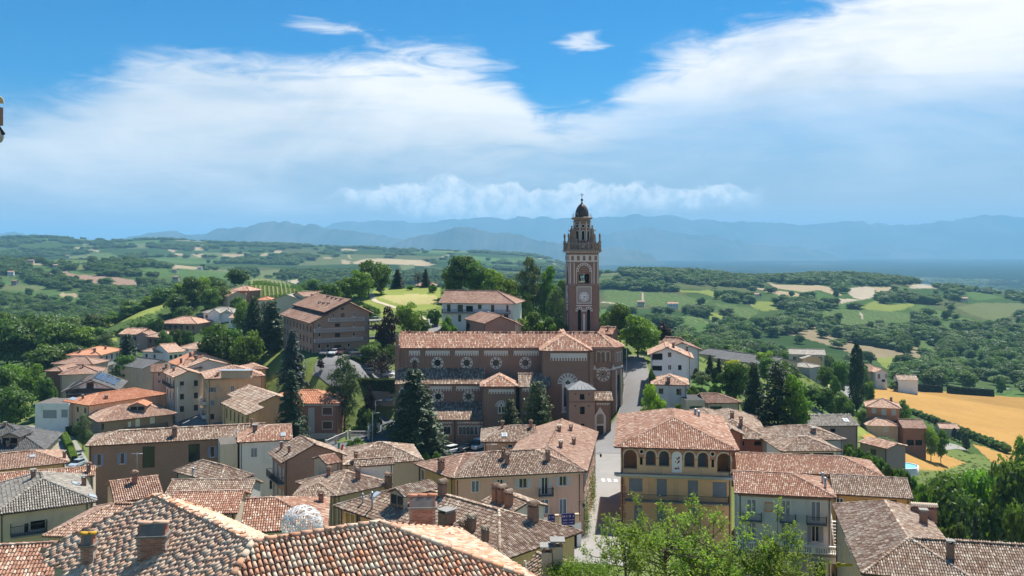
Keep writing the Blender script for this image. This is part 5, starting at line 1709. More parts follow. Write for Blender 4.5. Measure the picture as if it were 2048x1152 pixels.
# ------------------------------------------------------------------ town: helpers
def drop(px, py, d0=60, d1=12000):
 """ground point seen through a photo pixel"""
 ds = np.geomspace(d0, d1, 900)
 x = (px - CX) / F * ds; z = -(py - HY) / F * ds
 g = ground(x, ds)
 i = np.nonzero(z < g)[0]
 if len(i) == 0: return None
 k = max(i[0], 1)
 f0, f1 = z[k - 1] - g[k - 1], z[k] - g[k]
 t = f0 / (f0 - f1) if f0 != f1 else 0
 D = ds[k - 1] + (ds[k] - ds[k - 1]) * t
 return Vector(((px - CX) / F * D, D, gz((px - CX) / F * D, D)))


def dormer(root, P, out, w=2.0, h=1.5, l=3.2, tile='old', wall=None, D=100, glassed=True):
 out = Vector((out[0], out[1], 0)).normalized()
 U = Vector((-out.y, out.x, 0))
 M = Matrix(((U.x,-out.x,0, P.x),(U.y,-out.y,0, P.y),(0,0,1, P.z),(0,0,0,1)))
 r = w * 0.5 * 0.42
 b = MB().prism([(-w / 2,-0.4),(w / 2,-0.4),(w / 2, h),(0, h + r),(-w / 2, h)],0, l, M)
 o = b.build('dormer', wall or PL['cream'], root)
 for sx_ in (-1, 1):
  MB().box(sx_ * w * 0.22 - w * 0.19,-0.03,0.15, sx_ * w * 0.22 + w * 0.19,-0.003, h - 0.1, M).build('pane', GLASS if glassed else DARK, o)
 e = 0.25
 z0 = h - e * 0.42
 c = lambda x, y, z: M @ Vector((x, y, z))
 roof_planes(o,[[c(-w / 2 - e, l, z0 + 0.1), c(-w / 2 - e,-e, z0 + 0.1), c(0,-e, h + r + 0.12), c(0, l, h + r + 0.12)],[c(w / 2 + e,-e, z0 + 0.1), c(w / 2 + e, l, z0 + 0.1), c(0, l, h + r + 0.12), c(0,-e, h + r + 0.12)]],[], tile, D,0.08, name='dormer_roof')
 # three levels only: lift the tile cover to be a sibling of its deck
 for dk in list(o.children):
  for g in list(dk.children): g.parent = o
 return o


def text_part(parent, name, body, size, mat, M):
 c = bpy.data.curves.new(name,'FONT'); c.body = body; c.size = size; c.align_x = 'CENTER'; c.extrude = 0.004
 o = bpy.data.objects.new(name, c); COL.objects.link(o)
 me = bpy.data.meshes.new_from_object(o.evaluated_get(bpy.context.evaluated_depsgraph_get()))
 bpy.data.objects.remove(o); bpy.data.curves.remove(c)
 me.name = name; me.materials.clear()
 t = link(name, me, mat, parent); t.matrix_local = M
 return tag(t, kind='stuff')


def box_part(root, name, mat, wall, u0, u1, v0, v1, out=0.05, inn=0.0):
 return MB().box(u0,-out, v0, u1,-inn if inn else 0.0, v1, wall.M).build(name, mat, root)


# ------------------------------------------------------------------ pink palazzo on the street
def pink():
 r = house('palazzo','pink stucco palazzo with grey shutters and long tiled roofs on the sunlit street','building')
 a, b = q('Y4', 605, 432), q('Y4', 1597, 380)
 w1 = wing(r, a, b,116,11.4,'hip',18,'old', PL['pink'],0.55, base=-41,
              wins=[('F','Y4',752,452,805,530,'cl', SLATE_BLUE),('F','Y4',938,442,980,530,'sh', PALE_SH),('F','Y4',1100,432,1158,503,'sh', PALE_SH),
     ('F','Y4',1266,422,1314,552,'sh', PALE_SH),('F','Y4',1398,412,1450,486,'sh', PALE_SH),
     ('F','Y4',1100,605,1155,690,'cl', SLATE_BLUE),('F','Y4',1262,592,1315,690,'cl', SLATE_BLUE),('F','Y4',1400,583,1450,690,'cl', SLATE_BLUE),
     ('F','Y4',930,620,980,700,'cl', SLATE_BLUE),('F','Y4',760,640,805,715,'cl', SLATE_BLUE)],
              bal=[('F','Y4',1243,1347,553,0.8, None, False,549),('F','Y4',915,1010,540,0.8)],
              chim=[('Y4',985,285,0.55,0.9),('Y4',1014,322,0.6,1.0),('Y4',1312,300,0.6,1.0),('Y4',1268,222,0.6,0.9)])
 z = w1['z']
 w2 = wing(r, q('Y4',1600,381), q('Y4',1683,88),0,11.6,'hipL',18,'pink', PL['pink'],0.5, base=-43, ze=z - 0.02, auto=[('F',7,2,1.0,1.6,'cl',3.6,1.2, PALE_SH)],
              chim=[('Y4',1408,208,0.6,0.7),('Y4',1505,182,0.6,0.7),('Y4',1398,88,0.6,0.6),('Y4',1483,82,0.6,0.6)])
 wing(r, q('Y4',818,162), q('Y4',1235,160),0,9.4,'hipL',18,'old', PL['peach'],0.5, base=-44, ze=z - 0.06, sky=[('Y4',993,115)], chim=[('Y4',978,62,0.5,0.7),('Y4',1188,58,0.5,0.7)],
         wins=[('F','Y4',1020,180,1055,205,'sh', PALE_SH)])
 wing(r, q('Y4',327,325), q('Y4',606,433),0,10.5,'hip',18,'pink', PL['ochre'],0.5, base=-42, ze=z - 0.09, chim=[('Y4',525,375,0.8,1.1)],
         wins=[('F','Y4',380,370,402,440,'cl', BROWN_SH)])
 wl, L = w1['walls']['F']
 # cornice below the eave
 box_part(r,'cornice', PL['cream'], wl,0, L, z - 0.35, z + 0.02,0.18)
 # terrace over an arcade beside the facade
 pa, pb = (1095, 1050), (1163, 1046)
 t = house('terrace','pale arcaded terrace with flower pots at the foot of the pink palazzo','terrace')
 tw = wing(t, pa, pb,112.2,3.2,'flat',0,'grey', PL['white'],0.02, base=-43)
 w, L = tw['walls']['F']
 for x0, x1 in ((920, 1180), (640, 860)):
  p0 = w.uv(1000 + x0 / 7.68,960 + 850 / 7.68); p1 = w.uv(1000 + x1 / 7.68,960 + 690 / 7.68)
  m_ = MB().prism(arch_pts(max(.1, p0[0]), min(p1[0], L - 0.15), p0[1] - 2, p1[1],8),-0.02,0.0, w.M).build('arch', DARK, t)
 zt = tw['z']
 rl = MB()
 for k in range(int(L / 0.16)): rl.box(k * 0.16,0.03, zt, k * 0.16 + 0.03,0.06, zt + 0.95, w.M)
 rl.box(0,0.0, zt + 0.95, L,0.09, zt + 1.0, w.M).build('railing', IRON, t)
 for x in (880, 1185):
  u = w.uv(1000 + x / 7.68, 1040)[0]
  MB().box(u - 0.28,0.0, zt, u + 0.28,0.5, zt + 1.15, w.M).build('pier', PL['peach'], t)
 settle(t)
 for x0, x1, n in ((600,835,'banner'),(945,1147,'banner')):
  u0 = max(0.05, w.uv(1000 + x0 / 7.68,1040)[0]); u1 = w.uv(1000 + x1 / 7.68,1040)[0]
  bn = empty(n)
  MB().box(u0,-0.06, zt - 0.15, u1,-0.03, zt + 1.3, w.M).build('cloth', paint('banner_blue',(0.02,0.03,0.16),0.7,0.1), bn)
  tx = MB(); rnd_ = random.Random(x0)
  for j in range(2):                  # lines of print too small to read
   s0 = u0 + (u1 - u0) * (0.06 + 0.5 * j)
   for i,(hh, zz) in enumerate(((0.22,0.85),(0.1,0.45),(0.08,0.1))):
    n_ = 5 if i == 0 else 8; sp_ = (u1 - u0) * 0.38 / n_
    for k in range(n_):
     if rnd_.random() < 0.85: tx.box(s0 + k * sp_,-0.066, zt + zz, s0 + k * sp_ + sp_ * 0.7,-0.061, zt + zz + hh, w.M)
  tag(tx.build('print', paint('banner_print',(0.55,0.35,0.42),0.7,0.1), bn), kind='stuff')
  tag(bn,'dark blue printed banner on the terrace railing ' + ('towards the blue parasol' if x0 == 600 else 'next to the street corner'),'banner','blue banners on the terrace railing')
  settle(bn)
 settle(r)
 return w1


PINK = pink()


# ------------------------------------------------------------------ yellow loggia building
def yellow():
 r = house('loggia_house','yellow and rust house with an arcaded top loggia under a large tiled hip roof','building')
 A6 = [(220,307,325,447),(365,430,330,425),(452,518,333,430),(618,684,340,435),(706,774,343,437),(833,920,348,470)]

 def cutf(w):
  out = []
  for x0, x1, y0, y1 in A6:
   u0, _ = w.uv(*q('Y5', x0, y1)); u1, _ = w.uv(*q('Y5', x1, y1))
   v0 = w.uv(*q('Y5',(x0 + x1) / 2, y1))[1]; v1 = w.uv(*q('Y5',(x0 + x1) / 2, y0))[1]
   out.append(arch_pts(u0, u1, v0, v1,10))
  return out
 BL = paint('roller_blue_grey',(0.20,0.22,0.26),0.6,0.1)
 y = wing(r, q('Y5',158,308), q('Y5',974,333),127,25,'hip',17.5,'red', PL['yellow'],0.9, base=-44, fine=dict(pitch=0.30, expo=0.42, segs=4),
             cut=[('F', cutf)],
             wins=[('F','Y5',255,513,343,600,'rl', BL),('F','Y5',437,518,503,632,'rl', BL),('F','Y5',640,527,708,638,'rl', BL),('F','Y5',803,535,892,640,'rl', BL),
                   ('F','Y5',290,690,342,800,'rl', BL),('F','Y5',437,690,500,800,'rl', BL),('F','Y5',640,700,700,810,'rl', BL)],
             bal=[('F','Y5',228,905,648,1.1, None, False,668)], auto=[('R',5,3,1.1,1.6,'cl',3.6,1.5)],
             chim=[('Y5',690,100,0.45,0.9,'pipe'),('Y5',712,112,0.45,0.8,'pipe'),('Y5',637,62,0.3,0.9,'pipe')])
 w, L = y['walls']['F']
 uv = lambda a, b: w.uv(*q('Y5', a, b))
 loops = cutf(w)
 # loggia room behind the arches
 vf = min(p[1] for p in loops[0]) - 0.35
 b = MB()
 zt = y['z'] + 0.1
 d = 2.6
 b.add([w.p(0.1, vf,-d), w.p(L - 0.1, vf,-d), w.p(L - 0.1, zt,-d), w.p(0.1, zt,-d)],[(3,2,1,0)])
 b.add([w.p(0.1, vf,-0.2), w.p(L - 0.1, vf,-0.2), w.p(L - 0.1, vf,-d), w.p(0.1, vf,-d)],[(0,1,2,3)])
 b.build('loggia_room', PL['rust'], r)
 for x0, x1 in ((372,415),(630,676),(720,765),(465,510)):
  u0, u1 = uv(x0, 400)[0], uv(x1, 400)[0]
  MB().box(u0, d - 0.08, vf, u1, d - 0.01, vf + 2.2, w.M).build('door', paint('door_grey',(0.22,0.24,0.27),0.6,0.1), r)
 # rust coloured spandrels, tracing the arches
 w2 = Wall(w.O + w.N * 0.025, w.U, w.N)
 vs = [None]
 path = [(0, uv(400, 382)[1])]
 top = zt
 sv = uv(400, 382)[1]
 for lp in loops:
  u0, u1 = lp[0][0], lp[1][0]
  arc = [p for p in lp[2:] if p[1] > sv]
  path += [(u0 - 0.02, sv)] + [(p[0], p[1]) for p in arc[::-1]] + [(u1 + 0.02, sv)]
 path += [(L, sv), (L, top), (0, top)]
 m = MB(); w2.mesh(m, path,[],0.02); m.build('spandrel', PL['rust'], r)
 for lp in loops:                        # pale archivolts
  u0, u1 = lp[0][0], lp[1][0]; rr = (u1 - u0) / 2; c = (u0 + u1) / 2; cv = max(p[1] for p in lp) - rr
  am = MB(); N_ = 12
  for k in range(N_):
   a0, a1 = math.pi * k / N_, math.pi * (k + 1) / N_
   am.prism([(c + s * math.cos(a), cv + s * math.sin(a)) for s, a in ((rr, a0),(rr + 0.22, a0),(rr + 0.22, a1),(rr, a1))],-0.09,0.0, w.M)
  for s in (-1,1): am.box(c + s * (rr + 0.11) - 0.11,-0.09, cv - 0.25, c + s * (rr + 0.11) + 0.11,0.0, cv - 0.002, w.M)
  am.build('archivolt', PL['cream'], r)
  MB().box(u0 - 0.05,-0.08, lp[0][1] - 0.12, u1 + 0.05,0.1, lp[0][1] - 0.004, w.M).build('sill', CONC, r)
 # painted panel between the middle arches
 u0, u1 = uv(535, 400)[0], uv(602, 400)[0]
 pn = MB().prism(arch_pts(u0, u1, uv(568,475)[1], uv(568,335)[1],10),-0.06,0.0, w.M).build('painted_panel', PL['white'], r)
 rg = random.Random(4); fg = MB()
 for k in range(16):
  cu, cv = (u0 + u1) / 2 + rg.uniform(-0.35,0.35), uv(568,410)[1] + rg.uniform(-1.0,1.1)
  fg.prism(circ_pts(cu, cv, rg.uniform(0.06,0.17),7),-0.064,-0.061, w.M)
 tag(fg.build('painted_figure', paint('fresco_red',(0.32,0.10,0.08),0.8,0.3), pn), kind='stuff')
 for x, yy in ((337, 337), (802, 353)):
  c = uv(x, yy)
  MB().prism(circ_pts(*c,0.42,16),-0.08,0.0, w.M).build('roundel', PL['cream'], r)
  MB().prism(circ_pts(*c,0.24,14),-0.10,-0.082, w.M).build('oculus', DARK, r)
 for x0, x1, y0, y1 in ((327,344,373,423),(795,812,390,440)):
  MB().box(uv(x0, y1)[0],-0.03, uv(x0, y1)[1], uv(x1, y1)[0],-0.026, uv(x0, y0)[1], w.M).build('slot_window', DARK, r)
 v = uv(560, 483)[1]
 MB().box(-0.9,-0.95, v - 0.3, L + 0.15,0.0, v - 0.05, w.M).box(-0.7,-0.7, v - 0.48, L + 0.1,0.0, v - 0.303, w.M).build('cornice', ZINC, r)
 for k in range(9):
  zz = uv(210, 515)[1] - k * 0.95
  MB().box(-0.02,-0.05, zz - 0.8,0.75 if k % 2 else 0.55,0.0, zz, w.M).build('quoin', PL['rust'], r)
 settle(r)


yellow()


# ------------------------------------------------------------------ grey house with the balustrade
def grey():
 r = house('balcony_house','grey house with pale shutters and a long white balustrade beside the loggia house','building')
 g = wing(r, q('Y5',943,608), q('Y5',1612,642),112,9.6,'hipR',18,'red', PL['bluegrey'],0.5, base=-44,
             wins=[('F','Y5',1030,650,1084,730,'cl', MID_SH),('F','Y5',1252,660,1306,755,'cl', MID_SH),('F','Y5',1450,670,1505,790,'cl', MID_SH),
                   ('F','Y5',1030,800,1084,905,'cl', MID_SH),('F','Y5',1252,805,1306,915,'cl', MID_SH),('F','Y5',1450,822,1500,930,'sh', MID_SH)],
             bal=[('F','Y5',998,1122,783,0.8, None, False,787),('F','Y5',1240,1345,796,0.8),('F','Y5',1415,1547,806,0.8, None, False,810)],
             chim=[('Y5',1325,420,0.35,1.2,'pipe'),('Y5',1370,415,0.35,1.2,'pipe'),('Y5',1522,545,0.35,1.2,'pipe'),('Y5',1540,580,0.35,1.2,'pipe')])
 w, L = g['walls']['F']
 uv = lambda a, b: w.uv(*q('Y5', a, b))
 box_part(r,'cornice', CBR, w,0, L, g['z'] - 0.45, g['z'] + 0.1,0.12)
 pq = MB().box(uv(1142,730)[0],-0.06, uv(1142,730)[1], uv(1195,730)[0],0, uv(1170,668)[1], w.M).build('plaque', PL['rust'], r)
 MB().prism(circ_pts(*uv(1168,700),0.5,12),-0.09,-0.061, w.M).build('relief', PL['tan'], pq)
 # terrace slab with a balustrade of turned posts
 v = uv(1000, 945)[1]
 dpt = 1.9
 tr = MB().box(0.0,-dpt, v - 0.35, L + 0.6,0.0, v, w.M).build('terrace_slab', CONC, r)
 MB().box(0.0,-dpt - 0.06, v + 0.003, L + 0.6,-dpt + 0.22, v + 0.12, w.M).build('plinth', WHITE_P, tr)
 MB().box(0.0,-dpt - 0.06, v + 0.84, L + 0.6,-dpt + 0.22, v + 0.98, w.M).build('handrail', WHITE_P, tr)
 me = MB().ring([(0.07,0),(0.05,0.06),(0.095,0.22),(0.05,0.5),(0.045,0.6),(0.08,0.7),(0.08,0.72)],8).mesh('baluster')
 me.materials.append(WHITE_P)
 n = int(L / 0.27)
 for k in range(n + 2):
  P = w.p(0.15 + k * 0.27, v + 0.12, dpt - 0.08)
  if k % 11 == 10:
   MB().box(-0.2,-0.14,0,0.2,0.14,0.74, Matrix.Translation(P) @ Matrix.Rotation(g['rz'],4,'Z')).build('pier', WHITE_P, tr)
  else:
   o = bpy.data.objects.new('baluster', me); COL.objects.link(o); o.parent = tr; o.location = P
 # shop front under the terrace, with its fascia boards
 SIGN = paint('fascia_pale',(0.50,0.52,0.54),0.6,0.05)
 for i,(x0, x1, y0, y1) in enumerate(((985,1170,958,1000),(1400,1600,982,1015))):
  u0, u1 = max(0.2, uv(x0,980)[0]), min(L + 0.4, uv(x1,980)[0])
  s = MB().box(u0,-dpt + 0.25, v - 1.15, u1,-dpt + 0.31, v - 0.4, w.M).build('fascia', SIGN, r)
  M = w.M @ Matrix.Translation(((u0 + u1) / 2,-dpt + 0.24, v - 0.95)) @ Matrix.Rotation(R(90),4,'X')
  text_part(s,'lettering','Bon Rocat',0.55, IRON, M)
  MB().prism([((u0 + u1) / 2 - 0.1, v - 0.52),((u0 + u1) / 2, v - 0.62),((u0 + u1) / 2 + 0.1, v - 0.52),((u0 + u1) / 2, v - 0.44)],-dpt + 0.235,-dpt + 0.249, w.M).build('emblem', IRON, s)
 for x0, x1 in ((1000,1080),(1090,1170),(1470,1540)):
  MB().box(max(0.2, uv(x0,1000)[0]),-0.04, v - 3.6, uv(x1,1000)[0],-0.003, v - 1.0, w.M).build('shop_window', GLASS, r)
 # outside stair at the right end
 for k in range(9):
  P = w.p(L + 0.9, v + 0.2 + k * 0.32,-0.2 - 0.3 * k)
  MB().box(-0.55,-0.16,-0.05,0.55,0.16,0.02, Matrix.Translation(P) @ Matrix.Rotation(g['rz'],4,'Z')).build('stair_tread', WHITE_P, r)
 st = MB()
 for s in (-0.55, 0.55):
  st.tube(w.p(L + 0.9 + s, v + 1.0,0.0), w.p(L + 0.9 + s, v + 3.9,-2.7),0.04, n=5)
  st.tube(w.p(L + 0.9 + s, v + 0.1,0.0), w.p(L + 0.9 + s, v + 2.9,-2.7),0.06, n=5)
 st.build('stair_railing', WHITE_P, r)
 settle(r)
 # yellow round post sign on the house across the lane
 return g


grey()


def simple(name, label, wings, cat_='house', group=None):
 r = house(name, label, cat_, group)
 out = [wing(r, *a, **k) for a, k in wings]
 settle_later.append(r)
 return r, out


settle_later = []
def wg(*a, **k): return (a, k)


# ------------------------------------------------------------------ houses behind and right of the street
simple('row_house','long red tiled roof house right behind the grey balustrade house',[
 wg((1473,941),(1768,954),128,9.4,'hipR',18,'red', PL['ochre'],0.4, sky=())])
simple('row_house','ochre walled house with a dark weathered ridge roof beyond the grey house',[
 wg((1666,988),(1828,998),116,8.6,'gx',19,'old', PL['ochre'],0.4, wins=[('F','Y6',265,580,315,620,'cl', paint('shutter_navy',(0.03,0.05,0.13),0.6)),('F','Y6',480,588,540,625,'dk'),('F','Y6',660,592,715,625,'dk')])])
rr, bo = simple('corner_house','large L shaped house with brown hip roofs and a wide tiled chimney',[
 wg((1666,1009),(1724.6,1147.5),108,10.0,'hip',23,'old', PL['peach'],0.4, base=-48, auto=[('F',5,2,1.0,1.5,'cl',3.2,1.0, PALE_SH)], chim=[('Y6',912,770,0.85,1.3,'slab'),('Y6',915,712,0.9,0.9,'tile',3.4)]),
 wg((1724.6,1148.6),(2270,1188),85.3,10.2,'hip',23,'old', PL['peach'],0.4, base=-52, chim=[('Y6',1110,1015,0.7,1.3,'slab')])],'house')
simple('old_house','house with a large brown hip roof and red arched gable behind the loggia house',[
 wg(q('Z8',790,925), q('Z8',1335,944),163,24,'hip',20,'old', PL['red'],0.5, wins=[('F','Z8',1095,955,1135,990,'dk'),('F','Z8',1215,955,1270,990,'dk')],
       chim=[('Z8',1040,775,0.8,0.9),('Z8',1110,830,0.7,1.1),('Z8',1348,880,0.7,1.1),('Z8',1290,860,0.7,1.1)]),
 wg(q('Z8',940,903), q('Z8',1138,905),160.5,6,'gy',24,'old', PL['red'],0.3, wins=[('F','Z8',1000,860,1030,895,'wd')]),
 wg(q('Z8',800,800), q('Z8',1000,800),173,12,'hip',19,'old', PL['red'],0.4)])
simple('old_house','low white walled house with two weathered hip roofs above the lane of sheds',[
 wg(q('Z8',1428,1036), q('Z8',1904,1031),150,9,'hip',18,'old', PL['white'],0.4, wins=[('F','Z8',1510,1045,1660,1075,'dk'),('F','Z8',1680,1045,1840,1075,'dk')]),
 wg(q('Z8',1318,958), q('Z8',1938,941),158.5,10,'hip',18,'old', PL['grey'],0.4, chim=[('Z8',1680,885,0.8,0.5,'slab')])])
simple('barn','dull red shed with a grey weathered ridge roof and one skylight above the pool',[
 wg(q('Z8',1608,836), q('Z8',2049,832),195,9.6,'gx',17,'grey', PL['dusk'],0.4, sky=[('Z8',1935,792,1.0,1.4)], wins=[('F','Z8',1815,855,1855,885,'dk')], fine=dict(pitch=0.34, expo=0.7, segs=2))],'shed')
simple('pool_house','small dusky shed with faded pink roof next to the round pool',[
 wg((1716,884),(1774,898),188,6,'gx',14,'pink', PL['dusk'],0.3, wins=[('F','Y1',415,1062,465,1110,'wd')])],'shed')
simple('garage','pale garage row with green doors and part flat roof below the hedge garden',[
 wg(q('Z8',828,656), q('Z8',1117,652),195,8.5,'hipR',18,'brown', PL['cream'],0.4, wins=[('F','Z8',868,680,962,712,'ga', paint('garage_green',(0.02,0.09,0.06),0.6))]),
 wg(q('Z8',676,632), q('Z8',832,630),195,7.5,'flat',0,'slate', PL['cream'],0.02, wins=[('F','Z8',705,678,806,722,'ga', MATS['garage_green'])])],'garage')
simple('white_house','white gabled house with pink tiled roof beside the climbing street',[
 wg(q('Z8',378,278), q('Z8',737,284),215,11,'gy',23,'pink', PL['white'],0.7, rf=0.43, wins=[('F','Z8',535,257,562,292,'wd'),('F','Z8',412,262,492,315,'dk'),('F','Z8',535,352,563,393,'pl'),('F','Z8',615,355,642,395,'dk'),('F','Z8',412,360,488,400,'dk')],
       chim=[('Z8',578,225,0.7,1.2,'slab'),('Z8',685,250,0.6,1.2,'slab')], sky=[('Z8',625,240,2.2,0.9)])])
simple('grey_house','pale grey house with brown gable roof directly behind the white gabled house',[
 wg((1336,696),(1404,696),228,14,'gy',20,'brown', PL['bluegrey'],0.6, rf=0.42, chim=[('Z8',665,150,0.9,1.0,'slab')]),
 wg((1318,688),(1350,690),236,8,'gx',20,'brown', PL['white'],0.4)])
simple('pale_house','pale two storey house with pink hip roof at the street bend below the white house',[
 wg(q('Z8',403,508), q('Z8',701,515),200,9.4,'hip',21,'pink', PL['bluegrey'],0.5, wins=[('F','Z8',463,540,500,582,'wd'),('F','Z8',602,543,640,592,'wd')], auto=[('F',2,1,1.0,1.4,'wd',3,4.2)], chim=[('Z8',540,488,0.9,0.9,'slab'),('Z8',622,440,0.5,0.6,'slab')])])
simple('warehouse','long dark grey warehouse roof stepping down behind the hedge garden',[
 wg(q('Z8',885,298), q('Z8',1322,356),300,15,'gx',13,'slate', PL['tan'],0.3),
 wg(q('Z8',760,262), q('Z8',1010,296),318,12,'gx',13,'slate', PL['tan'],0.3)],'warehouse')
simple('farmhouse','pale yellow farmhouse with grey roofs on the slope before the wooded valley',[
 wg(q('Z8',1488,268), q('Z8',1780,276),332,10,'gx',16,'grey', PL['cream'],0.5, auto=[('F',4,2,1.2,1.3,'wd',3)]),
 wg(q('Z8',1590,306), q('Z8',1752,306),327,8,'gy',17,'grey', PL['yellow'],0.4),
 wg(q('Z8',1470,358), q('Z8',1655,378),322,8,'hip',16,'grey', PL['grey'],0.4)])
simple('farm_villa','brick red two storey house with hip roof and lower wing by the wheat field',[
 wg(q('Y1',372,715), q('Y1',673,731),272,9.6,'hip',23,'pink', PL['rust'],0.6, wins=[('F','Y1',428,728,460,766,'cl', PALE_SH),('F','Y1',508,735,542,780,'cl', PALE_SH),('F','Y1',592,738,626,782,'cl', PALE_SH)], chim=[('Y1',585,668,0.8,1.0,'slab')]),
 wg(q('Y1',382,868), q('Y1',658,874),266,8.5,'hip',22,'pink', PL['tan'],0.4, wins=[('F','Y1',527,878,560,916,'cl', PALE_SH)])])
simple('brick_barn','brick hay barn with brown roof and dark ground openings beside the farm villa',[
 wg(q('Y1',682,889), q('Y1',887,892),262,8.5,'gx',22,'brown', BR_RED,0.35, wins=[('F','Y1',712,988,772,1032,'dk'),('F','Y1',785,988,840,1032,'dk')], down=7)],'barn')
simple('chalet','white chalet with red shutters and dark roof at the far edge of the wheat field',[
 wg(q('Y1',448,430), q('Y1',572,430),430,12,'gy',22,'red', PL['white'],0.8, wins=[('F','Y1',475,445,495,482,'cl', PL['red']),('F','Y1',538,445,555,480,'cl', PL['red']),('F','Y1',508,490,538,510,'wd')]),
 wg(q('Y1',372,425), q('Y1',460,425),434,14,'gx',22,'brown', PL['tan'],0.6)])
simple('field_barn','small white barn with patchy old roof behind the wheat field hedge',[
 wg(q('Y1',640,492), q('Y1',812,496),420,9,'gx',20,'old', PL['white'],0.3)],'barn')
simple('garden_shed','low shed with faded tiled roof behind the row of clipped cypresses',[
 wg(q('Y1',985,892), q('Y1',1152,897),318,6.5,'gx',20,'pink', PL['tan'],0.3)],'shed')
for px_, w_ in ((1958, 6), (2010, 5)):
 P = drop(px_, 786)
 if P:
  s_ = empty('field_canopy', P)
  MB().box(-w_ / 2,-1.5,2.2, w_ / 2,1.5,2.4).build('roof', LEAD, s_)
  for sx_ in (-1, 1):
   for sy_ in (-1,1): MB().box(sx_ * (w_ / 2 - 0.2) - 0.06, sy_ * 1.3 - 0.06,-0.2, sx_ * (w_ / 2 - 0.2) + 0.06, sy_ * 1.3 + 0.06,2.2).build('post', ZINC, s_)
  tag(s_,'small flat sheet canopy ' + ('next to the clipped dark hedge' if px_ < 2000 else 'standing away from the hedges') + ' beyond the wheat field','canopy','sheet canopies by the wheat field')

# ------------------------------------------------------------------ behind the church
simple('hill_house','white two storey house with wide brown roof and long balcony above the church',[
 wg(q('BH',160,437), q('BH',1645,456),262,14,'hipR',25,'brown', PL['white'],0.9,
       wins=[('F','BH',325,470,395,612,'wd'),('F','BH',530,470,630,612,'wd'),('F','BH',690,500,822,610,'dk'),('F','BH',920,474,988,560,'wd'),('F','BH',1170,480,1238,612,'wd'),('F','BH',1462,480,1508,612,'wd'),('F','BH',540,670,595,800,'wd'),('F','BH',1420,655,1502,735,'wd')],
       bal=[('F','BH',240,1545,628,1.2, None, False,632)], chim=[('BH',250,245,0.5,0.8,'slab'),('BH',655,195,0.9,0.9,'cowl')], down=7)])
simple('hill_house','cream gabled house with brown roof standing between the church ridge and white house',[
 wg(q('BH',1045,836),(1046,645.6),240,15,'gy',24,'brown', PL['cream'],0.5, rf=0.41, down=6,
       wins=[('F','BH',1152,825,1285,902,'wd'),('F','BH',1352,822,1415,948,'wd')], chim=[('BH',1112,700,1.0,0.8,'cowl')]),
 wg((929,638),(969,647.5),247,9,'gx',22,'brown', BR_OLD,0.4, down=5)])
_, hto = simple('hotel','four storey tan brick apartment hotel with balconies and stepped brown roof',[
 wg((620,646.8),(747,642),236,36,'gy',26,'brown', BR_TAN,0.9, rf=0.62, down=9.5,
       wins=[('F','HT',1118,358,1172,390,'wd'),('F','HT',985,445,1020,515,'pl'),('F','HT',1115,445,1170,510,'wd'),('F','HT',1300,430,1345,495,'pl'),
             ('F','HT',755,600,800,672,'pl'),('F','HT',1022,605,1105,660,'wd'),('F','HT',1310,590,1340,652,'pl'),
             ('F','HT',762,750,800,820,'pl'),('F','HT',1022,755,1105,822,'wd'),('F','HT',1305,740,1345,805,'pl'),
             ('F','HT',757,930,800,1000,'pl'),('F','HT',893,928,932,990,'pl'),('F','HT',1015,945,1118,985,'wd'),('F','HT',1222,915,1260,980,'pl')],
       bal=[('F','HT',915,1470,580,1.2, WHITE_P, False,555),('F','HT',690,1465,745,1.2, WHITE_P, False,715),('F','HT',690,1445,905,1.2, WHITE_P, False,872)],
       auto=[('L',9,4,1.2,1.7,'wd',3.0,1.0)],
       chim=[('HT',330,285,0.8,1.0,'slab'),('HT',485,285,0.8,1.0,'slab'),('HT',778,335,0.8,1.0,'slab'),('HT',847,345,0.8,1.0,'slab'),('HT',918,350,0.8,1.0,'slab'),('HT',668,200,0.8,0.8,'slab'),('HT',912,230,0.8,0.9,'slab'),('HT',980,250,0.8,0.9,'slab'),('HT',1045,262,0.8,0.8,'slab'),('HT',1120,272,0.8,0.8,'slab')],
       sky=[('HT',575,325,3.0,1.0)])],'apartment building')
ht = bpy.data.objects['hotel']
for k,(y_, x1_) in enumerate(((570,1750),(700,1690),(850,1660))):     # open decks at the hotel's right end
 A_ = W(*q('HT',1465, y_),243); B_ = W(*q('HT', x1_, y_ - 15),244.5)
 d_ = MB().add([A_, B_, B_ + Vector((0.5,6,0)), A_ + Vector((0.5,6,0))] + [v - Vector((0,0,0.3)) for v in (A_, B_, B_ + Vector((0.5,6,0)), A_ + Vector((0.5,6,0)))],[(0,1,2,3),(7,6,5,4),(0,4,5,1),(1,5,6,2),(2,6,7,3),(3,7,4,0)]).build('deck', CONC, ht)
 rl_ = MB()
 for i in range(22):
  p_ = A_.lerp(B_, i / 21); rl_.tube(p_, p_ + Vector((0,0,1.0)),0.02, n=4)
 rl_.tube(A_ + Vector((0,0,1)), B_ + Vector((0,0,1)),0.03, n=4)
 rl_.build('railing', ZINC, d_)
_P = [Vector(v) for v in hto[0]['planes'][1]]          # upper roof steps up over the lower slope
_lo = [_P[1].lerp(_P[2],0.36) + Vector((0,0,0.9)), _P[0].lerp(_P[3],0.36) + Vector((0,0,0.9))]
_hi = [_P[2] + Vector((0,0,0.55)), _P[3] + Vector((0,0,0.55))]
roof_planes(ht,[[_lo[1], _lo[0], _hi[0], _hi[1]]],[(_hi[0], _hi[1])],'brown',236,0.3, name='upper_roof')
_dn = (_P[2] - _P[1]).normalized() * 0.8
_w = [v + _dn for v in _lo]
MB().add([_w[0], _w[1], _w[1] - Vector((0,0,1.3)), _w[0] - Vector((0,0,1.3))],[(0,1,2,3)]).build('roof_step_wall', WOOD_D, ht)
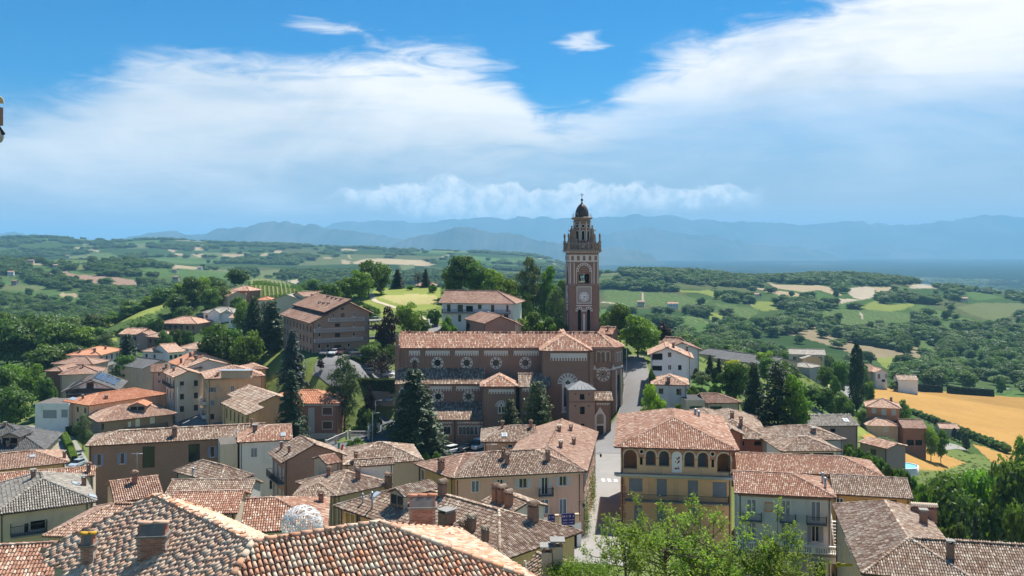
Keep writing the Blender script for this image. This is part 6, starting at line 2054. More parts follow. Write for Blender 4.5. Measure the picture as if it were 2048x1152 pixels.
simple('hill_house','pale house with grey brown roofs seen over the hotel roof before the vineyard',[
 wg((581,591),(607,593),348,12,'gy',17,'brown', PL['cream'],0.5, auto=[('F',2,2,1,1.4,'wd')]), wg((604,599),(633,594),342,12,'gx',17,'grey', PL['cream'],0.4)])
simple('cottage','low cottage with orange hip roof half hidden by the dark conifers',[wg((511,600),(542,600),372,9,'hip',18,'orange', PL['cream'],0.4)])
simple('cottage','small tan cottage on the hilltop meadow behind the thin trees',[wg((829,571),(872,571),372,8,'hip',20,'pink', PL['tan'],0.4)])
# ------------------------------------------------------------------ middle left of the town
simple('brick_hall','long old brick building with lavender shutters and a ridge roof across the lane',[
 wg(q('Y2',630,194), q('Y3',560,120),145,8.8,'hipL',17,'old', BR_OLD,0.45,
       wins=[('F','Y2',714,252,748,338,'sh', LAVENDER),('F','Y2',886,243,920,325,'sh', LAVENDER),('F','Y2',1052,195,1143,352,'wd'),('F','Y2',1392,175,1475,310,'wd'),('F','Y3',150,197,182,275,'sh', LAVENDER)],
       chim=[('Y2',1290,120,0.9,1.1),('Y3',455,55,0.4,1.0)], sky=[('Y3',292,35)])],'building')
simple('white_house','tall white house with blue shaded wall and a dark brick gable wing',[
 wg(q('Y3',350,168), q('Y3',760,145),146,9.5,'hipL',19,'red', PL['white'],0.35, base=-44, sky=[('Y3',687,112)], chim=[('Y3',480,88,0.9,0.9,'slab')],
       wins=[('F','Y3',452,207,494,272,'cl', GREY_P),('F','Y3',587,442,638,510,'wd')]),
 wg((564,926.6),(694,911),132,7.6,'gy',24,'old', BR_OLD,0.5, base=-44, auto=[('L',3,2,0.9,2.0,'sh',3.4,1.0, PALE_SH)], bal=[('L','Y3',590,700,395,1.0, None, False,465)], chim=[('Y3',675,215,0.4,0.8,'slab'),('Y3',732,245,0.4,0.8,'slab')]),
 wg(q('Y3',222,182), q('Y3',352,172),145.4,6,'flat',0,'grey', PL['cream'],0.02, base=-44)])
simple('old_house','house with two weathered hip roofs and three chimneys before the white house',[
 wg(q('Y3',758,563), q('Y3',1080,563),118,9.5,'hip',19,'old', PL['tan'],0.5, base=-43, chim=[('Y3',1025,425,0.6,1.0),('Y3',935,370,1.2,0.7)]),
 wg(q('Y3',1078,565), q('Y3',1500,470),117.8,10,'hip',19,'old', PL['tan'],0.5, base=-43, chim=[('Y3',1240,440,0.6,1.1),('Y3',1465,475,0.9,1.0)])])
simple('old_house','house with a broad faded hip roof just in front of the parked cars',[
 wg(q('Y3',1130,335), q('Y4',395,300),140,11.5,'hip',19,'old', PL['tan'],0.4, base=-44, chim=[('Y3',1225,300,0.6,0.9)]),
 wg(q('Y3',1215,347), q('Y3',1514,326),128,3.4,'gx',19,'old', PL['white'],0.25, base=-43)])
simple('lean_to_house','narrow tiled lean-to house wedged beside the dark gable wing',[
 wg(q('Y3',1005,330), q('Y3',1125,310),126,4.5,'gx',18,'red', PL['tan'],0.3, base=-43, chim=[('Y3',1135,250,0.7,0.9)])])
simple('dormer_house','house with a broad brown hip roof, gabled dormer and many chimneys mid town',[
 wg((668,1012),(1000,1123),94.8,11.2,'hip',21,'old', PL['yellow'],0.5, base=-44,
       chim=[('Y4',535,560,0.8,1.1),('Y4',570,540,0.7,1.1),('Y4',750,825,0.75,1.1),('Y4',685,850,0.6,0.8),('Y4',850,905,0.6,1.0),('Y4',1170,985,0.6,1.0),('Y4',1205,745,0.9,1.3),('Y4',568,770,1.4,1.1,'slab'),('Y3',1345,660,0.25,1.6,'pipe'),('Y3',1275,620,0.2,0.9,'pipe')],
       sky=[('Y3',1375,560,0.8,1.0)], wins=[('F','Y3',1225,710,1260,800,'wd'),('F','Y3',1150,690,1215,790,'cl', paint('door_yellow',(0.42,0.30,0.10),0.7))])])
dh = bpy.data.objects['dormer_house']
dwn = [c for c in dh.children if c.name.startswith('roof')]
P_ = WZ(*q('Y4', 175, 668), -26.4)
dormer(dh, P_ + Vector((0.3,0.3,0.05)),(-0.69,-0.72),2.3,1.5,4.6,'old', PL['tan'],95)
simple('chimney_house','narrow house with clustered tiled chimneys behind the brown dormer roof',[
 wg(q('Y4',820,600), q('Y4',1040,690),101,5.0,'gx',18,'old', PL['bluegrey'],0.3, base=-44, chim=[('Y4',930,600,0.8,1.4),('Y4',975,610,0.9,1.4),('Y4',1025,640,0.8,1.3)])])
simple('low_house','house with cream and yellow wall under a hip roof behind the wicker globe',[
 wg(q('Y3',362,836), q('Y3',1012,800),84,10.4,'hipR',18.5,'red', PL['cream'],0.5, base=-42, chim=[('Y3',380,700,0.7,0.9),('Y3',968,612,0.6,0.8),('Y3',1055,770,1.0,1.4)],
       wins=[('F','Y3',590,840,690,890,'cl', MATS['door_yellow'])])])
simple('old_house','small old hip roof house with a sunlit right slope below the brick hall',[
 wg(q('Y2',1282,378), q('Y3',215,470),128,5.6,'hip',27,'old', PL['tan'],0.35, base=-43, chim=[('Y3',22,415,0.3,1.0,'pipe')])])
simple('old_house','low ridge roof house between the white house and the wicker globe roof',[
 wg(q('Y2',1190,590), q('Y3',434,582),108,7.6,'gx',20,'old', PL['grey'],0.3, base=-43, sky=())])
simple('low_house','low house with orange pantile strip roof behind the sharp foreground hip',[
 wg((330,1030),(475,1026),93,7.6,'gx',19,'red', PL['tan'],0.3, base=-42)])
simple('grey_roof_house','cream house with grey tile hip roof and skylights on the left edge of town',[
 wg(q('Y2',-60,705), q('Y2',715,602),87,12.4,'hip',22,'grey', PL['cream'],0.6, base=-44, chim=[('Y2',605,395,0.5,1.8,'slab'),('Y2',620,490,0.5,0.8,'slab'),('Y2',395,670,0.6,0.7,'slab'),('Y2',245,430,0.5,0.6,'slab')],
       sky=[('Y2',555,478,1.2,0.8),('Y2',680,572,1.2,0.8)], wins=[('F','Y2',225,745,330,810,'dk'),('F','Y2',175,760,220,850,'pl'),('F','Y2',80,765,170,815,'dk')], bal=[('F','Y2',75,345,825,1.2)])])
simple('old_house','faded pink hip roof house between the grey tile roof and the brick hall',[
 wg((190,1015),(86,1072),0,10.4,'hip',21,'pink', PL['tan'],0.3, base=-42, ze=-25.2),
 wg(q('Y2',840,610), q('Y2',1215,560),96,8,'gx',18,'pink', PL['tan'],0.3, base=-42, chim=[('Y2',995,470,0.6,0.9)])])
simple('old_house','strip of old ridge roof behind the grey tile roof',[
 wg(q('Y2',-40,470), q('Y2',700,410),118,4.6,'gx',18,'red', PL['tan'],0.2, base=-43, chim=[('Y2',655,385,0.6,0.8)])])
simple('low_house','bright orange and cream pantile roof in the lower left corner',[
 wg((-160,1220),(165,1200),55,9.5,'gx',25,'red', PL['cream'],0.3, base=-42)])
_, slo_ = simple('slate_house','house with dark grey tile roof and dormer beside the paved lane',[
 wg((-110,912), q('Y2',333,224),160,16,'hipR',25,'slate', PL['tan'],0.6, base=-49, chim=[('Z5',75,1115,0.5,0.6,'slab'),('Z5',48,925,0.5,0.5,'slab')], wins=[('R','Y2',322,180,330,215,'pl')], fine=dict(pitch=0.3, expo=0.5, segs=2))])
sh_ = bpy.data.objects['slate_house']
_h = on_roof(*q('Z5',95,1098), slo_[0]['planes'])
if _h: dormer(sh_, _h[0],(0.05,-1),3.2,1.3,5,'slate', PL['dusk'],150, False)
simple('ochre_house','ochre house with pink hip roof in front of the slate roofed house',[
 wg((-140,956),(139,925),0,9.6,'hipR',17,'pink', PL['yellow'],0.6, base=-48, ze=-33.4, wins=[('F','Y2',92,385,145,405,'dk'),('F','Y2',245,368,298,388,'dk'),('F','Y2',395,350,450,372,'dk')], chim=[('Y2',475,285,0.5,0.9,'slab')], sky=[('Y2',238,272,0.8,0.8)])])

# ------------------------------------------------------------------ upper left
_, bho = simple('brick_house','brick house with brown and orange hip roof, dormer and white shutters by the hedge',[
 wg(q('Z5',943,888), q('Z5',1702,803),215,13,'hip',21,'pink', BR_TAN,0.8, base=-50, wins=[('F','Z5',1300,852,1344,930,'dr', WHITE_P),('F','Z5',1440,838,1488,898,'rl', WHITE_P),('F','Z5',1228,880,1262,930,'rl', WHITE_P),('F','Z5',955,900,1000,960,'wd')], bal=[('F','Z5',1200,1600,945,1.0)],
       chim=[('Z5',982,745,0.8,1.2,'slab'),('Z5',948,740,0.6,0.8,'slab'),('Z5',1228,660,0.7,0.9,'slab'),('Z5',1372,690,0.7,0.9,'slab')]),
 wg(q('Z5',604,684), q('Z5',846,728),229,22,'hip',17,'orange', PL['peach'],0.6, base=-50, auto=[('F',3,2,1.0,1.3,'wd')], sky=[('Z5',705,665,3.0,1.4)], chim=[('Z5',795,665,0.5,0.8,'slab'),('Z5',1020,662,0.7,0.6,'slab')])])
bh_ = bpy.data.objects['brick_house']
_h = on_roof(*q('Z5',1320,778), bho[0]['planes'])
if _h: dormer(bh_, _h[0],(0.1,-1),4.0,1.2,4.5,'orange', BR_TAN,200, False)
simple('white_block','low white flat roofed block with garage doors and roof terrace by the paved lane',[
 wg(q('Z5',335,705), q('Z5',660,705),226,9,'flat',0,'grey', PL['white'],0.02, wins=[('F','Z5',410,768,542,848,'ga', GREY_P),('F','Z5',588,765,650,840,'ga', GREY_P)])],'garage')
sr, so = simple('solar_house','gabled house with rows of solar panels on both dark roof slopes',[
 wg(q('Z5',592,597), q('Z5',1142,575),235,17,'gy',23,'slate', PL['white'],0.9, rf=0.49, wins=[('F','Z5',765,505,830,560,'wd'),('F','Z5',900,500,935,560,'dr', BROWN_SH)], bal=[('F','Z5',640,1050,600,1.3)])])
PVM = glass('solar_cell', (0.012, 0.02, 0.05))
for pi, rng in ((1, 3), (0, 4)):
 P = [Vector(p) for p in so[0]['planes'][pi]]
 u_ = (P[1] - P[0]).normalized(); v_ = (P[2] - P[1]).normalized(); L_ = (P[1] - P[0]).length; H_ = (P[2] - P[1]).length
 n_ = u_.cross(v_); n_ = n_ if n_.z > 0 else -n_
 M_ = Matrix(((u_.x, v_.x, n_.x, P[0].x),(u_.y, v_.y, n_.y, P[0].y),(u_.z, v_.z, n_.z, P[0].z),(0,0,0,1)))
 for k in range(rng):
  for j in range(8):
   x0 = L_ * 0.2 + j * L_ * 0.085
   pn = MB().box(x0, H_ * (0.22 + 0.19 * k),0.28, x0 + L_ * 0.08, H_ * (0.22 + 0.19 * k) + 1.2,0.34, M_).build('solar_panel', PVM, sr)
simple('brown_house','group of brown metal ridge roofs between the wood and the solar house',[
 wg(q('Z5',560,432), q('Z5',975,415),255,12,'hip',18,'brown', PL['tan'],0.5, chim=[('Z5',588,385,0.5,0.6,'slab'),('Z5',703,345,0.5,0.6,'slab'),('Z5',795,360,0.5,0.7,'slab')]),
 wg(q('Z5',425,395), q('Z5',600,395),262,16,'hip',18,'brown', BR_RED,0.5), wg(q('Z5',490,325), q('Z5',890,330),274,10,'hip',18,'brown', PL['tan'],0.5)])
simple('white_villa','white three storey villa with wide orange hip roof at the wood edge',[
 wg(q('Z5',633,242), q('Z5',966,242),285,17,'hip',16,'orange', PL['white'],1.0, down=10, auto=[('F',3,3,1.2,1.3,'wd'),('R',4,3,1.2,1.7,'wd')], bal=[('R','Z5',985,1100,330,1.2, ZINC),('R','Z5',985,1100,385,1.2, ZINC)],
       chim=[('Z5',768,212,0.7,0.7,'slab'),('Z5',910,212,0.7,0.9,'slab'),('Z5',1013,185,0.6,0.8,'slab')])])
simple('peach_palazzo','peach three storey palazzo with balconies and blue shutters on the shaded street',[
 wg(q('Z6',152,474), q('Z6',722,442),222,14,'hip',18,'pink', PL['peach'],0.6, base=-46, wins=[('F','Z6',197,550,230,597,'sh'),('F','Z6',395,538,422,587,'cl'),('F','Z6',197,677,230,726,'cl'),('F','Z6',195,805,230,860,'wd')],
       auto=[('L',5,2,1.0,2.0,'wd',4.6,1.2)], bal=[('L','Z6',62,155,640,0.9, WHITE_P, True,650),('L','Z6',20,50,610,0.9, WHITE_P, True,615),('L','Z6',62,155,765,0.9, WHITE_P, True,770)],
       chim=[('Z6',215,360,1.2,0.8,'slab'),('Z6',240,365,0.8,0.8,'slab'),('Z6',265,440,0.6,0.6,'slab')]),
 wg(q('Z6',570,385), q('Z6',750,372),234,9,'hip',18,'pink', PL['peach'],0.4, base=-46)],'building')
pp = bpy.data.objects['peach_palazzo']
P = WZ(*q('Z6', 415, 450), -31.4)
MB().box(-4,-0.5,0,4,2.5,0.12, Matrix.Translation(P + Vector((0.3,0.6,1.4)))).build('terrace_awning', ZINC, pp)
MB().box(-3.6,0.4,-0.5,3.6,2.4,1.35, Matrix.Translation(P + Vector((0.3,0.6,0)))).build('roof_terrace_recess', PL['tan'], pp)
simple('veranda_house','yellow veranda house with old brown roofs next to the curved brick villa',[
 wg(q('Z6',356,622), q('Z6',612,728),212,10,'gx',20,'old', PL['yellow'],0.8, base=-45),
 wg(q('Z6',297,702), q('Z6',545,822),207,3.2,'shed',20,'old', PL['yellow'],0.7, base=-45, auto=[('F',6,1,0.9,2.4,'wd',3,0.9)]),
 wg(q('Z6',610,730), q('Z6',860,650),214,9,'gx',19,'old', PL['yellow'],0.4, base=-45)])
vr, vo = simple('brick_villa','square red brick villa with pale window frames and orange hip roof by the stairs',[
 wg(q('Z6',690,708), q('Z6',1432,707),205,13,'hip',17.5,'orange', BR_RED,0.5, base=-45.5, wins=[('F','Z6',757,747,828,815,'rl', BROWN_SH),('F','Z6',1274,745,1363,813,'rl', BROWN_SH),('F','Z6',1274,879,1363,948,'rl', BROWN_SH)],
       chim=[('Z6',1415,665,0.6,1.4,'slab')], fine=dict(pitch=0.4, expo=0.9, segs=2))])
wv, Lv = vo[0]['walls']['F']
for x0, y0, x1, y1 in ((757,747,828,815),(1274,745,1363,813),(1274,879,1363,948)):
 (u0, v0),(u1, v1) = wv.uv(*q('Z6', x0, y1)), wv.uv(*q('Z6', x1, y0))
 b = MB(); t_ = 0.18
 b.box(u0 - t_,-0.06, v0 - t_, u1 + t_,0.0, v0 - 0.01, wv.M).box(u0 - t_,-0.06, v1 + 0.01, u1 + t_,0.0, v1 + t_, wv.M).box(u0 - t_,-0.06, v0 - 0.01, u0 - 0.01,0.0, v1 + 0.01, wv.M).box(u1 + 0.01,-0.06, v0 - 0.01, u1 + t_,0.0, v1 + 0.01, wv.M)
 b.build('window_surround', STONE, vr)
(u0, v0),(u1, v1) = wv.uv(*q('Z6',1135,985)), wv.uv(*q('Z6',1195,745))
gb = MB().box(u0,-0.04, v0, u1,0.0, v1, wv.M).build('glass_block_panel', paint('glass_block',(0.45,0.47,0.47),0.3,0.1), vr)
gr_ = MB()
for k in range(1,6): gr_.box(u0 + (u1 - u0) * k / 6 - 0.02,-0.06, v0, u0 + (u1 - u0) * k / 6 + 0.02,-0.041, v1, wv.M)
for k in range(1,22): gr_.box(u0,-0.06, v0 + (v1 - v0) * k / 22 - 0.02, u1,-0.041, v0 + (v1 - v0) * k / 22 + 0.02, wv.M)
tag(gr_.build('panel_grid', GREY_P, gb), kind='stuff')
box_part(vr,'cornice', STONE, wv,-0.4, Lv + 0.4, vo[0]['z'] - 0.5, vo[0]['z'] - 0.16,0.35)
zl = wv.uv(*q('Z6', 1300, 990))[1]
box_part(vr,'plinth', STONE, wv,0, Lv,-46, zl,0.08)
simple('street_house','long dark roofed house at the top of the shaded street',[
 wg(q('SS',178,342), q('SS',545,300),262,15,'gy',17,'slate', PL['tan'],0.4, rf=0.75, base=-46)])
simple('street_house','grey stucco house with brown shutters on the shaded street corner',[
 wg(q('SS',292,392), q('SS',585,378),246,7,'gx',24,'brown', PL['tan'],0.5, base=-47, wins=[('F','SS',400,396,440,444,'cl', BROWN_SH),('F','SS',400,500,440,552,'cl', BROWN_SH)], chim=[('SS',520,330,0.6,0.9,'slab')])])
simple('street_house','cream house with dark wooden balconies along the shaded street',[
 wg(q('SS',483,397), q('SS',624,470),240,8,'gx',20,'pink', PL['cream'],0.5, base=-47, auto=[('F',3,2,1.0,2.0,'wd',3.2,0.9),('R',2,3,1.0,1.5,'wd',3.2,1.2)], bal=[('F','SS',490,640,540,1.0, None, False,610)], chim=[('SS',628,385,0.6,0.9,'slab')])])
simple('street_house','house with bright red ridge roof rising behind the shaded street',[
 wg(q('SS',538,245), q('SS',702,302),258,15,'gx',20,'orange', PL['grey'],0.4, base=-47, chim=[('SS',735,260,0.6,1.0,'slab'),('SS',866,170,0.6,1.0,'slab')])])
simple('street_house','tall blue grey house with arched doorway beside the peach palazzo',[
 wg(q('SS',700,312), q('SS',774,341),246,13,'gx',17,'pink', PL['bluegrey'],0.4, base=-47, auto=[('F',2,3,1.0,1.9,'wd',3.2),('R',3,3,1.0,1.6,'wd',3.2,1.2)], chim=[('SS',912,300,0.8,1.0,'slab'),('SS',952,220,0.8,1.0,'slab')]),
 wg(q('SS',776,341), q('SS',1045,330),243,11,'gx',17,'pink', PL['bluegrey'],0.4, base=-47, wins=[('F','SS',825,375,885,440,'wd'),('F','SS',825,528,888,585,'wd'),('F','SS',850,680,890,745,'wd'),('F','SS',825,838,900,960,'dk')])])

# houses on the far slope at left
FARH = [
 ('slope_house','mauve house with brown roof behind the black conifer',[wg(q('Z1',928,937), q('Z1',1092,942),330,10,'gx',20,'red', PL['dusk'],0.5, auto=[('F',3,2,1.1,1.3,'wd')]), wg(q('Z1',1062,945), q('Z1',1172,945),326,8,'gy',22,'brown', PL['dusk'],0.4)]),
 ('slope_house','brick house with pink hip roof and small annex on the left slope',[wg(q('Z1',1145,957), q('Z1',1292,967),325,10,'hip',20,'pink', BR_RED,0.5, auto=[('F',3,2,1.1,1.4,'wd')]), wg(q('Z1',1324,967), q('Z1',1422,967),319,7,'hip',20,'pink', BR_RED,0.4, auto=[('F',2,1,1.1,1.4,'wd')])]),
 ('slope_house','wide tan apartment house with dark red hip roof on the left slope',[wg(q('Z1',1243,852), q('Z1',1552,857),358,14,'hip',18,'red', BR_TAN,0.9, auto=[('F',6,3,1.1,1.5,'wd',3.0)], bal=[('F','Z1',1260,1440,885,1.2)], down=9)]),
 ('slope_house','white house with grey twin gables above the apartment house',[wg(q('Z1',1585,768), q('Z1',1836,772),370,11,'hip',20,'grey', PL['white'],0.7, auto=[('F',5,2,1.1,1.5,'wd')], down=7), wg(q('Z1',1640,772), q('Z1',1730,773),368,7,'gy',34,'grey', PL['white'],0.4, down=7), wg(q('Z1',1742,773), q('Z1',1828,774),368,7,'gy',30,'grey', PL['white'],0.4, down=7)]),
 ('slope_house','square brick house with pale windows on the ridge below the vineyard',[wg(q('Z1',1799,594), q('Z1',1963,597),405,10,'hip',22,'red', BR_RED,0.6, auto=[('F',3,2,1.1,1.6,'rl',3.2,1.0, WHITE_P)], down=8)]),
 ('slope_house','low pink tiled house beside the square brick house on the ridge',[wg(q('Z1',1629,633), q('Z1',1792,640),396,11,'gx',20,'red', PL['tan'],0.4)]),
 ('slope_house','small white house with pink roof next to the twin gabled house',[wg(q('Z1',1794,810), q('Z1',1892,812),352,8,'gx',20,'pink', PL['white'],0.4, auto=[('F',2,1,1,1.3,'wd')])]),
 ('slope_house','white cottage with old chimneyed roof at the end of the shaded street',[wg(q('Z1',1108,1072), q('Z1',1312,1087),300,10,'hip',19,'old', PL['white'],0.4, auto=[('F',3,1,1,1.4,'wd')])]),
 ('slope_house','long low house with pale red roof behind the bright red street roof',[wg(q('SS',548,112), q('SS',785,92),292,13,'gx',19,'pink', PL['white'],0.4, auto=[('F',3,1,1,1.4,'wd')]), wg(q('SS',655,45), q('SS',1005,60),304,10,'hip',18,'pink', PL['white'],0.4)]),
]
for n_, l_, ws in FARH: simple(n_, l_, ws)
# small tile roof of a church annex seen right of the tower
simple('sacristy','small red tiled sacristy roof right behind the bell tower',[wg((1194,668),(1225,669),232,8,'gx',20,'red', CBR,0.3, base=-44, chim=[('PX',1216,660,0.5,0.8,'slab')])],'sacristy')
# farmhouses far away on the hills
for i,(px_, py_, w_, l_) in enumerate(((112,537,18,'pale farmhouse with red roof among the left fields'),(128,538,15,'cream farm barn beside a round tree among the left fields'),(62,527,22,'grey farm buildings at a field track on the left hills'),(136,515,16,'small farm on the wooded left crest'),(400,540,14,'farmhouse by the tan strip field'),(352,562,20,'hamlet house at the end of the red field'),(350,546,16,'cream house above the red field hamlet'),
         (1345,617,40,'long pink roofed farm in the trees below the vineyard slope'),(1835,563,40,'farm buildings on the right wooded crest'),(1925,604,34,'grey roofed farm among the right fields'),(1510,597,30,'farmhouse at the left end of the tan field'),(1800,588,22,'cream farmhouse beside the dark copse on the right'),(1880,578,18,'lone house near the crest of the right hills'),(22,551,16,'two small white houses in the left woods'),(30,570,14,'white shed at the left field edge'),(1282,613,22,'barn at the foot of the light vineyard'))):
 P = drop(px_, py_, 500)
 if not P: continue
 s = P.y / F * 4.2 * w_ / 18
 r_ = empty('farmhouse', P + Vector((0,0,-1)), random.uniform(-0.4,0.4))
 w2 = max(8, s * 2.2); d2 = w2 * 0.55; h2 = 6.5
 MB().box(-w2 / 2,-d2 / 2,0, w2 / 2, d2 / 2, h2).prism([(-d2 / 2, h2),(d2 / 2, h2),(0, h2 + d2 * 0.2)],-w2 / 2, w2 / 2, Matrix.Rotation(R(90),4,'Z')).build('wall', PL[('cream','white','tan')[i % 3]], r_)
 MB().prism([(-d2 / 2 - 0.6, h2 - 0.1),(0, h2 + d2 * 0.22),(d2 / 2 + 0.6, h2 - 0.1),(d2 / 2 + 0.6, h2 + 0.15),(0, h2 + d2 * 0.22 + 0.3),(-d2 / 2 - 0.6, h2 + 0.15)],-w2 / 2 - 0.5, w2 / 2 + 0.5, Matrix.Rotation(R(90),4,'Z')).build('roof', TILE['far_' + ('pink','red','brown')[i % 3]], r_)
 for k in range(4):
  x = -w2 / 2 + w2 * (k + 0.5) / 4
  MB().box(x - 0.5,-d2 / 2 - 0.05,3.6, x + 0.5,-d2 / 2 - 0.002,5.2).build('window', DARK, r_)
 tag(r_, l_, 'farmhouse')
# ------------------------------------------------------------------ foreground house with its tiles one by one
FORE = [(0.0,(0.30,0.155,0.10)),(0.18,(0.40,0.22,0.145)),(0.36,(0.46,0.285,0.195)),(0.52,(0.52,0.225,0.115)),(0.62,(0.45,0.32,0.23)),(0.78,(0.47,0.37,0.275)),(0.92,(0.49,0.42,0.32)),(1.0,(0.46,0.26,0.17))]
T_FORE = tilemat('tile_foreground', FORE,0.42,(0.33,0.31,0.25))
T_FORE2 = tilemat('tile_foreground_grey',[(0.0,(0.36,0.22,0.15)),(0.3,(0.46,0.30,0.21)),(0.6,(0.53,0.385,0.275)),(0.85,(0.57,0.45,0.33)),(1.0,(0.50,0.27,0.155))],0.45,(0.36,0.32,0.25))


def coppo(seed, L=0.46, r0=0.088, r1=0.066, n=8, th=0.014):
 """one half-round clay tile, wide end at y=0"""
 rg = random.Random(seed); b = MB()
 rings = []
 for j, t_ in enumerate((0.0, 0.5, 1.0)):
  rr = r0 + (r1 - r0) * t_
  outer = [(rr * math.cos(a) * (1 + rg.uniform(-.02, .02)), t_ * L, rr * math.sin(a) * 0.92) for a in np.linspace(0, math.pi, n + 1)]
  rings.append(outer)
 vs = [p for r_ in rings for p in r_] + [((r0 - th) * math.cos(a),0.0,(r0 - th) * math.sin(a) * 0.92) for a in np.linspace(0, math.pi, n + 1)] + [((r0 - th) * math.cos(a),0.2,(r0 - th) * math.sin(a) * 0.92) for a in np.linspace(0, math.pi, n + 1)]
 k = n + 1
 fs = [(j * k + i, j * k + i + 1,(j + 1) * k + i + 1,(j + 1) * k + i)[::-1] for j in (0,1) for i in range(n)]
 fs += [(i,3 * k + i,3 * k + i + 1, i + 1)[::-1] for i in range(n)]
 fs += [(3 * k + i,4 * k + i,4 * k + i + 1,3 * k + i + 1)[::-1] for i in range(n)]
 b.add(vs, fs, True)
 return b.mesh('tile')


def face_frame(P):
 P = [Vector(p) for p in P]
 u = (P[1] - P[0]).normalized()
 n = Vector((0, 0, 0))
 for i in range(len(P)): n += (P[i] - P[0]).cross(P[(i + 1) % len(P)] - P[0])
 n.normalize(); n = n if n.z > 0 else -n
 v = n.cross(u); v = v if v.z > 0 else -v
 return P, u, v, n


def tile_spots(poly, pitch=0.215, expo=0.36, jit=0.3):
 P, u, v, n = face_frame(poly)
 loc = [((p - P[0]).dot(u),(p - P[0]).dot(v)) for p in P]
 out = []
 for c in np.arange(min(a for a, b in loc) + pitch / 2, max(a for a, b in loc), pitch):
  hit = []
  for i in range(len(loc)):
   (a, b),(a2, b2) = loc[i], loc[(i + 1) % len(loc)]
   if (a - c) * (a2 - c) < 0: hit.append(b + (b2 - b) * (c - a) / (a2 - a))
  if len(hit) < 2: continue
  for k in np.arange(min(hit) - 0.06 + random.uniform(-jit, jit * 0.3), max(hit) - 0.12, expo): out.append((c, k))
 mats = []
 for c, k in out:
  sk = random.gauss(0,0.022); tl = random.gauss(0.085,0.012)
  p = P[0] + u * (c + random.gauss(0,0.008)) + v * (k + random.gauss(0,0.018)) + n * (0.055 + abs(random.gauss(0,0.006)))
  y = (v + u * sk - n * tl).normalized(); x = y.cross(n).normalized(); z = x.cross(y)
  s_ = random.uniform(0.96, 1.05)
  mats.append(Matrix(((x.x * s_, y.x, z.x * s_, p.x),(x.y * s_, y.y, z.y * s_, p.y),(x.z * s_, y.z, z.z * s_, p.z),(0,0,0,1))))
 return mats


def join_mats(meshes, mats):
 arr = []
 for me in meshes:
  V = np.empty(len(me.vertices) * 3, np.float32); me.vertices.foreach_get('co', V)
  Q = np.empty(len(me.polygons) * 4, np.int32); me.polygons.foreach_get('vertices', Q)
  arr.append((V.reshape(-1,3), Q.reshape(-1,4)))
 parts = []
 for i, M in enumerate(mats):
  V, Q = arr[i % len(arr)]
  A = np.array(M)
  parts.append((V @ A[:3, :3].T + A[:3,3], Q, np.full(len(Q), random.random())))
 return cat(parts)


def px_of(p): return (CX + F * p.x / p.y, HY - F * p.z / p.y) if p.y > 1 else (-9e9,0)


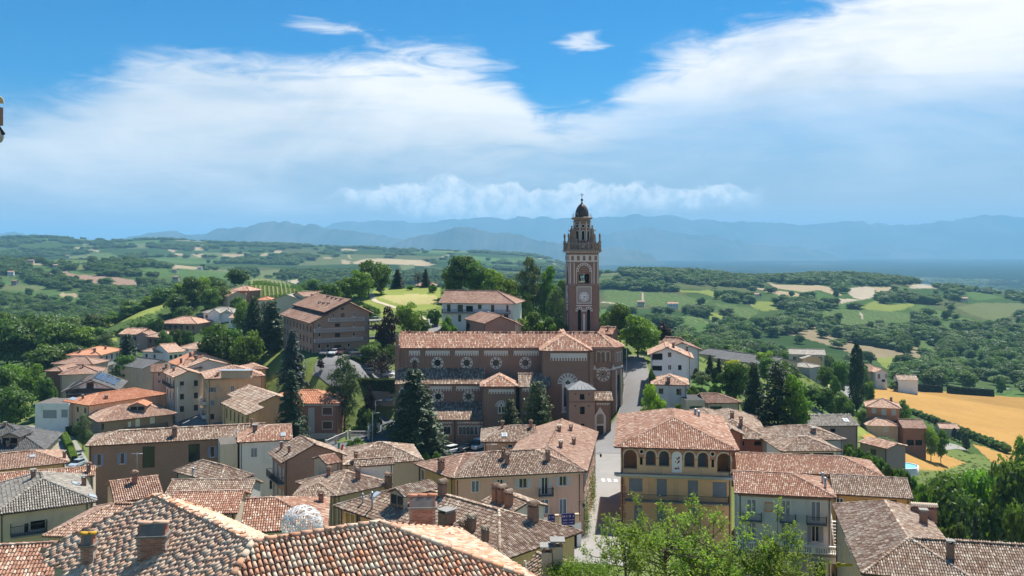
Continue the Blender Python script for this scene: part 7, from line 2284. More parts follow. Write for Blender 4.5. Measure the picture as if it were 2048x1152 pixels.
def foreground():
 r = house('foreground_house','large clay tiled roof with brick chimneys just below the viewpoint','house')
 zr, ze, run = -12.0, -14.3, 4.3
 K = WZ(505,1086, zr); Ae = WZ(312,993, zr); Ce = WZ(760,1047, zr)
 dA = (Ae - K).normalized(); dC = (Ce - K).normalized()
 nA = Vector((dA.y,-dA.x,0)); nA = nA if nA.y < 0 else -nA
 nC = Vector((dC.y,-dC.x,0)); nC = nC if nC.y < 0 else -nC
 dn_ = Vector((0, 0, ze - zr))

 def meet(a, d, b, e):
  den = d.x * e.y - d.y * e.x
  t = ((b.x - a.x) * e.y - (b.y - a.y) * e.x) / den
  return a + d * t
 E = meet(K + nA * run, dA, K + nC * run, dC) + dn_
 I = meet(K - nA * run, dA, K - nC * run, dC) + dn_
 HA = WZ(86,1104, ze); HAb = Ae - nA * run + dA * 2.8 + dn_
 HC = Ce + nC * run + dC * 5.8 + dn_; HCb = Ce - nC * run + dC * 5.8 + dn_
 faces = dict(A=[HA, E, K, Ae], C=[E, HC, Ce, K], Aback=[I, HAb, Ae, K], Aend=[HAb, HA, Ae], Cback=[HCb, I, K, Ce], Cend=[HC, HCb, Ce])
 mb = MB()
 for P in faces.values():
  n = len(P); lo_ = [p - Vector((0,0,0.16)) for p in P]
  mb.add(list(P) + lo_,[tuple(range(n)), tuple(range(2 * n - 1, n - 1,-1))] + [(i, n + i, n + (i + 1) % n,(i + 1) % n) for i in range(n)])
 deck = mb.build('roof', paint('roof_deck_fore',(0.17,0.10,0.07),0.95,0.3), r)
 tiles = [coppo(k) for k in range(4)]
 for t_ in tiles: t_.materials.append(T_FORE)
 spots = {k: tile_spots(P, jit=0.09 if k[0] == 'C' else 0.33) for k, P in faces.items()}
 # the tiles that show largest are single objects, all others one part
 cand = []
 for k in ('C',):
  for M in spots[k]:
   p = M.translation; x, y = px_of(p)
   if 440 < x < 1060 and 1040 < y < 1160: cand.append((p.length, k, M))
 cand.sort(key=lambda c: c[0])
 single = cand[:298]
 ids = {id(c[2]) for c in single}
 for i, (_, k, M) in enumerate(single):
  o = bpy.data.objects.new('tile', tiles[i % 4]); COL.objects.link(o); o.parent = deck; o.matrix_local = M
 rest = [M for k in ('C','Cend','Cback') for M in spots[k] if id(M) not in ids]
 o = link('roof_tiles', npmesh('roof_tiles', *join_mats(tiles, rest), smooth=True), T_FORE, deck); tag(o, kind='stuff')
 rest = [M for k in ('A','Aend','Aback') for M in spots[k]]
 o = link('roof_tiles', npmesh('roof_tiles', *join_mats(tiles, rest), smooth=True), T_FORE2, deck); tag(o, kind='stuff')
 rid = [coppo(20 + k,0.55,0.17,0.14,8,0.02) for k in range(3)]
 for t_ in rid: t_.materials.append(T_FORE)
 i = 0
 for a, b in ((K, Ae),(K, Ce),(E, K),(HA, Ae),(HC, Ce),(HAb, Ae)):
  d = (b - a).normalized(); L = (b - a).length; n = int(L / 0.46)
  side = d.cross(Vector((0,0,1))).normalized(); up_ = side.cross(d)
  for k in range(n):
   p = a + d * (L * k / n) + up_ * random.uniform(0.03,0.06)
   M = Matrix(((side.x, d.x, up_.x, p.x),(side.y, d.y, up_.y, p.y),(side.z, d.z - 0.05, up_.z, p.z),(0,0,0,1)))
   o = bpy.data.objects.new('ridge_tile', rid[i % 3]); COL.objects.link(o); o.parent = deck; o.matrix_local = M; i += 1
 # mortar bed under the ridge rows
 mo = MB()
 for a, b in ((K, Ae),(K, Ce),(E, K),(HA, Ae),(HC, Ce)): mo.tube(a + Vector((0,0,-0.02)), b + Vector((0,0,-0.02)),0.13, n=6)
 mo.build('ridge_mortar', paint('mortar',(0.42,0.30,0.24),0.95,0.25), deck)
 # walls below
 w = MB()
 base = -30
 loop = [HA.lerp(Ae,0.1), E.lerp(K,0.1), HC.lerp(Ce,0.1), HCb.lerp(Ce,0.1), I.lerp(K,0.1), HAb.lerp(Ae,0.1)]
 for a, b in zip(loop, loop[1:] + loop[:1]):
  w.add([(a.x, a.y, base),(b.x, b.y, base),(b.x, b.y, ze + 0.1),(a.x, a.y, ze + 0.1)],[(0,1,2,3)])
 w.build('wall', PL['tan'], r)
 # chimneys: brick by brick on the sides one can see
 bm = MB().box(-0.122,0,0,0.122,0.06,0.062).mesh('brick')
 b2 = MB().box(-0.118,0,0,0.118,0.055,0.06).mesh('brick')
 bmat = tilemat('chimney_bricks',[(0.0,(0.20,0.09,0.06)),(0.5,(0.27,0.13,0.09)),(1.0,(0.33,0.19,0.14))],0.3,(0.2,0.17,0.14))
 MORT = paint('chimney_mortar',(0.36,0.31,0.27),0.95,0.25)
 for m_ in (bm, b2): m_.materials.append(bmat)
 capm = paint('chimney_hood',(0.17,0.16,0.145),0.9,0.5,3.0,0.3)
 nb = 0
 for (bx, by, w_, d_, h_, face, rz, cap) in ((1133,1000,1.14,0.7,0.85,'A',0.12,'b'),(655,1055,0.54,0.5,0.78,'A',0.12,'y')):
  hit = on_roof(*q('Y2', bx, by),[faces[face]])
  if not hit: continue
  stack(r, hit[0], w_, d_, h_, rz, cap, bm, b2, MORT, capm)
 P = W(845, 1075, 45.0)
 stack(r, P + Vector((0,0,0.3)),1.3,0.9,1.25,0.1,'o', bm, b2, MORT, capm)
 settle(r)
 return faces


def stack(r, P, w_, d_, h_, rz, cap, bm, b2, MORT, capm):
 M = Matrix.Translation(P) @ Matrix.Rotation(rz,4,'Z')
 c = MB().box(-w_ / 2,-d_ / 2,-1.2, w_ / 2, d_ / 2, h_, M).build('chimney', MORT, r)
 rows = int((h_ + 0.5) / 0.078); n = max(2, round(w_ / 0.256))
 for j in range(rows):
  z = -0.5 + j * 0.078
  off = 0.128 if j % 2 else 0.0
  for k in range(n + 1):
   x = -w_ / 2 + k * 0.256 + off
   if x < -w_ / 2 + 0.05 or x > w_ / 2 - 0.05 or x + 0.0 > w_ / 2: continue
   o = bpy.data.objects.new('brick', bm if (j + k) % 3 else b2); COL.objects.link(o); o.parent = c
   o.matrix_local = M @ Matrix.Translation((x,-d_ / 2 - 0.014, z)) @ Matrix.Rotation(random.gauss(0,0.01),4,'Y')
 e = 0.09
 MB().box(-w_ / 2 - e,-d_ / 2 - e, h_ + 0.001, w_ / 2 + e, d_ / 2 + e, h_ + 0.09, M).build('ledge', capm, c)
 t = 0.46 if w_ > 1 else 0.42
 hd = MB()
 pr = [(-d_ / 2 - 0.02, h_ + 0.09),(d_ / 2 + 0.02, h_ + 0.09),(0.14, h_ + 0.09 + t),(-0.14, h_ + 0.09 + t)]
 hd.prism(pr,-w_ / 2 + 0.12, w_ / 2 - 0.12, M @ Matrix.Rotation(R(90),4,'Z'))
 hd.build('hood', capm, c)
 ends = MB()
 for s in (-1,1): ends.prism(pr, s * (w_ / 2 - 0.06) - 0.055, s * (w_ / 2 - 0.06) + 0.055, M @ Matrix.Rotation(R(90),4,'Z'))
 ends.build('hood_end', MATS['chimney_bricks'], c)
 col_ = dict(b=T_FORE, y=paint('lichen_yellow',(0.50,0.28,0.03),0.9,0.4,4), o=TILE['orange'])[cap]
 tm = coppo(40,0.5,0.16,0.15); tm.materials.append(col_)
 n = max(2, int(w_ / 0.4))
 for k in range(n):
  o = bpy.data.objects.new('cap_tile', tm); COL.objects.link(o); o.parent = c
  L = (w_ + 0.15) / n
  o.matrix_local = M @ Matrix.Translation((-w_ / 2 - 0.07 + k * L,0, h_ + 0.09 + t)) @ Matrix.Rotation(R(-90),4,'Z') @ Matrix.Diagonal((1, L / 0.48,0.8,1)) @ Matrix.Rotation(R(-3),4,'X')


FG = foreground()


# small ivy-grown roof with a rendered double chimney at the bottom
def bottom_roof():
 r = house('ivy_roof_house','small tiled roof with ivy and a rendered double chimney beside the tree','house')
 R1, R2 = W(1075,1107,50.5), W(1222,1168,45)
 z = R1.z; R2.z = z - 0.6
 o_ = Vector((-2.6,-3.1,-1.7)); b_ = Vector((2.4,2.9,-1.6))
 roof_planes(r,[[R1 + o_, R2 + o_, R2, R1],[R2 + b_, R1 + b_, R1, R2]],[(R2, R1)],'old',48)
 w = MB()
 lp = [R1 + o_ * 0.9, R2 + o_ * 0.9, R2 + b_ * 0.9, R1 + b_ * 0.9]
 for a, b in zip(lp, lp[1:] + lp[:1]): w.add([(a.x, a.y,-32),(b.x, b.y,-32),(b.x, b.y, min(a.z, b.z)),(a.x, a.y, min(a.z, b.z))],[(0,1,2,3)])
 w.build('wall', PL['bluegrey'], r)
 P = W(1103, 1140, 47.5)
 for dx_, h in ((-0.22, 1.0), (0.32, 1.3)):
  c = MB().box(-0.3,-0.3,-2.5,0.28,0.35, h, Matrix.Translation(P + Vector((dx_,0,0)))).build('chimney', PL['tan'], r)
  MB().box(-0.22,-0.22, h,-0.1,0.25, h + 0.25, Matrix.Translation(P + Vector((dx_,0,0)))).box(0.1,-0.22, h,0.22,0.25, h + 0.25, Matrix.Translation(P + Vector((dx_,0,0)))).build('pier', CH_BR, c)
  MB().box(-0.4,-0.4, h + 0.25,0.38,0.45, h + 0.33, Matrix.Translation(P + Vector((dx_,0,0)))).build('cap', CONC, c)
 P2 = W(1050, 1140, 48)
 MB().tube(P2 + Vector((0,0,-1.5)), P2 + Vector((0,0,0.5)),0.07, n=8).build('vent_pipe', PL['tan'], r)
 settle(r)


bottom_roof()


def globe():
 C = W(604, 1049, 63.0)
 g = empty('wicker_globe', C)
 rg = random.Random(3); b = MB(); rad = 1.42
 for k in range(62):
  ax = Vector((rg.gauss(0,1), rg.gauss(0,1), rg.gauss(0,1))).normalized()
  u = ax.orthogonal().normalized(); v = ax.cross(u); off = rg.uniform(-0.65,0.65); rr = math.sqrt(1 - off * off) * rad
  a0 = rg.uniform(0,6.28); ln = rg.uniform(2.0,5.5); n = 14
  pts = [ax * off * rad + (u * math.cos(a0 + ln * i / n) + v * math.sin(a0 + ln * i / n)) * rr for i in range(n + 1)]
  for p, q2 in zip(pts, pts[1:]):
   d = (q2 - p).normalized(); s = d.cross(p.normalized()) * 0.021; o = p.normalized() * 0.012
   b.add([p - s + o, p + s + o, q2 + s + o, q2 - s + o, p - s - o, p + s - o, q2 + s - o, q2 - s - o],[(0,1,2,3),(7,6,5,4),(0,4,5,1),(2,6,7,3),(1,5,6,2),(3,7,4,0)])
 o = b.build('woven_shell', paint('wicker_white',(0.74,0.74,0.75),0.5,0.05), g)
 o.scale = (1.0,1.0,0.93); tag(o, kind='stuff')
 MB().tube((0,0, gz(C.x, C.y) - C.z - 0.3),(0,0,-1.2),0.09, n=8).build('stand', IRON, g)
 tag(g,'white woven wicker globe standing behind the foreground roof ridge','globe')


globe()


def near_eave():
 r = house('near_house_corner','tile tip, gutter and globe lamp of a wall beside the viewpoint','house corner')
 D = 8.0
 MB().box(-7.5,7.0,-13,-4.72,8.2,1.25).build('wall', PL['rust'], r)
 t = coppo(60,0.5,0.10,0.08); t.materials.append(T_FORE)
 o = bpy.data.objects.new('tile', t); COL.objects.link(o); o.parent = r
 o.matrix_local = Matrix.Translation(W(1,205, D)) @ Matrix.Rotation(R(90),4,'Z') @ Matrix.Scale(0.6,4)
 MB().box(-0.6,-0.05,-0.16,-0.004,0.05,0.0, Matrix.Translation(W(1.0,214, D))).build('eave_board', WOOD_D, r)
 MB().tube(W(-40,200, D), W(8,269, D),0.014, n=6).build('lamp_bracket', IRON, r)
 MB().ring([(0.01,-0.075),(0.055,-0.05),(0.075,0.0),(0.055,0.05),(0.02,0.075)],12, Matrix.Translation(W(-10,272, D))).build('lamp_globe', ZINC, r)
 settle(r)


near_eave()

# ------------------------------------------------------------------ roads and squares
ASPH = paint('asphalt_worn',(0.20,0.195,0.19),0.95,0.18,0.25,0.1)
PAVE = paint('stone_paving',(0.25,0.235,0.215),0.9,0.18,0.3,0.12)
PATHM = paint('path_gravel',(0.44,0.38,0.28),0.95,0.2)
DASPH = paint('asphalt_dark',(0.105,0.11,0.12),0.95,0.18,0.25,0.1)


def road(name, label, pts, widths, mat, lift=0.06, world=False, n=40, m=6, kerb=False):
 C = [Vector(p) if world else drop(*p) for p in pts]
 C = [Vector((c.x, c.y, 0)) for c in C if c]
 if not hasattr(widths,'__len__'): widths = [widths] * len(C)
 L = [0]
 for a, b in zip(C, C[1:]): L.append(L[-1] + (b - a).length)
 ts = np.linspace(0, L[-1], n)
 xs = np.interp(ts, L,[c.x for c in C]); ys = np.interp(ts, L,[c.y for c in C]); ws = np.interp(ts, L, widths)
 for _ in range(3):
  xs[1:-1] = (xs[:-2] + 2 * xs[1:-1] + xs[2:]) / 4; ys[1:-1] = (ys[:-2] + 2 * ys[1:-1] + ys[2:]) / 4
 tx, ty = np.gradient(xs), np.gradient(ys); l = np.hypot(tx, ty); nx, ny = -ty / l, tx / l
 s = np.linspace(-0.5, 0.5, m)
 X = xs[:, None] + nx[:, None] * ws[:, None] * s; Y = ys[:, None] + ny[:, None] * ws[:, None] * s
 Z = ground(X, Y) + lift
 V = np.stack([X, Y, Z], -1).reshape(-1, 3)
 i = np.arange(n - 1)[:, None] * m + np.arange(m - 1)[None]
 Q = np.stack([i, i + 1, i + m + 1, i + m],-1).reshape(-1,4)[:, ::-1]
 o = link(name, npmesh(name, V, Q, smooth=True), mat)
 tag(o, label, 'road', kind='structure')
 if kerb:
  k = MB()
  for e in (0, m - 1):
   for j in range(n - 1):
    a, b = Vector((X[j, e], Y[j, e], Z[j, e])), Vector((X[j + 1, e], Y[j + 1, e], Z[j + 1, e]))
    sd_ = Vector((nx[j], ny[j],0)) * (0.15 if e else -0.15)
    k.add([a, b, b + sd_, a + sd_] + [p + Vector((0,0,0.12)) for p in (a, b, b + sd_, a + sd_)],[(4,5,6,7),(0,1,5,4),(2,3,7,6)])
  k.build('kerb', CONC, o)
 return o


sq = road('square','paved church square and car park',[(-52,190,0),(-20,189,0),(10,189,0),(27,189,0)],24, DASPH,0.08, True)
st_ = road('street','pale paved street between the palazzo and the loggia house climbing past the church',[(1195,1130),(1200,1060),(1208,1000),(1216,940),(1222,905)],[8,7.5,8,9,10], PAVE,0.12)
st2 = road('street','pale street climbing beside the church apse',[(1222,908),(1245,870),(1264,825),(1274,775),(1271,735),(1268,722),(1262,712)],[12,9,6.5,6,6,6,6], ASPH,0.16, kerb=True)
road('street','dark road rounding the left end of the church',[(690,915),(745,880),(775,850),(788,815),(800,800)],[9,10,9,8,7], DASPH,0.12)
road('car_park','pale car park before the hotel',[(648,716),(690,722),(730,738),(765,748),(800,756)],[13,13,9,7,6], ASPH,0.08)
road('ramp','ramp road from the hotel car park',[(655,722),(648,735),(668,748),(690,765)],5, ASPH,0.12)
road('lane','paved lane between the slate house and the hedge',[(20,862),(70,862),(105,872),(125,895),(140,925),(150,955)],[9,9,8,7,7,7], PAVE,0.1)
road('plaza','small sunlit plaza at the top of the shaded street',[(205,772),(250,765),(300,770),(330,800),(352,832),(392,850),(430,862)],[12,15,13,10,10,9,9], ASPH,0.1)
road('path','pale footpath winding over the hilltop meadow',[(742,588),(748,602),(775,610),(815,622),(840,632),(855,648)],[2.2,2.0,1.8,1.7,1.7,2.5], PATHM,0.08)
road('drive','drive below the hilltop house',[(850,640),(862,655),(880,668),(900,672)],[5,6,7,7], ASPH,0.12)
road('lane','country lane winding past the tall poplar',[(1603,803),(1628,818),(1650,835)],4.5, ASPH,0.15)
road('lane','country lane on the slope left of the poplar',[(1688,800),(1694,785),(1700,770),(1695,756)],4, ASPH,0.15)
road('garden_path','pale garden paving between the clipped cypresses',[(1862,897),(1885,893),(1905,890),(1925,900)],[4,6,6,4], PAVE,0.1)
for i,(x, y) in enumerate(((1206.5,962),(1218.5,962.4),(1231.5,963))):
 P = drop(x, y); P.z += 0.17
 b = MB().box(-0.27,-0.9,0,0.27,0.9,0.004, Matrix.Translation(P))
 b.build('crossing_stripe', paint('road_white',(0.75,0.74,0.71),0.8,0.15), st_)

# ------------------------------------------------------------------ cars
TYRE = paint('tyre_rubber',(0.015,0.015,0.016),0.8,0.1)
RIM = paint('rim_metal',(0.45,0.46,0.47),0.35,0.05, metal=0.8)
CGL = glass('car_glass', (0.015, 0.02, 0.025))
LAMP = paint('car_lamp',(0.6,0.6,0.6),0.2,0.0)
TAIL = paint('car_tail_lamp',(0.35,0.02,0.015),0.3,0.0)


def carpaint(name, c):
 if name in MATS: return MATS[name]
 m, t, b = newmat(name)
 b.inputs['Base Color'].default_value = (*c,1); b.inputs['Roughness'].default_value = 0.3; b.inputs['Coat Weight'].default_value = 0.6; b.inputs['Coat Roughness'].default_value = 0.05
 return m


def body_mesh(L, w, h, kind):
 """side profile sections swept across the width; x forward"""
 hl = L / 2
 if kind == 'van':
  low = [(-hl, .35),(-hl, .95),(-hl + .05,1.05),(hl - .7,1.05),(hl - .1, .95),(hl, .75),(hl, .35)]; cab = [(-hl + .03,1.05),(-hl + .1, h),(hl - 1.9, h),(hl - 1.5, h - .08),(hl - .75,1.05)]
 elif kind == 'suv':
  low = [(-hl, .4),(-hl, .95),(-hl + .1,1.03),(hl - 1.1,1.03),(hl - .15, .95),(hl, .75),(hl, .4)]; cab = [(-hl + .08,1.03),(-hl + .35, h - .05),(-hl + .9, h),(hl - 2.1, h),(hl - 1.7, h - .1),(hl - 1.05,1.03)]
 else:
  low = [(-hl, .35),(-hl, .8),(-hl + .08, .92),(hl - 1.15, .92),(hl - .25, .8),(hl, .62),(hl, .35)]; cab = [(-hl + .1, .92),(-hl + .5, h - .05),(-hl + 1.1, h),(hl - 2.1, h),(hl - 1.8, h - .08),(hl - 1.1, .92)]
 b = MB()
 n = len(low)
 for (y0, s0),(y1, s1) in (((-w / 2, .93),(-w / 2 + .12,1)),((-w / 2 + .12,1),(w / 2 - .12,1)),((w / 2 - .12,1),(w / 2, .93))):
  A = [(x * (.985 if s0 < 1 else 1), y0, .35 + (z - .35) * s0) for x, z in low]; B = [(x * (.985 if s1 < 1 else 1), y1, .35 + (z - .35) * s1) for x, z in low]
  b.add(A + B,[(i, n + i, n + (i + 1) % n,(i + 1) % n) for i in range(n)])
 tri = tessellate_polygon([[Vector((x, z,0)) for x, z in low]])
 for y, s in ((-w / 2, .93),(w / 2, .93)): b.add([(x * .985, y, .35 + (z - .35) * s) for x, z in low],[tuple(t) for t in tri])
 # roof skin and pillars
 k = len(cab); wi = w / 2 - .16
 top = [p for p in cab if p[1] > h - .12]
 x0, x1 = top[0][0], top[-1][0]
 b.box(x0, -wi + .06, h - .06, x1, wi - .06, h)
 if kind == 'van': b.box(-hl + .1,-wi - .05,1.0, hl - 2.0, wi + .05, h - .02)
 g = MB()
 ins = [(x, z - (.02 if z > 1.1 else 0)) for x, z in cab]
 A = [(x,-(wi if z < 1.1 else wi - .09), z) for x, z in ins]; B = [(x,(wi if z < 1.1 else wi - .09), z) for x, z in ins]
 g.add(A + B,[(i, k + i, k + (i + 1) % k,(i + 1) % k) for i in range(k)])
 tri = tessellate_polygon([[Vector((x, z,0)) for x, z in ins]])
 g.add(A,[tuple(t) for t in tri]); g.add(B,[tuple(t) for t in tri])
 return b.mesh('body'), g.mesh('windows')


CARM = {k: body_mesh(*v, k) for k, v in dict(hatch=(4.0,1.74,1.48), suv=(4.4,1.82,1.68), van=(5.0,1.95,2.2)).items()}
CARD = dict(hatch=(4.0,1.74), suv=(4.4,1.82), van=(5.0,1.95))
WHL = MB().ring([(0.2,-0.1),(0.31,-0.1),(0.33,-0.06),(0.33,0.06),(0.31,0.1),(0.2,0.1)],14, Matrix.Rotation(R(90),4,'X')).mesh('tyre'); WHL.materials.append(TYRE)
RMM = MB().ring([(0.2,-0.09),(0.2,0.09)],10, Matrix.Rotation(R(90),4,'X')).mesh('rim'); RMM.materials.append(RIM)
LMM = MB().box(-0.06,-0.2,-0.07,0.03,0.2,0.07).mesh('headlight'); LMM.materials.append(LAMP)
TLM = MB().box(-0.03,-0.16,-0.1,0.05,0.16,0.1).mesh('tail_light'); TLM.materials.append(TAIL)


def car(px, py, rz, kind, colr, label, group=None):
 P = drop(px, py, 60)
 r = empty('car', P + Vector((0,0,0.1)), R(rz))
 L, w = CARD[kind]
 def sub(n, me, loc=(0,0,0), par=None, rot=0):
  o = bpy.data.objects.new(n, me); COL.objects.link(o); o.parent = par or r; o.location = loc; o.rotation_euler = (0,0, rot); return o
 bme = CARM[kind][0].copy(); bme.materials.clear(); bme.materials.append(colr)
 sub('body', bme)
 if len(CARM[kind][1].materials) == 0: CARM[kind][1].materials.append(CGL)
 sub('windows', CARM[kind][1])
 for sx_ in (-1, 1):
  for sy_ in (-1, 1):
   wh = sub('wheel', WHL,(sx_ * L * 0.31, sy_ * (w / 2 - 0.07),0.33)); sub('rim', RMM,(0, sy_ * 0.012,0), wh)
  sub('headlight', LMM,(L / 2 - 0.02, sx_ * (w / 2 - 0.3),0.68)); sub('tail_light', TLM,(-L / 2 + 0.01, sx_ * (w / 2 - 0.25),0.78))
 tag(r, label, 'car', group)


CP = dict(white=carpaint('car_white',(0.72,0.72,0.72)), silver=carpaint('car_silver',(0.42,0.44,0.46)), grey=carpaint('car_grey',(0.16,0.165,0.17)), black=carpaint('car_black',(0.012,0.012,0.014)),
          blue=carpaint('car_blue',(0.05,0.09,0.14)), wine=carpaint('car_wine',(0.10,0.02,0.025)), pale=carpaint('car_pale_blue',(0.38,0.46,0.52)))
GRP = 'cars parked beside the church'
for a in ((815,905,250,'hatch', CP['grey'],'dark grey hatchback half hidden by the big conifer trunk'),(846,908,245,'hatch', CP['blue'],'dark blue hatchback parked between conifer trunk and silver car'),(869,909,245,'suv', CP['silver'],'silver car parked between blue and white cars at the church'),
          (899,908,228,'suv', CP['white'],'white hatchback parked between the silver and black cars at the church'),(931,903,235,'suv', CP['black'],'black off-roader parked next to the white van'),(958,898,235,'van', CP['white'],'white van at the end of the church car row')):
 car(*a, group=GRP)
for a in ((649.7,711,262,'hatch', CP['grey'],'dark grey car parked before the hotel door'),(667,710,262,'hatch', CP['white'],'white car parked before the hotel between grey and wine cars'),(681.5,709,262,'hatch', CP['wine'],'wine red car parked before the hotel'),(713,709,200,'hatch', CP['white'],'white car tucked beside the hotel hedge'),(706,718,200,'suv', CP['grey'],'dark off-roader leaving the hotel car park'),
          (742.5,750,345,'suv', CP['grey'],'grey people carrier on the upper road beside the bare tree'),(774,754,345,'suv', CP['white'],'white car on the upper road above the hedge'),(780.5,803,265,'hatch', CP['pale'],'pale blue car on the dark road at the church corner'),(751,812,85,'hatch', CP['grey'],'dark car with pale roof in the shade below the road'),
          (91,874,260,'hatch', CP['white'],'white car at the corner of the paved lane'),(148,923,262,'hatch', CP['silver'],'silver car parked by the gate of the brick hall'),(154,934,262,'hatch', CP['pale'],'pale car parked in front of the silver car at the gate'),(230,757,10,'hatch', CP['white'],'white car on the sunlit plaza below the villa'),
          (398,658,5,'hatch', CP['white'],'white car beside the wide apartment house'),(401,634,5,'hatch', CP['silver'],'silver car beside the twin gabled house')): car(*a)


# ------------------------------------------------------------------ street furniture
def street_lamp(px, py, h, label, arm=(1.2,0,0)):
 P = drop(px, py)
 r = empty('street_lamp', P)
 MB().ring([(0.11,-0.3),(0.09,0.6),(0.06, h)],8).build('pole', ZINC, r)
 a = Vector(arm)
 MB().tube((0,0, h - 0.05),(a.x, a.y, h + 0.12),0.035, n=6).build('arm', ZINC, r)
 MB().box(-0.35,-0.14,-0.06,0.35,0.14,0.06, Matrix.Translation((a.x, a.y, h + 0.12)) @ Matrix.Rotation(math.atan2(a.y, a.x),4,'Z')).build('lamp_head', ZINC, r)
 tag(r, label, 'street lamp', 'street lamps')


for a in ((236,772,8,'street lamp beside the white car on the plaza'),(273,778,7.5,'street lamp at the mouth of the shaded street'),(317,792,7,'street lamp before the house with brown shutters'),(355,853,10,'tall street lamp at the crossing below the peach palazzo'),(751,856,6.5,'street lamp above the garden balustrade'),(745,890,7,'street lamp on the square in front of the stairs'),(269,745,9,'street lamp in front of the black conifer'),(1253,752,7,'street lamp on the street beside the apse')):
 street_lamp(*a)


def wall_lantern(P, label, out):
 r = empty('wall_lantern', P)
 o = Vector(out)
 MB().tube((0,0,0), o + Vector((0,0,0.2)),0.03, n=5).tube((0,0,-0.3), o,0.02, n=5).build('bracket', IRON, r)
 MB().ring([(0.1,-0.55),(0.2,-0.15),(0.05,-0.02)],6, Matrix.Translation(o), False).build('lantern', CGL, r)
 tag(r, label, 'lantern', 'wall lanterns')


wall_lantern(W(1190,907,143),'iron lantern high on the street side of the pink palazzo',(0.9,-0.2,0))
wall_lantern(W(1156,1004,116),'iron lantern on the corner of the pink palazzo above the banners',(0.7,-0.6,0))


def person(px, py, rz, h, top, label):
 P = drop(px, py)
 r = empty('person', P + Vector((0,0,0.1)), R(rz))
 V = [(0,0, .92),(0,0,1.15),(0,0,1.38),(0, .02,1.5),(0, .03,1.62),(0, .05,1.72),(.1,0, .86),(.11, .05, .48),(.12,-.02, .08),(.12, .14, .04),(-.1,0, .86),(-.11,-.04, .48),(-.12,-.08, .08),(-.12, .08, .04),(.19,0,1.4),(.25, .0,1.12),(.24, .12, .9),(.24, .16, .8),(-.19,0,1.4),(-.25,0,1.12),(-.24, .12, .9),(-.24, .16, .8)]
 E = [(0,1),(1,2),(2,3),(3,4),(4,5),(0,6),(6,7),(7,8),(8,9),(0,10),(10,11),(11,12),(12,13),(2,14),(14,15),(15,16),(16,17),(2,18),(18,19),(19,20),(20,21)]
 rad = [.14, .13, .15, .06, .09, .08, .1, .07, .045, .04, .1, .07, .045, .04, .07, .05, .035, .03, .07, .05, .035, .03]
 s = h / 1.78
 me = bpy.data.meshes.new('body'); me.from_pydata([tuple(c * s for c in v) for v in V], E,[])
 o = link('body', me, top, r)
 sk = o.modifiers.new('skin', 'SKIN')
 for i, a in enumerate(rad): me.skin_vertices[0].data[i].radius = (a * s, a * s)
 me.skin_vertices[0].data[0].use_root = True
 o.modifiers.new('sub', 'SUBSURF').levels = 1
 MB().ring([(0.04,1.56),(0.095,1.62),(0.105,1.72),(0.07,1.8),(0.01,1.82)],8, Matrix.Scale(s,4) @ Matrix.Translation((0,0.01,0))).build('hair', paint('hair_dark',(0.03,0.02,0.015),0.7), r)
 MB().ring([(0.175, .78),(0.16,0.95),(0.155,1.1)],10, Matrix.Scale(s,4)).build('shorts', paint('cloth_navy',(0.03,0.04,0.08),0.9), r)
 tag(r, label, 'person')


person(764.5,869,200,1.65, paint('cloth_white',(0.6,0.6,0.6),0.9),'person in a white top walking alone across the shaded square')
person(779,866,150,1.7, paint('cloth_black',(0.02,0.02,0.025),0.9),'person in black standing near the big conifer')
person(783.5,867,170,1.72, paint('cloth_blue',(0.12,0.2,0.35),0.9),'person in blue beside the one in black near the conifer')


def pool():
 C = drop(1803, 941)
 C.z += 0.1
 r = empty('pool', C)
 b = MB(); n = 40
 def el(a, b_, z, k): t = 2 * math.pi * k / n; return (a * math.cos(t), b_ * math.sin(t), z)
 a, c = 3.6, 3.3
 vs = [el(a, c,-0.6, k) for k in range(n)] + [el(a, c,1.1, k) for k in range(n)] + [el(a - .22, c - .22,1.1, k) for k in range(n)] + [el(a - .22, c - .22,0.2, k) for k in range(n)]
 b.add(vs,[(j * n + k, j * n + (k + 1) % n,(j + 1) * n + (k + 1) % n,(j + 1) * n + k) for j in range(3) for k in range(n)], True)
 b.build('pool_wall', WHITE_P, r)
 m, t, bs = newmat('pool_water'); bs.inputs['Base Color'].default_value = (0.13,0.50,0.60,1); bs.inputs['Roughness'].default_value = 0.08
 bump(t, bs, t.noise(pos(t),3.0,3),0.05,0.3)
 w = MB(); w.add([el(a - .22, c - .22,0.95, k) for k in range(n)],[tuple(range(n))]); w.build('water', m, r)
 for s in (0,0.45): MB().tube((2.6 + s * .3,-1.4 + s,0.6),(2.7 + s * .3,-1.5 + s,1.7),0.03, n=6).build('ladder_rail', ZINC, r)
 tag(r,'round above ground pool with bright turquoise water among the shrubs','pool')


pool()


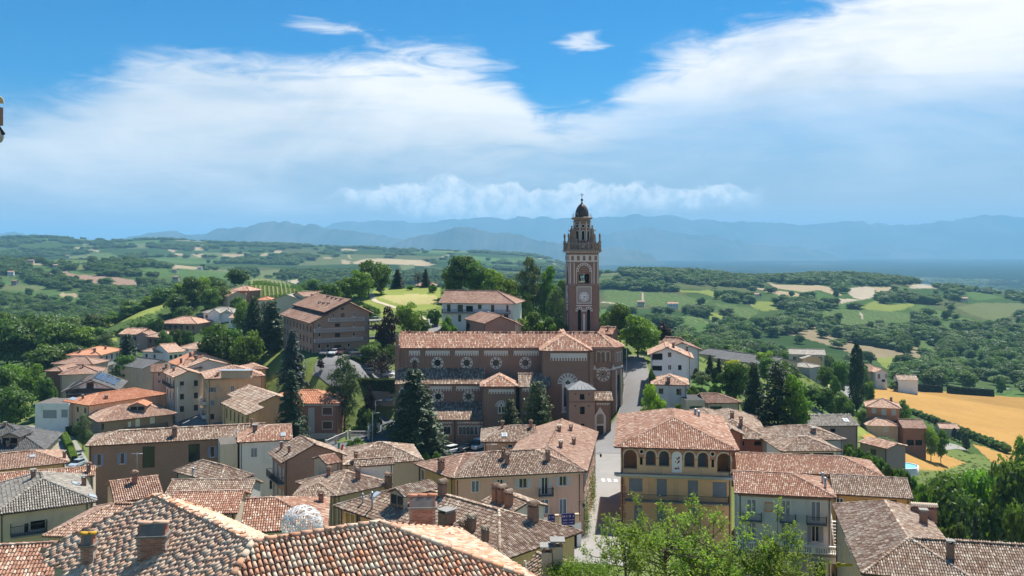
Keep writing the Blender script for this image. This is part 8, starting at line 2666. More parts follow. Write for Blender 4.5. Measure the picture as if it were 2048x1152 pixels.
def balustrade(pts, label, h=1.0):
 """stone balustrade along a line of world points"""
 r = empty('balustrade', pts[0])
 O = Vector(pts[0])
 P = [Vector(p) - O for p in pts]
 me = MB().ring([(0.07,0),(0.05,0.06),(0.10,0.25),(0.05,0.6),(0.08,0.75)],6).mesh('baluster'); me.materials.append(STONE)
 for a, b in zip(P, P[1:]):
  L = (b - a).length; n = max(2, int(L / 0.3))
  d = (b - a)
  s = Vector((-d.y, d.x,0)).normalized() * 0.13
  for z0, z1 in ((0.0,0.12),(h - 0.14, h)):
   MB().add([a - s + Vector((0,0, z0)), b - s + Vector((0,0, z0)), b + s + Vector((0,0, z0)), a + s + Vector((0,0, z0)), a - s + Vector((0,0, z1)), b - s + Vector((0,0, z1)), b + s + Vector((0,0, z1)), a + s + Vector((0,0, z1))],[(0,3,2,1),(4,5,6,7),(0,1,5,4),(1,2,6,5),(2,3,7,6),(3,0,4,7)]).build('rail', STONE, r)
  for k in range(n):
   o = bpy.data.objects.new('baluster', me); COL.objects.link(o); o.parent = r; o.location = a + d * ((k + 0.5) / n) + Vector((0,0,0.11))
  MB().box(-0.22,-0.22,-0.8,0.22,0.22, h + 0.12, Matrix.Translation(a)).build('pier', STONE, r)
 MB().box(-0.22,-0.22,-0.8,0.22,0.22, h + 0.12, Matrix.Translation(P[-1])).build('pier', STONE, r)
 tag(r, label, 'balustrade')


balustrade([W(652,890,196), W(672,881,200), W(693,872,203)],'sloping stone balustrade of the stair beside the brick villa')
balustrade([W(700,871,203), W(737,871,203), W(741,857,208), W(758,855,208)],'level stone balustrade around the villa garden corner')
# retaining wall under the hedge beside the dark road
rwm = MB()
A_, B_ = W(742, 783, 224), W(797, 783, 227)
rwm.add([A_, B_, B_ + Vector((0,2,0)), A_ + Vector((0,2,0))] + [v - Vector((0,0,8)) for v in (A_, B_, B_ + Vector((0,2,0)), A_ + Vector((0,2,0)))],[(0,1,2,3),(0,4,5,1),(1,5,6,2),(3,7,4,0),(2,6,7,3)])
tag(rwm.build('retaining_wall', CONC),'concrete retaining wall under the tall hedge beside the dark road','wall')
# flag and closed parasol, post sign
fp = W(676, 905, 139)
fl = empty('flag', fp)
MB().tube((0,0,-3),(0,0,1.6),0.03, n=6).build('pole', IRON, fl)
for k, c in enumerate(((0.02,0.22,0.08),(0.7,0.7,0.68),(0.5,0.03,0.03))):
 MB().add([(0.02 + 0.28 * k,0.05 * k,1.5 - 0.12 * k),(0.30 + 0.28 * k,0.05 * (k + 1),1.38 - 0.12 * k),(0.26 + 0.2 * k,0.08,0.5 - 0.1 * k),(0.02 + 0.2 * k,0.02,0.62 - 0.1 * k)],[(0,1,2,3)]).build('stripe', paint('flag_%d' % k, c,0.8), fl)
tag(fl,'green white and red flag on a pole above the old roofs','flag')
pp_ = W(1046, 1030, 104)
pr_ = empty('parasol', pp_)
MB().ring([(0.62,0.0),(0.5,0.35),(0.3,1.0),(0.08,1.7),(0.02,1.8)],8, None, False).build('canopy', paint('parasol_blue',(0.02,0.13,0.45),0.8), pr_)
MB().tube((0,0,-6),(0,0,1.9),0.03, n=6).build('pole', IRON, pr_)
tag(pr_,'closed blue parasol beside the large ridge chimney','parasol')
ps = W(1677, 1130, 93)
sg = empty('post_sign', ps)
MB().ring([(0.28,-0.04),(0.28,0.04)],20, Matrix.Rotation(R(90),4,'X')).build('disc', paint('sign_yellow',(0.55,0.45,0.03),0.5), sg)
MB().box(0.27,-0.03,-0.13,1.4,0.03,0.13).build('arm', MATS['sign_yellow'], sg)
text_part(sg,'lettering','PT',0.3, paint('sign_blue',(0.03,0.04,0.2),0.5), Matrix.Translation((0,-0.05,-0.1)) @ Matrix.Rotation(R(90),4,'X'))
tag(sg,'round yellow post office sign on an arm at the lane corner','sign')
# antennas on the roofs
for i,(px_, py_, D_, l_) in enumerate(((274,931,121,'aerial mast on the low brick parapet before the brick hall'),(983,912,122,'aerial mast on the front roof of the pink palazzo'),(470,880,148,'aerial mast with dish on the white house roof'))):
 a_ = empty('aerial', W(px_, py_ + 12, D_))
 MB().tube((0,0,-1),(0,0,2.6),0.03, n=5).build('mast', ZINC, a_)
 b_ = MB().tube((-0.8,0,2.4),(0.8,0,2.4),0.02, n=4)
 for k in range(7): b_.tube((-0.7 + k * 0.23,-0.3,2.4),(-0.7 + k * 0.23,0.3,2.4),0.012, n=4)
 b_.build('elements', ZINC, a_)
 tag(a_, l_, 'aerial')
# ------------------------------------------------------------------ trees
BARK = paint('bark',(0.10,0.075,0.055),0.95,0.3,3.0)
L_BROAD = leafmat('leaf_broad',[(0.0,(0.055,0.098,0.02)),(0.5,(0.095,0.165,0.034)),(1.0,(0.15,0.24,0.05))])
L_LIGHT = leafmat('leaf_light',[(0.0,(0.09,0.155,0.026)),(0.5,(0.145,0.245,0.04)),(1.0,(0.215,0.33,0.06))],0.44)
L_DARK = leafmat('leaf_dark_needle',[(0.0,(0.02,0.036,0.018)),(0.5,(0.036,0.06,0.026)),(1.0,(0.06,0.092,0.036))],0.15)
L_BLUE = leafmat('leaf_blue_needle',[(0.0,(0.018,0.032,0.026)),(0.5,(0.04,0.065,0.055)),(1.0,(0.075,0.11,0.095))],0.12)
L_PURP = leafmat('leaf_purple',[(0.0,(0.018,0.010,0.012)),(0.5,(0.035,0.018,0.020)),(1.0,(0.06,0.03,0.03))],0.2)
L_LIME = leafmat('leaf_lime',[(0.0,(0.13,0.22,0.02)),(0.5,(0.20,0.32,0.03)),(1.0,(0.29,0.42,0.05))],0.4)
L_YELL = leafmat('leaf_yellow',[(0.0,(0.28,0.27,0.02)),(0.5,(0.42,0.38,0.03)),(1.0,(0.55,0.48,0.06))],0.35)
L_WILL = leafmat('leaf_silver',[(0.0,(0.06,0.09,0.04)),(0.5,(0.11,0.155,0.07)),(1.0,(0.18,0.23,0.12))],0.35)
L_WOOD = leafmat('leaf_wood',[(0.0,(0.055,0.098,0.024)),(0.5,(0.095,0.158,0.04)),(1.0,(0.145,0.225,0.06))],0.38)


def leaf_quads(P, Nn, size, rnd, aspect=1.0):
 n = len(P)
 a = RNG.normal(size=(n,3)); t = np.cross(Nn, a); t /= np.linalg.norm(t, axis=1)[:, None] + 1e-9
 b = np.cross(Nn, t)
 s = size * (0.6 + 0.8 * RNG.random(n))[:, None]
 V = np.stack([P - t * s - b * s * aspect * .45, P + t * s * .2 - b * s * aspect * .6, P + t * s + b * s * aspect * .35, P - t * s * .15 + b * s * aspect * .6],1).reshape(-1,3)
 Q = np.arange(n * 4).reshape(n, 4)
 return V, Q, rnd


def unit(n):
 v = RNG.normal(size=(n,3)); return v / np.linalg.norm(v, axis=1)[:, None]


def crown_broad(nb=40, per=95, size=0.028, rx=0.37, cz=0.55, rz=0.43, seed=0, gap=0.0):
 P, N, Rn = [], [], []
 for k in range(nb):
  d = unit(1)[0]; d[2] = d[2] * 0.95 + 0.03
  rad = RNG.uniform(0.55, 0.95)
  c = np.array([d[0] * rx * rad, d[1] * rx * rad, cz + d[2] * rz * rad])
  br = RNG.uniform(0.10, 0.19) * (rx / 0.36)
  m = int(per * (br / 0.14) ** 2)
  u_ = unit(m); u_[:,2] = np.where(u_[:,2] < -0.2,-u_[:,2] * 0.6, u_[:,2])
  P.append(c + u_ * br * (0.75 + 0.35 * RNG.random((m,1))) * np.array([1,1,0.8])); N.append(u_ + RNG.normal(0,0.45,(m,3)))
  Rn.append(np.clip(RNG.normal(0.5,0.2, m) + RNG.uniform(-0.22,0.22),0,1))
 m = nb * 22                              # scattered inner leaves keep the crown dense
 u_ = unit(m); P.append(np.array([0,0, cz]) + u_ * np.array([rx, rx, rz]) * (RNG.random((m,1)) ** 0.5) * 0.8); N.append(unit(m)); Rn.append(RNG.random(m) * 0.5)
 P = np.concatenate(P); N = np.concatenate(N); N /= np.linalg.norm(N, axis=1)[:, None]
 P[:, 2] = np.maximum(P[:, 2], 0.08)
 return leaf_quads(P, N, size, np.concatenate(Rn))


def crown_spruce(layers=26, r0=0.24, size=0.02, droop=0.35, seed=0, shape=1.0, thin=1.0):
 P, N, Rn = [], [], []
 for k in range(layers):
  z = 0.08 + 0.9 * k / layers
  R_ = r0 * (1 - (z - 0.05)) ** shape * RNG.uniform(0.82,1.15) + 0.008
  nb = max(5, int(15 * (1 - z) + 6))
  for j in range(nb):
   a = RNG.uniform(0,2 * math.pi); rr = R_ * RNG.uniform(0.7,1.1)
   m = int(max(6, 34 * rr / r0) * thin)
   t = RNG.random(m) ** 0.7
   w = 0.028 * (1 - 0.5 * t)
   x = t * rr; off = RNG.normal(0,1, m) * w
   P.append(np.stack([x * math.cos(a) - off * math.sin(a), x * math.sin(a) + off * math.cos(a), z - droop * x * t + RNG.normal(0,0.008, m)],1))
   n_ = np.stack([np.full(m, math.cos(a)) * 0.4, np.full(m, math.sin(a)) * 0.4, np.ones(m)],1) + RNG.normal(0,0.45,(m,3))
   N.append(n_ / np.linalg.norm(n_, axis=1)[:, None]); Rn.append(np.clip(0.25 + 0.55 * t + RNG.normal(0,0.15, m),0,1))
 P = np.concatenate(P); P[:,2] = np.clip(P[:,2],0.01,1.0)
 return leaf_quads(P, np.concatenate(N), size, np.concatenate(Rn),0.6)


def crown_column(r=0.11, n=2600, size=0.016, low=0.03, rough=0.25, tip=0.6):
 z = RNG.random(n); a = RNG.random(n) * 2 * math.pi
 prof = np.minimum(1,(z / 0.18) ** 0.6) * (1 - z ** 3 * tip) * np.where(z > 0.9,(1 - z) / 0.1 * 0.7 + 0.3,1)
 lump = 1 + rough * (np.sin(a * 3 + z * 22) * 0.5 + np.sin(a * 5 - z * 35) * 0.5)
 rr = r * prof * lump * (0.7 + 0.3 * RNG.random(n) ** 0.4)
 P = np.stack([rr * np.cos(a), rr * np.sin(a), low + (1 - low) * z],1)
 N = np.stack([np.cos(a), np.sin(a), np.full(n,0.5)],1) + RNG.normal(0,0.4,(n,3)); N /= np.linalg.norm(N, axis=1)[:, None]
 return leaf_quads(P, N, size, np.clip(RNG.normal(0.5,0.22, n),0,1))


def trunk_mesh(h=0.5, r=0.022, limbs=6, spread=0.22, bend=0.02):
 b = MB(); rg = random.Random(int(h * 997 + limbs))
 p = [Vector((0,0,-0.04))] + [Vector((rg.uniform(-bend, bend), rg.uniform(-bend, bend), h * k / 4)) for k in range(1,5)]
 for i in range(4): b.tube(p[i], p[i + 1], r * (1 - 0.17 * i), r * (1 - 0.17 * (i + 1)),7)
 for k in range(limbs):
  a = k * 2.4 + rg.uniform(-.3, .3); z = h * (0.45 + 0.5 * k / max(1, limbs))
  s = Vector((0,0, z)); e = s + Vector((math.cos(a) * spread, math.sin(a) * spread, rg.uniform(0.10,0.22)))
  m = s.lerp(e, 0.5) + Vector((0, 0, 0.02))
  b.tube(s, m, r * 0.5, r * 0.36,5); b.tube(m, e, r * 0.36, r * 0.15,5)
 return b.mesh('trunk')


TK = {}


def kind(name, crowns, trunk, mat, cname='crown'):
 ms = [npmesh(cname, *c) for c in crowns]
 for m in ms: m.materials.append(mat)
 trunk.materials.append(BARK)
 TK[name] = (ms, trunk)


T_B = trunk_mesh(0.55, 0.024, 7)
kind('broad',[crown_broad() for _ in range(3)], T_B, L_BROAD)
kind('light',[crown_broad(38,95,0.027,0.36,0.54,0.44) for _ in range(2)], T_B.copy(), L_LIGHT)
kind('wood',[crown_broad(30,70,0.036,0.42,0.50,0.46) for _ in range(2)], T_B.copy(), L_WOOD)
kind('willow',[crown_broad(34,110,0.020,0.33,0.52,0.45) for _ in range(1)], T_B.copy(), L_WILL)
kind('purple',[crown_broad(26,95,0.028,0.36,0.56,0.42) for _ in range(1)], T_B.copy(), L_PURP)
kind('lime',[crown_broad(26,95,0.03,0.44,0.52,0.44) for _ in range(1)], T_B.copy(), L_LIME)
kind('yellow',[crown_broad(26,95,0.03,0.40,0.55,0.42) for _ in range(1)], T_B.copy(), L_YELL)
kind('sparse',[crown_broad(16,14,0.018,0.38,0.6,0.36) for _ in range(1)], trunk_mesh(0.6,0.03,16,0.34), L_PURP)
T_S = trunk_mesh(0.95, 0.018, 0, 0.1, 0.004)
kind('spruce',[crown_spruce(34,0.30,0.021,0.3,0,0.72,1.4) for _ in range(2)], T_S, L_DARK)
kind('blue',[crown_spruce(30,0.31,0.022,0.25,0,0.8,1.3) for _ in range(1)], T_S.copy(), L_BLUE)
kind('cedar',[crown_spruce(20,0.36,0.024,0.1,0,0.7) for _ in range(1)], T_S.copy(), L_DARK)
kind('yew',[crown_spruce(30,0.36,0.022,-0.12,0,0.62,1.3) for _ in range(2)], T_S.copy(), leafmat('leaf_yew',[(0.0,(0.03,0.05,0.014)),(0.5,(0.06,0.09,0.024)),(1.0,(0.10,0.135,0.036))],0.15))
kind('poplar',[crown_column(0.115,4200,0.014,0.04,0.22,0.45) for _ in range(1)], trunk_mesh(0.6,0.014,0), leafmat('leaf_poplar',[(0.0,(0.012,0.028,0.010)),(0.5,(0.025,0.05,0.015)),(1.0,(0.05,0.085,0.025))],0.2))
kind('topiary',[crown_column(0.27,2200,0.028,0.16,0.06,0.8) for _ in range(1)], trunk_mesh(0.4,0.03,0), L_DARK)
kind('bush',[crown_broad(18,90,0.05,0.5,0.42,0.46) for _ in range(2)], trunk_mesh(0.35,0.03,5,0.3), L_BROAD)
kind('lbush',[crown_broad(18,90,0.05,0.5,0.42,0.46) for _ in range(1)], trunk_mesh(0.35,0.03,5,0.3), L_LIGHT)
NAMES = dict(broad='broadleaf_tree', light='broadleaf_tree', wood='broadleaf_tree', willow='birch_tree', purple='copper_leaved_tree', lime='lime_green_tree', yellow='golden_tree', sparse='bare_tree', spruce='spruce_tree', blue='blue_spruce', cedar='cedar_tree', yew='yew_tree', poplar='poplar_tree', topiary='clipped_cypress', bush='shrub', lbush='shrub')
CATS = dict(topiary='cypress', bush='shrub', lbush='shrub', poplar='poplar', spruce='spruce', blue='spruce', cedar='cedar', yew='yew')
_tc = [0]


def tree(k, px, py, hpx, wpx, label, D=None, group=None):
 """tree whose foot is seen at a photo pixel (or stands at distance D on that sight line); height and width in photo pixels"""
 P = drop(px, py) if D is None else Vector(((px - CX) / F * D, D,0))
 if D is not None: P.z = gz(P.x, P.y)
 z_top = -(py - hpx - HY) / F * P.y
 H = max(1.2, z_top - P.z); Wd = wpx / F * P.y
 ms, tr = TK[k]
 me = ms[_tc[0] % len(ms)]; _tc[0] += 1
 r = empty(NAMES[k], P, random.uniform(0,6.28))
 mw = {'topiary': 0.54,'poplar': 0.23,'spruce': 0.48,'blue': 0.5,'cedar': 0.70,'yew': 0.62,'bush': 1.05,'lbush': 1.05,'lime': 0.9}.get(k,0.80)
 s = Wd / mw
 for n_, m_ in (('crown', me), ('trunk', tr)):
  o = bpy.data.objects.new(n_, m_); COL.objects.link(o); o.parent = r
  o.scale = (s if n_ == 'crown' else min(s, H), s if n_ == 'crown' else min(s, H), H)
 tag(r, label, CATS.get(k, 'tree'), group)
 return r


ORD = 'first second third fourth fifth sixth seventh eighth ninth tenth eleventh twelfth thirteenth fourteenth fifteenth sixteenth seventeenth'.split()
TREES = [
 # around the church
 ('spruce',829,890,158,118,'huge dark spruce standing before the church aisle',187),('yew',1020,868,74,56,'smaller dark yew before the church chapel',192),('yew',1074,872,114,84,'large yew with bright tips before the church transept',189),
 ('blue',586,752,96,58,'blue grey spruce on the bank below the hotel',224),('spruce',583,868,134,66,'ragged dark spruce in front of the curved brick villa',195),('willow',690,815,104,72,'pale feathery birch beside the brick villa',212),
 ('purple',738,812,40,26,'small purple plum tree below the hedge',215),('purple',642,748,30,16,'thin purple leaved tree by the ramp road',226),('sparse',764,765,72,74,'nearly bare brown tree above the hedge',229),
 ('broad',432,728,84,78,'bright broad tree left of a pair behind the peach palazzo',262),('light',493,730,70,66,'bright broad tree right of a pair behind the peach palazzo',256),('broad',462,724,66,60,'darker broad tree between the bright pair behind the palazzo',266),
 ('spruce',508,688,100,60,'dark conifer at the left of the group beside the hotel',285),('spruce',545,690,92,70,'dark conifer in the group nearest the hotel wall',275),('cedar',528,680,80,70,'spreading dark cedar in the group beside the hotel',295),('broad',486,650,50,40,'dull green tree by the white slope house',310),
 ('spruce',256,735,70,50,'black conifer between plaza and mauve house',290),('broad',254,755,44,48,'round dark tree at the plaza corner under the black conifer',272),
 # hilltop
 ('broad',738,602,84,52,'tall tree in the middle of the hilltop clump',330),('broad',762,596,74,44,'tall dark tree at the right of the hilltop clump',338),('light',722,604,66,46,'pale tree in front of the hilltop clump',318),('broad',690,606,52,46,'dark round tree at the left of the hilltop clump',316),('bush',762,578,20,22,'low bush at the right foot of the hilltop clump',335),('broad',660,612,44,50,'rounded tree above the hotel roof',300),
 ('spruce',795,578,42,26,'slim pine standing behind the hilltop meadow',356),('sparse',836,576,40,26,'bare thin tree behind the meadow',360),('spruce',852,578,42,20,'dark slim pine next to the bare thin tree',360),('lbush',820,580,12,14,'small bright bush on the meadow edge',350),('lbush',865,588,22,20,'bright young tree at the meadow edge by the house',340),
 ('broad',922,588,76,60,'largest round tree behind the white hill house',322),('broad',955,586,66,54,'round tree just right of the largest behind the hill house',318),('light',990,592,56,56,'light tree behind the right end of the hill house',312),('light',1012,612,64,54,'bright tree beside the right corner of the hill house',285),('broad',904,586,52,40,'dark tree at the left behind the hill house',326),
 ('willow',1062,645,130,62,'tall loose poplar like tree left of the tower',290),('light',1094,640,110,44,'slender bright tree between tall tree and tower',292),('willow',1112,664,90,52,'feathery tree against the tower shaft',262),('broad',1040,640,66,46,'mid green tree behind the cream gabled house',285),('lbush',1062,664,48,62,'bright shrub mass right of the cream house',255),('lbush',1096,668,42,50,'bright shrub mass at the tower foot',250),('bush',1128,668,30,30,'dark shrub touching the tower foot',240),('broad',1126,640,80,34,'dark tree peeping left of the tower',300),
 ('light',815,672,70,52,'fresh green tree beside the drive of the hill house',258),('purple',774,697,80,48,'black purple copper beech beside the hotel deck',242),('bush',743,640,34,38,'round dark bush on the meadow slope by the hotel',285),('lbush',893,668,44,32,'fresh bush below the hill house balcony',250),('lbush',912,668,22,26,'pale rounded shrub before the cream house wall',246),('bush',868,640,24,26,'clipped dark shrub left of the hill house',275),('purple',935,668,20,18,'small red shrub before the cream gabled house',244),('bush',845,660,26,30,'dark shrub by the bend of the drive',262),
 ('bush',738,724,44,46,'sloping hedge bush right of the hotel entrance',236),('bush',722,735,30,40,'hedge shrub by the off-roader',234),('bush',768,716,30,40,'shrub under the copper beech',238),('lbush',758,712,34,34,'pale shrub under the copper beech',239),
 # right of the tower
 ('broad',1240,712,108,58,'tall dark green tree right of the tower',250),('light',1276,716,88,72,'bright broad tree at the top of the climbing street',240),('light',1300,700,58,44,'second bright tree above the climbing street',250),('purple',1326,692,48,40,'dark purple tree behind the street trees',265),('broad',1216,690,70,40,'green tree peeping right beside the tower shaft',262),('bush',1245,722,30,30,'ivy dark shrub beside the street kerb',238),('broad',1255,690,62,40,'green tree behind the tall dark one right of the tower',275),
 # garden on the right
 ('yellow',1470,762,46,44,'golden yellow tree in the hedge garden',228),('broad',1468,815,88,56,'full green tree under the golden one',205),('spruce',1508,830,112,56,'narrow dark conifer left of the great cedar',188),('cedar',1556,862,146,128,'great dark cedar above the old brown roofs',182),('light',1590,858,112,60,'light feathery conifer right of the great cedar',180),('broad',1500,800,70,44,'green tree behind the narrow conifer',215),
 ('lime',1307,822,48,48,'bright lime green tree by the street below the pale house',186),('willow',1404,772,30,38,'low weeping tree in the hedge garden',215),('topiary',1392,758,22,14,'clipped ball shrub nearest the white gabled house',222),('topiary',1416,760,24,16,'clipped cone shrub in the hedge garden',222),('topiary',1430,765,30,16,'tall clipped arch shrub in the hedge garden',220),('spruce',1420,742,34,20,'small conifer left behind the clipped shrubs',235),('spruce',1438,750,36,20,'small conifer right behind the clipped shrubs',232),('lbush',1384,790,22,26,'pale shrub below the weeping tree',205),('lbush',1432,782,20,26,'yellowish shrub beside the garage roof',205),('bush',1306,745,10,18,'clipped bush before the white gabled house',205),('lbush',1356,822,22,30,'shrub below the pale house wall',185),
 ('broad',1450,705,16,16,'small round tree behind the warehouse roofs',330),('broad',1560,770,50,50,'dark tree left of the dry bank',250),('broad',1535,760,44,40,'olive tree by the warehouse end',262),('willow',1585,775,46,44,'greyish tree above the dry bank',255),('light',1530,740,40,40,'bright tree at the warehouse gable',290),
 ('bush',1612,800,34,50,'dark shrub at the top of the country lane',235),('bush',1645,806,34,50,'dark shrub mass along the country lane',238),('bush',1672,812,34,46,'dark shrub mass towards the poplar',250),('lbush',1668,770,24,24,'pale round bush on the dry bank',290),('bush',1690,820,30,40,'shrub at the foot of the poplar',262),('broad',1650,765,36,30,'small dark tree on the dry bank',300),('broad',1680,760,36,34,'dull tree left beside the poplar',320),('bush',1720,760,34,22,'dark evergreen before the chalet',415),
 ('poplar',1713,822,134,29,'tall dark columnar poplar beside the wheat field',300),('light',1737,790,30,26,'light tree right behind the poplar',330),('light',1808,832,34,28,'bright tree behind the farm villa',285),('bush',1722,858,40,22,'dark shrub left of the farm villa',272),('broad',1766,914,38,56,'rounded walnut tree below the farm villa',214),
 ('light',1862,897,46,30,'small light tree right of the brick barn',262),('light',1882,893,36,28,'second small light tree by the garden paving',264),('bush',1790,778,16,20,'grey shrub between chalet and white barn',422),
 # lower right wood
 ('broad',1905,1085,140,120,'large walnut like tree at the left of the lower wood',135),('light',1985,1075,158,130,'tall bright tree in the lower wood',140),('broad',2040,1080,160,120,'dark tree at the right of the lower wood',132),('broad',1945,1000,62,90,'tree in the back of the lower wood',165),('light',1880,1010,56,60,'bright shrub tree at the edge of the wheat',160),('spruce',1952,1110,90,46,'dark conifer in the lower wood',118),('spruce',1925,1090,76,40,'second dark conifer in the lower wood',122),('bush',1900,1110,70,80,'dark undergrowth of the lower wood beside the corner roof',120),('broad',2045,1120,110,80,'dark low tree near the palm',112),
 ('broad',2010,990,70,80,'rounded tree at the right back of the lower wood',175),('light',2046,930,60,40,'bright tree on the field edge beyond the lower wood',215),('spruce',2044,990,50,16,'thin dark conifer at the wood edge',180),
]
for t_ in TREES: tree(*t_)

# wood in front of the far fields at left: single trees one can tell apart
LW = 'large trees of the wood behind the white villa'
for px_, py_, h_, w_, D_, k_ in ((15,745,110,95,330,'broad'),(70,738,100,90,335,'wood'),(118,738,92,80,325,'broad'),(160,726,74,70,330,'light'),(195,712,60,56,335,'broad'),(45,700,70,80,390,'wood'),(105,690,64,76,390,'wood'),(150,690,56,66,385,'wood'),(-10,700,80,80,380,'wood'),(140,745,60,60,305,'broad'),(95,755,70,70,300,'broad'),(212,706,44,46,320,'willow')):
 tree(k_, px_, py_, h_, w_,'tall green tree of the dense wood behind the white villa', D_, LW)
for t_ in (('light',64,795,68,52,'bright tree between wood and white garage block',258),('broad',25,848,80,76,'full green tree beside the white garage block',232),('broad',92,806,50,34,'dark tree right behind the white garage block',246),('light',30,790,66,60,'light tree at the wood edge behind the garage block',268),('broad',5,800,70,60,'dark tree at the outer wood edge',255),('willow',166,876,46,40,'young pale tree in the garden of the brick house',207),('lbush',214,765,24,26,'bright shrub before the white villa',262),('bush',100,792,26,30,'shrub under the dark garden tree',250),
           ('bush',350,672,20,26,'grey green shrub before the slope annex',318),('broad',330,690,30,30,'small tree in front of the brick slope house',312),('bush',375,680,24,30,'shrub below the wide apartment house',320),('broad',420,622,44,40,'dark tree left above the twin gabled house',385),('broad',385,612,60,44,'large tree on the ridge left of the brick ridge house',395),('broad',352,632,48,40,'tree at the top end of the bright slope',385),('broad',440,612,40,40,'tree under the square brick house',392),('light',405,600,48,36,'light tree on the ridge line',405),('bush',475,620,30,30,'dark shrub right under the brick ridge house',385),('broad',368,650,36,40,'tree just above the wide apartment house',372)):
 tree(*t_)
for i,(px_, py_) in enumerate(((205,655),(230,648),(255,640),(280,628),(300,618),(325,606),(345,598),(365,590))):
 tree(('broad','light','wood')[i % 3], px_, py_ + 8,30 + 4 * (i % 3),38, ORD[i] + ' tree uphill in the line along the top of the bright slope',392 + i * 3,'trees along the top of the bright slope')
for i,(px_, py_) in enumerate(((215,672),(232,668),(250,662),(268,655),(285,650),(300,645),(318,640))):
 tree('bush', px_, py_ + 4,13,20, ORD[i] + ' vine clump uphill in the row below the bright slope',350,'vine clumps below the bright slope')
for i,(x, y) in enumerate(((825,800),(898,848),(960,896),(1015,900),(1060,940),(1107,985),(1150,1008),(1197,1045),(1205,1080))):
 hh = (40,60,88,66,76,98,100,112,118)[i]
 px_, py_ = q('Y1', x, y)
 tree('topiary', px_, py_, hh / 4.115,(hh * 0.52) / 4.115, ORD[i] + ' clipped egg shaped cypress in the garden row counted from the farm villa', None,'clipped cypresses in a row')
for i in range(17):                          # hedge row between the wheat fields
 t = i / 16; px_, py_ = q('Y1',760 + 770 * t,760 + 320 * t)
 tree('bush', px_, py_ + 3,12 + 8 * t,17 + 5 * t, ORD[i] + ' shrub of the dark wheat hedge row counted from the farm villa', None,'hedge row shrubs in the wheat')
for i in range(15):                          # green slope above the pool
 px_, py_ = q('Y6',340 + 34 * i + random.uniform(-8,8),215 + 15 * i)
 tree('lbush' if i % 2 else 'bush', px_, py_ + 6,22,30, ORD[i] + ' leafy shrub down the green bank from the dull red shed',172 - i * 1.6,'shrubs on the green bank')
for i in range(5):
 px_, py_ = q('Y6',850 + 16 * i,430 + 50 * (i % 3) + 14 * i)
 tree('lbush', px_, py_ + 18,34,44, ORD[i] + ' leafy shrub down the bank between pool and ochre house',150 - i * 2,'shrubs beside the pool')


def hedge(pts, h, w, label, mat=L_DARK, size=0.09):
 O = Vector(pts[0]); V = []; N = []
 for a, b in zip(pts, pts[1:]):
  a, b = Vector(a), Vector(b); d = (b - a); L = d.length; s = Vector((-d.y, d.x,0)).normalized()
  n = int(L * (2 * h + w) * 70)
  t = RNG.random(n); f = RNG.random(n) * (2 * h + w)
  off = np.where(f < h,-w / 2, np.where(f < 2 * h, w / 2,(f - 2 * h) - w / 2)); zz = np.where(f < h, f, np.where(f < 2 * h, f - h, h))
  off = off + RNG.normal(0,0.06, n); zz = zz + RNG.normal(0,0.05, n)
  base = np.array(a[:])[None] + t[:, None] * np.array(d[:])[None]
  V.append(base + off[:, None] * np.array(s[:])[None] + np.stack([np.zeros(n), np.zeros(n), zz],1)); nn = unit(n); N.append(nn)
 V = np.concatenate(V) - np.array(O[:])
 r = empty('hedge', O)
 link('foliage', npmesh('foliage', *leaf_quads(V, np.concatenate(N), size, RNG.random(len(V)))), mat, r)
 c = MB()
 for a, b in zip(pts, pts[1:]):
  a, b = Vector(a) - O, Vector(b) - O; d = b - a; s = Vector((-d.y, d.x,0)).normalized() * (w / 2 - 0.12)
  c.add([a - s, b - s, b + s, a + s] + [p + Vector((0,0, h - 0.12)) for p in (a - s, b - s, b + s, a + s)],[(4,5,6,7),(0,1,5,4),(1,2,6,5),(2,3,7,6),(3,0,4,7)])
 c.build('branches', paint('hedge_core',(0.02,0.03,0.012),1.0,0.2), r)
 tag(r, label, 'hedge')


def gp(px, py, dz=0): p = drop(px, py); p.z += dz; return p


hedge([W(716,784,226), W(745,786,226), W(797,786,227.5)],3.6,2.2,'tall dark hedge on the retaining wall beside the upper road', L_BROAD)
hedge([gp(128,880), gp(140,905), gp(149,930)],2.0,1.2,'clipped bright hedge along the paved lane', L_LIGHT)
hedge([gp(133,868), gp(150,872)],2.0,1.4,'dark hedge in front of the peach wing of the brick house')
hedge([gp(1838,783), gp(1880,785)],3.4,3,'long clipped dark hedge beside the white field barn', L_DARK,0.2)
hedge([gp(1898,787), gp(1940,790), gp(1984,793)],3.4,3,'second clipped dark hedge right of the field gap', L_DARK,0.2)
hedge([gp(703,870), gp(735,868)],1.8,1.6,'low green hedge behind the level balustrade', L_LIGHT)
hedge([gp(388,872), gp(405,872)],1.3,1.5,'small hedge by the zebra crossing below the peach palazzo', L_LIGHT)
for t_ in (('bush',728,845,34,30,'dark round garden shrub by the lamp',212),('bush',748,848,30,26,'glossy shrub under the street lamp',209),('lbush',712,905,34,46,'leafy bush in front of the stair balustrade',186),('lbush',852,915,14,18,'small pale shrub before the silver car',181),('lbush',874,914,14,18,'small bright shrub between the parked cars and roofs',181),('bush',1248,882,20,14,'clipped shrub beside the church portal',196)): tree(*t_)


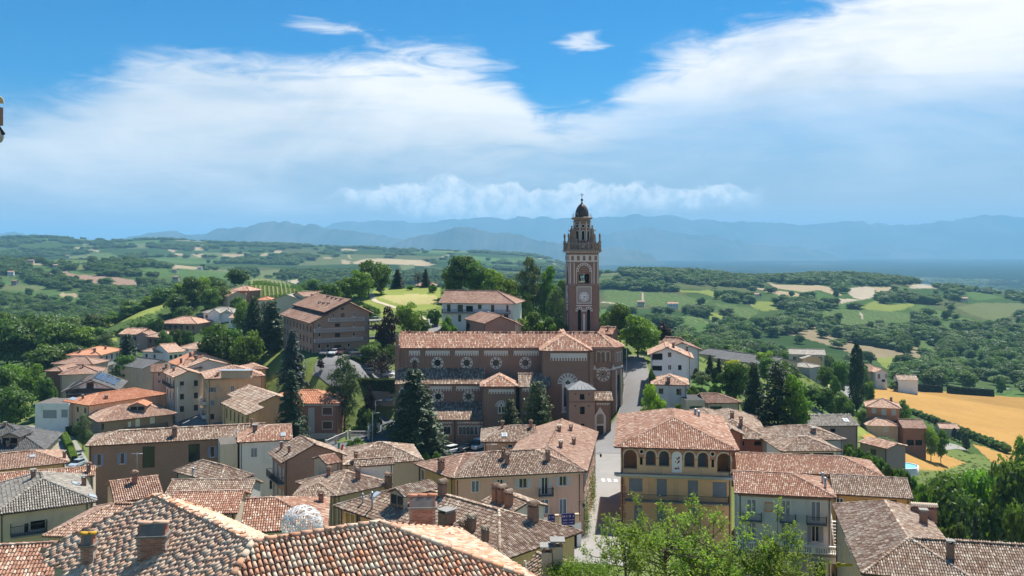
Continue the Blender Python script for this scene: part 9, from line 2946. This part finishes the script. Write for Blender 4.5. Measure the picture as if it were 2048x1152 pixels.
# tall sparse trees rising right below the viewpoint
def near_tree(px, topy, D, Wm, label, n_br, leaves, seed, leaf=0.085):
 rg = np.random.default_rng(seed); x0 = (px - CX) / F * D
 g = gz(x0, D); top = -(topy - HY) / F * D; H = top - g
 r = empty('leafy_tree', (x0, D, g), 0)
 b = MB(); b.tube((0,0,-0.3),(0.1,0, H * 0.35),0.16,0.11,8); b.tube((0.1,0, H * 0.35),(0.0,0.1, H * 0.72),0.11,0.05,7)
 P, N = [], []
 for k in range(n_br):
  a = rg.uniform(0,2 * math.pi); z0 = H * rg.uniform(0.3,0.72); rr = Wm * math.sqrt(rg.random()) * 0.55
  s = np.array([0.05,0.05, z0]); e = np.array([rr * math.cos(a), rr * math.sin(a), min(H, z0 + H * rg.uniform(0.12,0.34)) * (1 - 0.18 * (rr / (Wm * .55)) ** 2)])
  m = (s + e) / 2 + np.array([rr * math.cos(a) * 0.2, rr * math.sin(a) * 0.2,-0.2])
  b.tube(tuple(s), tuple(m),0.045,0.028,5); b.tube(tuple(m), tuple(e),0.028,0.01,4)
  for j in range(7):                  # upright twigs carrying the leaves
   t = rg.uniform(0.35,1.0); q0 = m + (e - m) * t if t > .5 else s + (m - s) * (t * 2)
   tip = q0 + np.array([rg.normal(0,0.35), rg.normal(0,0.35), rg.uniform(0.3,1.0)])
   b.tube(tuple(q0), tuple(tip),0.01,0.004,3)
   c = int(leaves / n_br / 7)
   tt = rg.random(c)[:, None]
   P.append(q0 + (tip - q0) * tt + rg.normal(0,0.13,(c,3)))
 P = np.concatenate(P); nn = rg.normal(size=P.shape) + np.array([0.3,0.3,0.9]); nn /= np.linalg.norm(nn, axis=1)[:, None]
 cr = link('crown', npmesh('crown', *leaf_quads(P, nn, leaf, np.clip(rg.normal(0.5,0.25, len(P)),0,1),0.8)), leafmat('leaf_birch',[(0.0,(0.10,0.16,0.03)),(0.5,(0.18,0.26,0.045)),(1.0,(0.30,0.37,0.085))],0.5), r)
 b.build('trunk', BARK, r)
 tag(r, label, 'tree')


near_tree(1330,985,62,8.5,'airy light green tree rising before the yellow loggia house',52,8600,5)
near_tree(1420,1000,59,7.5,'airy light green tree before the corner of the grey house',46,6800,6)
near_tree(1250,1035,60,5.5,'airy tree at the end of the sunlit street',30,4800,9)
near_tree(1555,1012,60,2.6,'slender spire of light leaves before the white balustrade',16,2600,7)
near_tree(1575,1085,57,5.0,'lower leafy tree before the shop front',30,5600,8)
near_tree(1480,1085,58,5.0,'lower leafy tree between the airy trees',30,5600,11)
# ivy over the small bottom roof
P = np.array(W(1128, 1140, 47.0)[:]); n_ = 3200
V_ = P + RNG.normal(0,1,(n_,3)) * np.array([0.55,0.6,0.2]); V2 = np.array(W(1170,1142,47.5)[:]) + RNG.normal(0,1,(n_,3)) * np.array([0.7,0.5,0.18])
iv = link('ivy', npmesh('ivy', *leaf_quads(np.concatenate([V_, V2]) - P, unit(2 * n_),0.05, RNG.random(2 * n_))), L_LIGHT)
iv.location = P; tag(iv,'bright ivy creeping over the small tiled roof by the double chimney','ivy')
# climbing plants on the street side of the pink palazzo
for x_, y_, D_, l_ in ((1180,985,127,'climbing plant on the street wall of the pink palazzo'),(1168,1040,121,'dark climbing plant at the corner of the pink palazzo')):
 n_ = 1500; P = np.array(W(x_, y_, D_)[:])
 o = link('climbing_plant', npmesh('climbing_plant', *leaf_quads(RNG.normal(0,1,(n_,3)) * np.array([0.25,0.9,1.6]), unit(n_),0.07, RNG.random(n_))), L_BROAD)
 o.location = P + np.array([0.35,0,0]); tag(o, l_,'climbing plant')


# palm
def palm():
 P = Vector(((2010 - CX) / F * 112,112,0)); P.z = -(1092 - HY) / F * 112 - 2.2
 r = empty('palm_tree', P)
 MB().ring([(0.22,-6),(0.2,1.2),(0.26,2.0)],8).build('trunk', BARK, r)
 for k in range(26):
  a = k * 2.4; el = 0.95 - 1.5 * (k / 26); b = MB()
  d = Vector((math.cos(a) * math.cos(el), math.sin(a) * math.cos(el), math.sin(el))); c = Vector((0,0,2.0))
  for j in range(-4, 5):
   t = Vector((-math.sin(a), math.cos(a),0)) * j * 0.11
   tip = c + d * 1.35 + t * 1.6 + Vector((0,0,-0.05 * j * j * 0.4 - 0.1)); mid = c + d * 0.8 + t * 0.5
   b.add([c + d * 0.5, mid + t * 0.18 + Vector((0,0, .03)), tip, mid - t * 0.18],[(0,1,2,3)])
  b.build('frond', leafmat('leaf_palm',[(0.0,(0.07,0.10,0.03)),(1.0,(0.12,0.16,0.05))],0.25), r)
 tag(r,'small fan palm at the foot of the lower wood','palm')


palm()

# ------------------------------------------------------------------ vineyard rows on the hill behind the hotel
def vineyard():
 P, N = [], []
 rows = []
 for k in range(13):
  x_t = 496 + k * 8
  a = drop(x_t - 12,562 + 0.02 * (k - 9) ** 2 + (k > 12) * (k - 12) * 1.3,380); b = drop(x_t + 6 + k * 0.6,598,300)
  if a is None or b is None: continue
  L = (a - b).length; n = int(L * 40)
  t = RNG.random(n)
  B = np.array(b[:]) + t[:, None] * (np.array(a[:]) - np.array(b[:]))
  B[:, 2] = ground(B[:, 0], B[:, 1])
  P.append(B + RNG.normal(0,1,(n,3)) * np.array([0.16,0.16,0.35]) + np.array([0,0,1.2])); N.append(unit(n))
 V, Q, A = leaf_quads(np.concatenate(P), np.concatenate(N),0.15, RNG.random(sum(len(p) for p in P)))
 o = link('vineyard', npmesh('vineyard', V, Q, A), L_LIGHT)
 tag(o,'rows of green vines on the rounded hill behind the hotel','vineyard', kind='stuff')


vineyard()


# ------------------------------------------------------------------ woods: uncountable trees as instances of a crown mesh
def wood(name, label, src, pts, scl):
 me = bpy.data.meshes.new(name)
 me.vertices.add(len(pts)); me.vertices.foreach_set('co', np.ascontiguousarray(pts, dtype=np.float32).ravel()); me.update()
 a = me.attributes.new('scl','FLOAT_VECTOR','POINT'); a.data.foreach_set('vector', np.ascontiguousarray(scl, dtype=np.float32).ravel())
 rot = np.zeros((len(pts),3)); rot[:,2] = RNG.random(len(pts)) * 6.28
 a = me.attributes.new('rot','FLOAT_VECTOR','POINT'); a.data.foreach_set('vector', np.ascontiguousarray(rot, dtype=np.float32).ravel())
 o = link(name, me)
 ng = bpy.data.node_groups.new(name,'GeometryNodeTree')
 ng.interface.new_socket('Geometry', in_out='INPUT', socket_type='NodeSocketGeometry'); ng.interface.new_socket('Geometry', in_out='OUTPUT', socket_type='NodeSocketGeometry')
 gi = ng.nodes.new('NodeGroupInput'); go = ng.nodes.new('NodeGroupOutput')
 oi = ng.nodes.new('GeometryNodeObjectInfo'); oi.inputs['Object'].default_value = src; oi.inputs['As Instance'].default_value = True; oi.transform_space = 'ORIGINAL'
 ip = ng.nodes.new('GeometryNodeInstanceOnPoints')
 na = ng.nodes.new('GeometryNodeInputNamedAttribute'); na.data_type = 'FLOAT_VECTOR'; na.inputs['Name'].default_value = 'scl'
 nr = ng.nodes.new('GeometryNodeInputNamedAttribute'); nr.data_type = 'FLOAT_VECTOR'; nr.inputs['Name'].default_value = 'rot'
 ng.links.new(gi.outputs[0], ip.inputs['Points']); ng.links.new(oi.outputs['Geometry'], ip.inputs['Instance'])
 ng.links.new(na.outputs['Attribute'], ip.inputs['Scale']); ng.links.new(nr.outputs['Attribute'], ip.inputs['Rotation'])
 ng.links.new(ip.outputs[0], go.inputs[0])
 o.modifiers.new('scatter','NODES').node_group = ng
 tag(o, label, 'woods', kind='stuff')


def scatter():
 crowns = []
 for o in COL.objects:
  if o.name.startswith('crown') and o.data in TK['wood'][0] + TK['broad'][0][:1] and o.data not in [c.data for c in crowns]: crowns.append(o)
 AZ0, AZ1 = math.atan((-120 - CX) / F), math.atan((2170 - CX) / F)
 for band,(r0, r1, n, hm, wm) in enumerate(((300,900,13000,9.5,9.5),(900,2400,34000,9,11),(2400,5600,40000,9,22))):
  az_ = RNG.uniform(AZ0, AZ1, n); r = np.sqrt(RNG.uniform(r0 * r0, r1 * r1, n))
  x, y = r * np.sin(az_), r * np.cos(az_)
  z = ground(x, y)
  _, field, vine = landuse(x, y, z)
  px = CX + F * x / y
  nz = fbm(x / 140, y / 140, 3, 61)
  py = HY - F * z / y
  inw = np.zeros(n, bool)
  for kk, poly in WOODS: inw |= inpoly(px, py,[q(kk, *p_) for p_ in poly])
  _, _, fx, fy = cells(x, y, r)
  hedge_ = ((fx < 0.05) | (fy < 0.04)) & (nz > 0.42)
  clump = (nz > 0.60) & (band < 2)
  keep = ~field & ((inw & (nz > 0.33)) | (RNG.random(n) < (0.02 if band < 2 else 0.06)) | (hedge_ & (RNG.random(n) < 0.55)) | clump) | (band == 2) & ((hedge_ & (RNG.random(n) < 0.4)) | (~field & (nz > 0.54)))
  if band == 0:
   keep &= (r > 470) | (px < 190) & (r > 330) | (px > 1215) & (px < 1390) & (r > 300) | (px > 1660) & (r > 445)
   keep &= ~((px > 1380) & (px < 1670) & (r < 400)) & ~((px > 1725) & (px < 2100) & (r < 500))
   keep &= ~((px > 170) & (px < 340) & (r < 420))
  h = hm * RNG.uniform(0.65, 1.35, n)
  # keep the fields behind open to view: no tree whose top would stand before one
  pt = HY - F * (z + h * 0.8) / y
  cover = np.zeros(n, bool)
  for kk, c_, poly in FIELDS:
   cover |= inpoly(px, pt,[q(kk, *p_) for p_ in poly])
  keep &= ~(cover & ~field & (RNG.random(n) < 0.9))
  x, y, z, r = x[keep], y[keep], z[keep], r[keep]
  h = h[keep]; m = len(x); w = wm / 0.8 * RNG.uniform(0.5,1.6, m)
  P = np.stack([x, y, z - 0.4],1); S = np.stack([w, w, h],1)
  k = RNG.integers(0, len(crowns), m)
  for i, c in enumerate(crowns):
   wood('woodland',('mixed woods on the near valley slopes','mixed woods and copses between the fields','distant woods on the far hills')[band], c, P[k == i], S[k == i])


scatter()


def tufts():
 src = [o for o in COL.objects if o.name.startswith('crown') and o.data in TK['lbush'][0]][0]
 n = 26000
 az_ = RNG.uniform(math.atan((-60 - CX) / F), math.atan((2110 - CX) / F), n); r = np.sqrt(RNG.uniform(195 ** 2,420 ** 2, n))
 x, y = r * np.sin(az_), r * np.cos(az_); z = ground(x, y)
 c, f, v = landuse(x, y, z)
 px = CX + F * x / y
 k = (v == 0) & (fbm(x / 9, y / 9,3,91) > 0.5) & ~f & ~((px > 640) & (px < 800) & (r > 226) & (r < 262)) & ~((px > 1225) & (px < 1310) & (r < 300)) & ~((px > 100) & (px < 420) & (r < 290)) & ~((px > 600) & (px < 1250) & (r < 224))
 m = int(k.sum()); s = RNG.uniform(0.3,1.0, m) ** 1.5
 wood('grass_tufts','rough grass tufts and weeds on the banks and meadows', src, np.stack([x, y, z - 0.05],1)[k], np.stack([s * 1.2, s * 1.2, s * 0.42],1))


tufts()
for r in settle_later: settle(r)
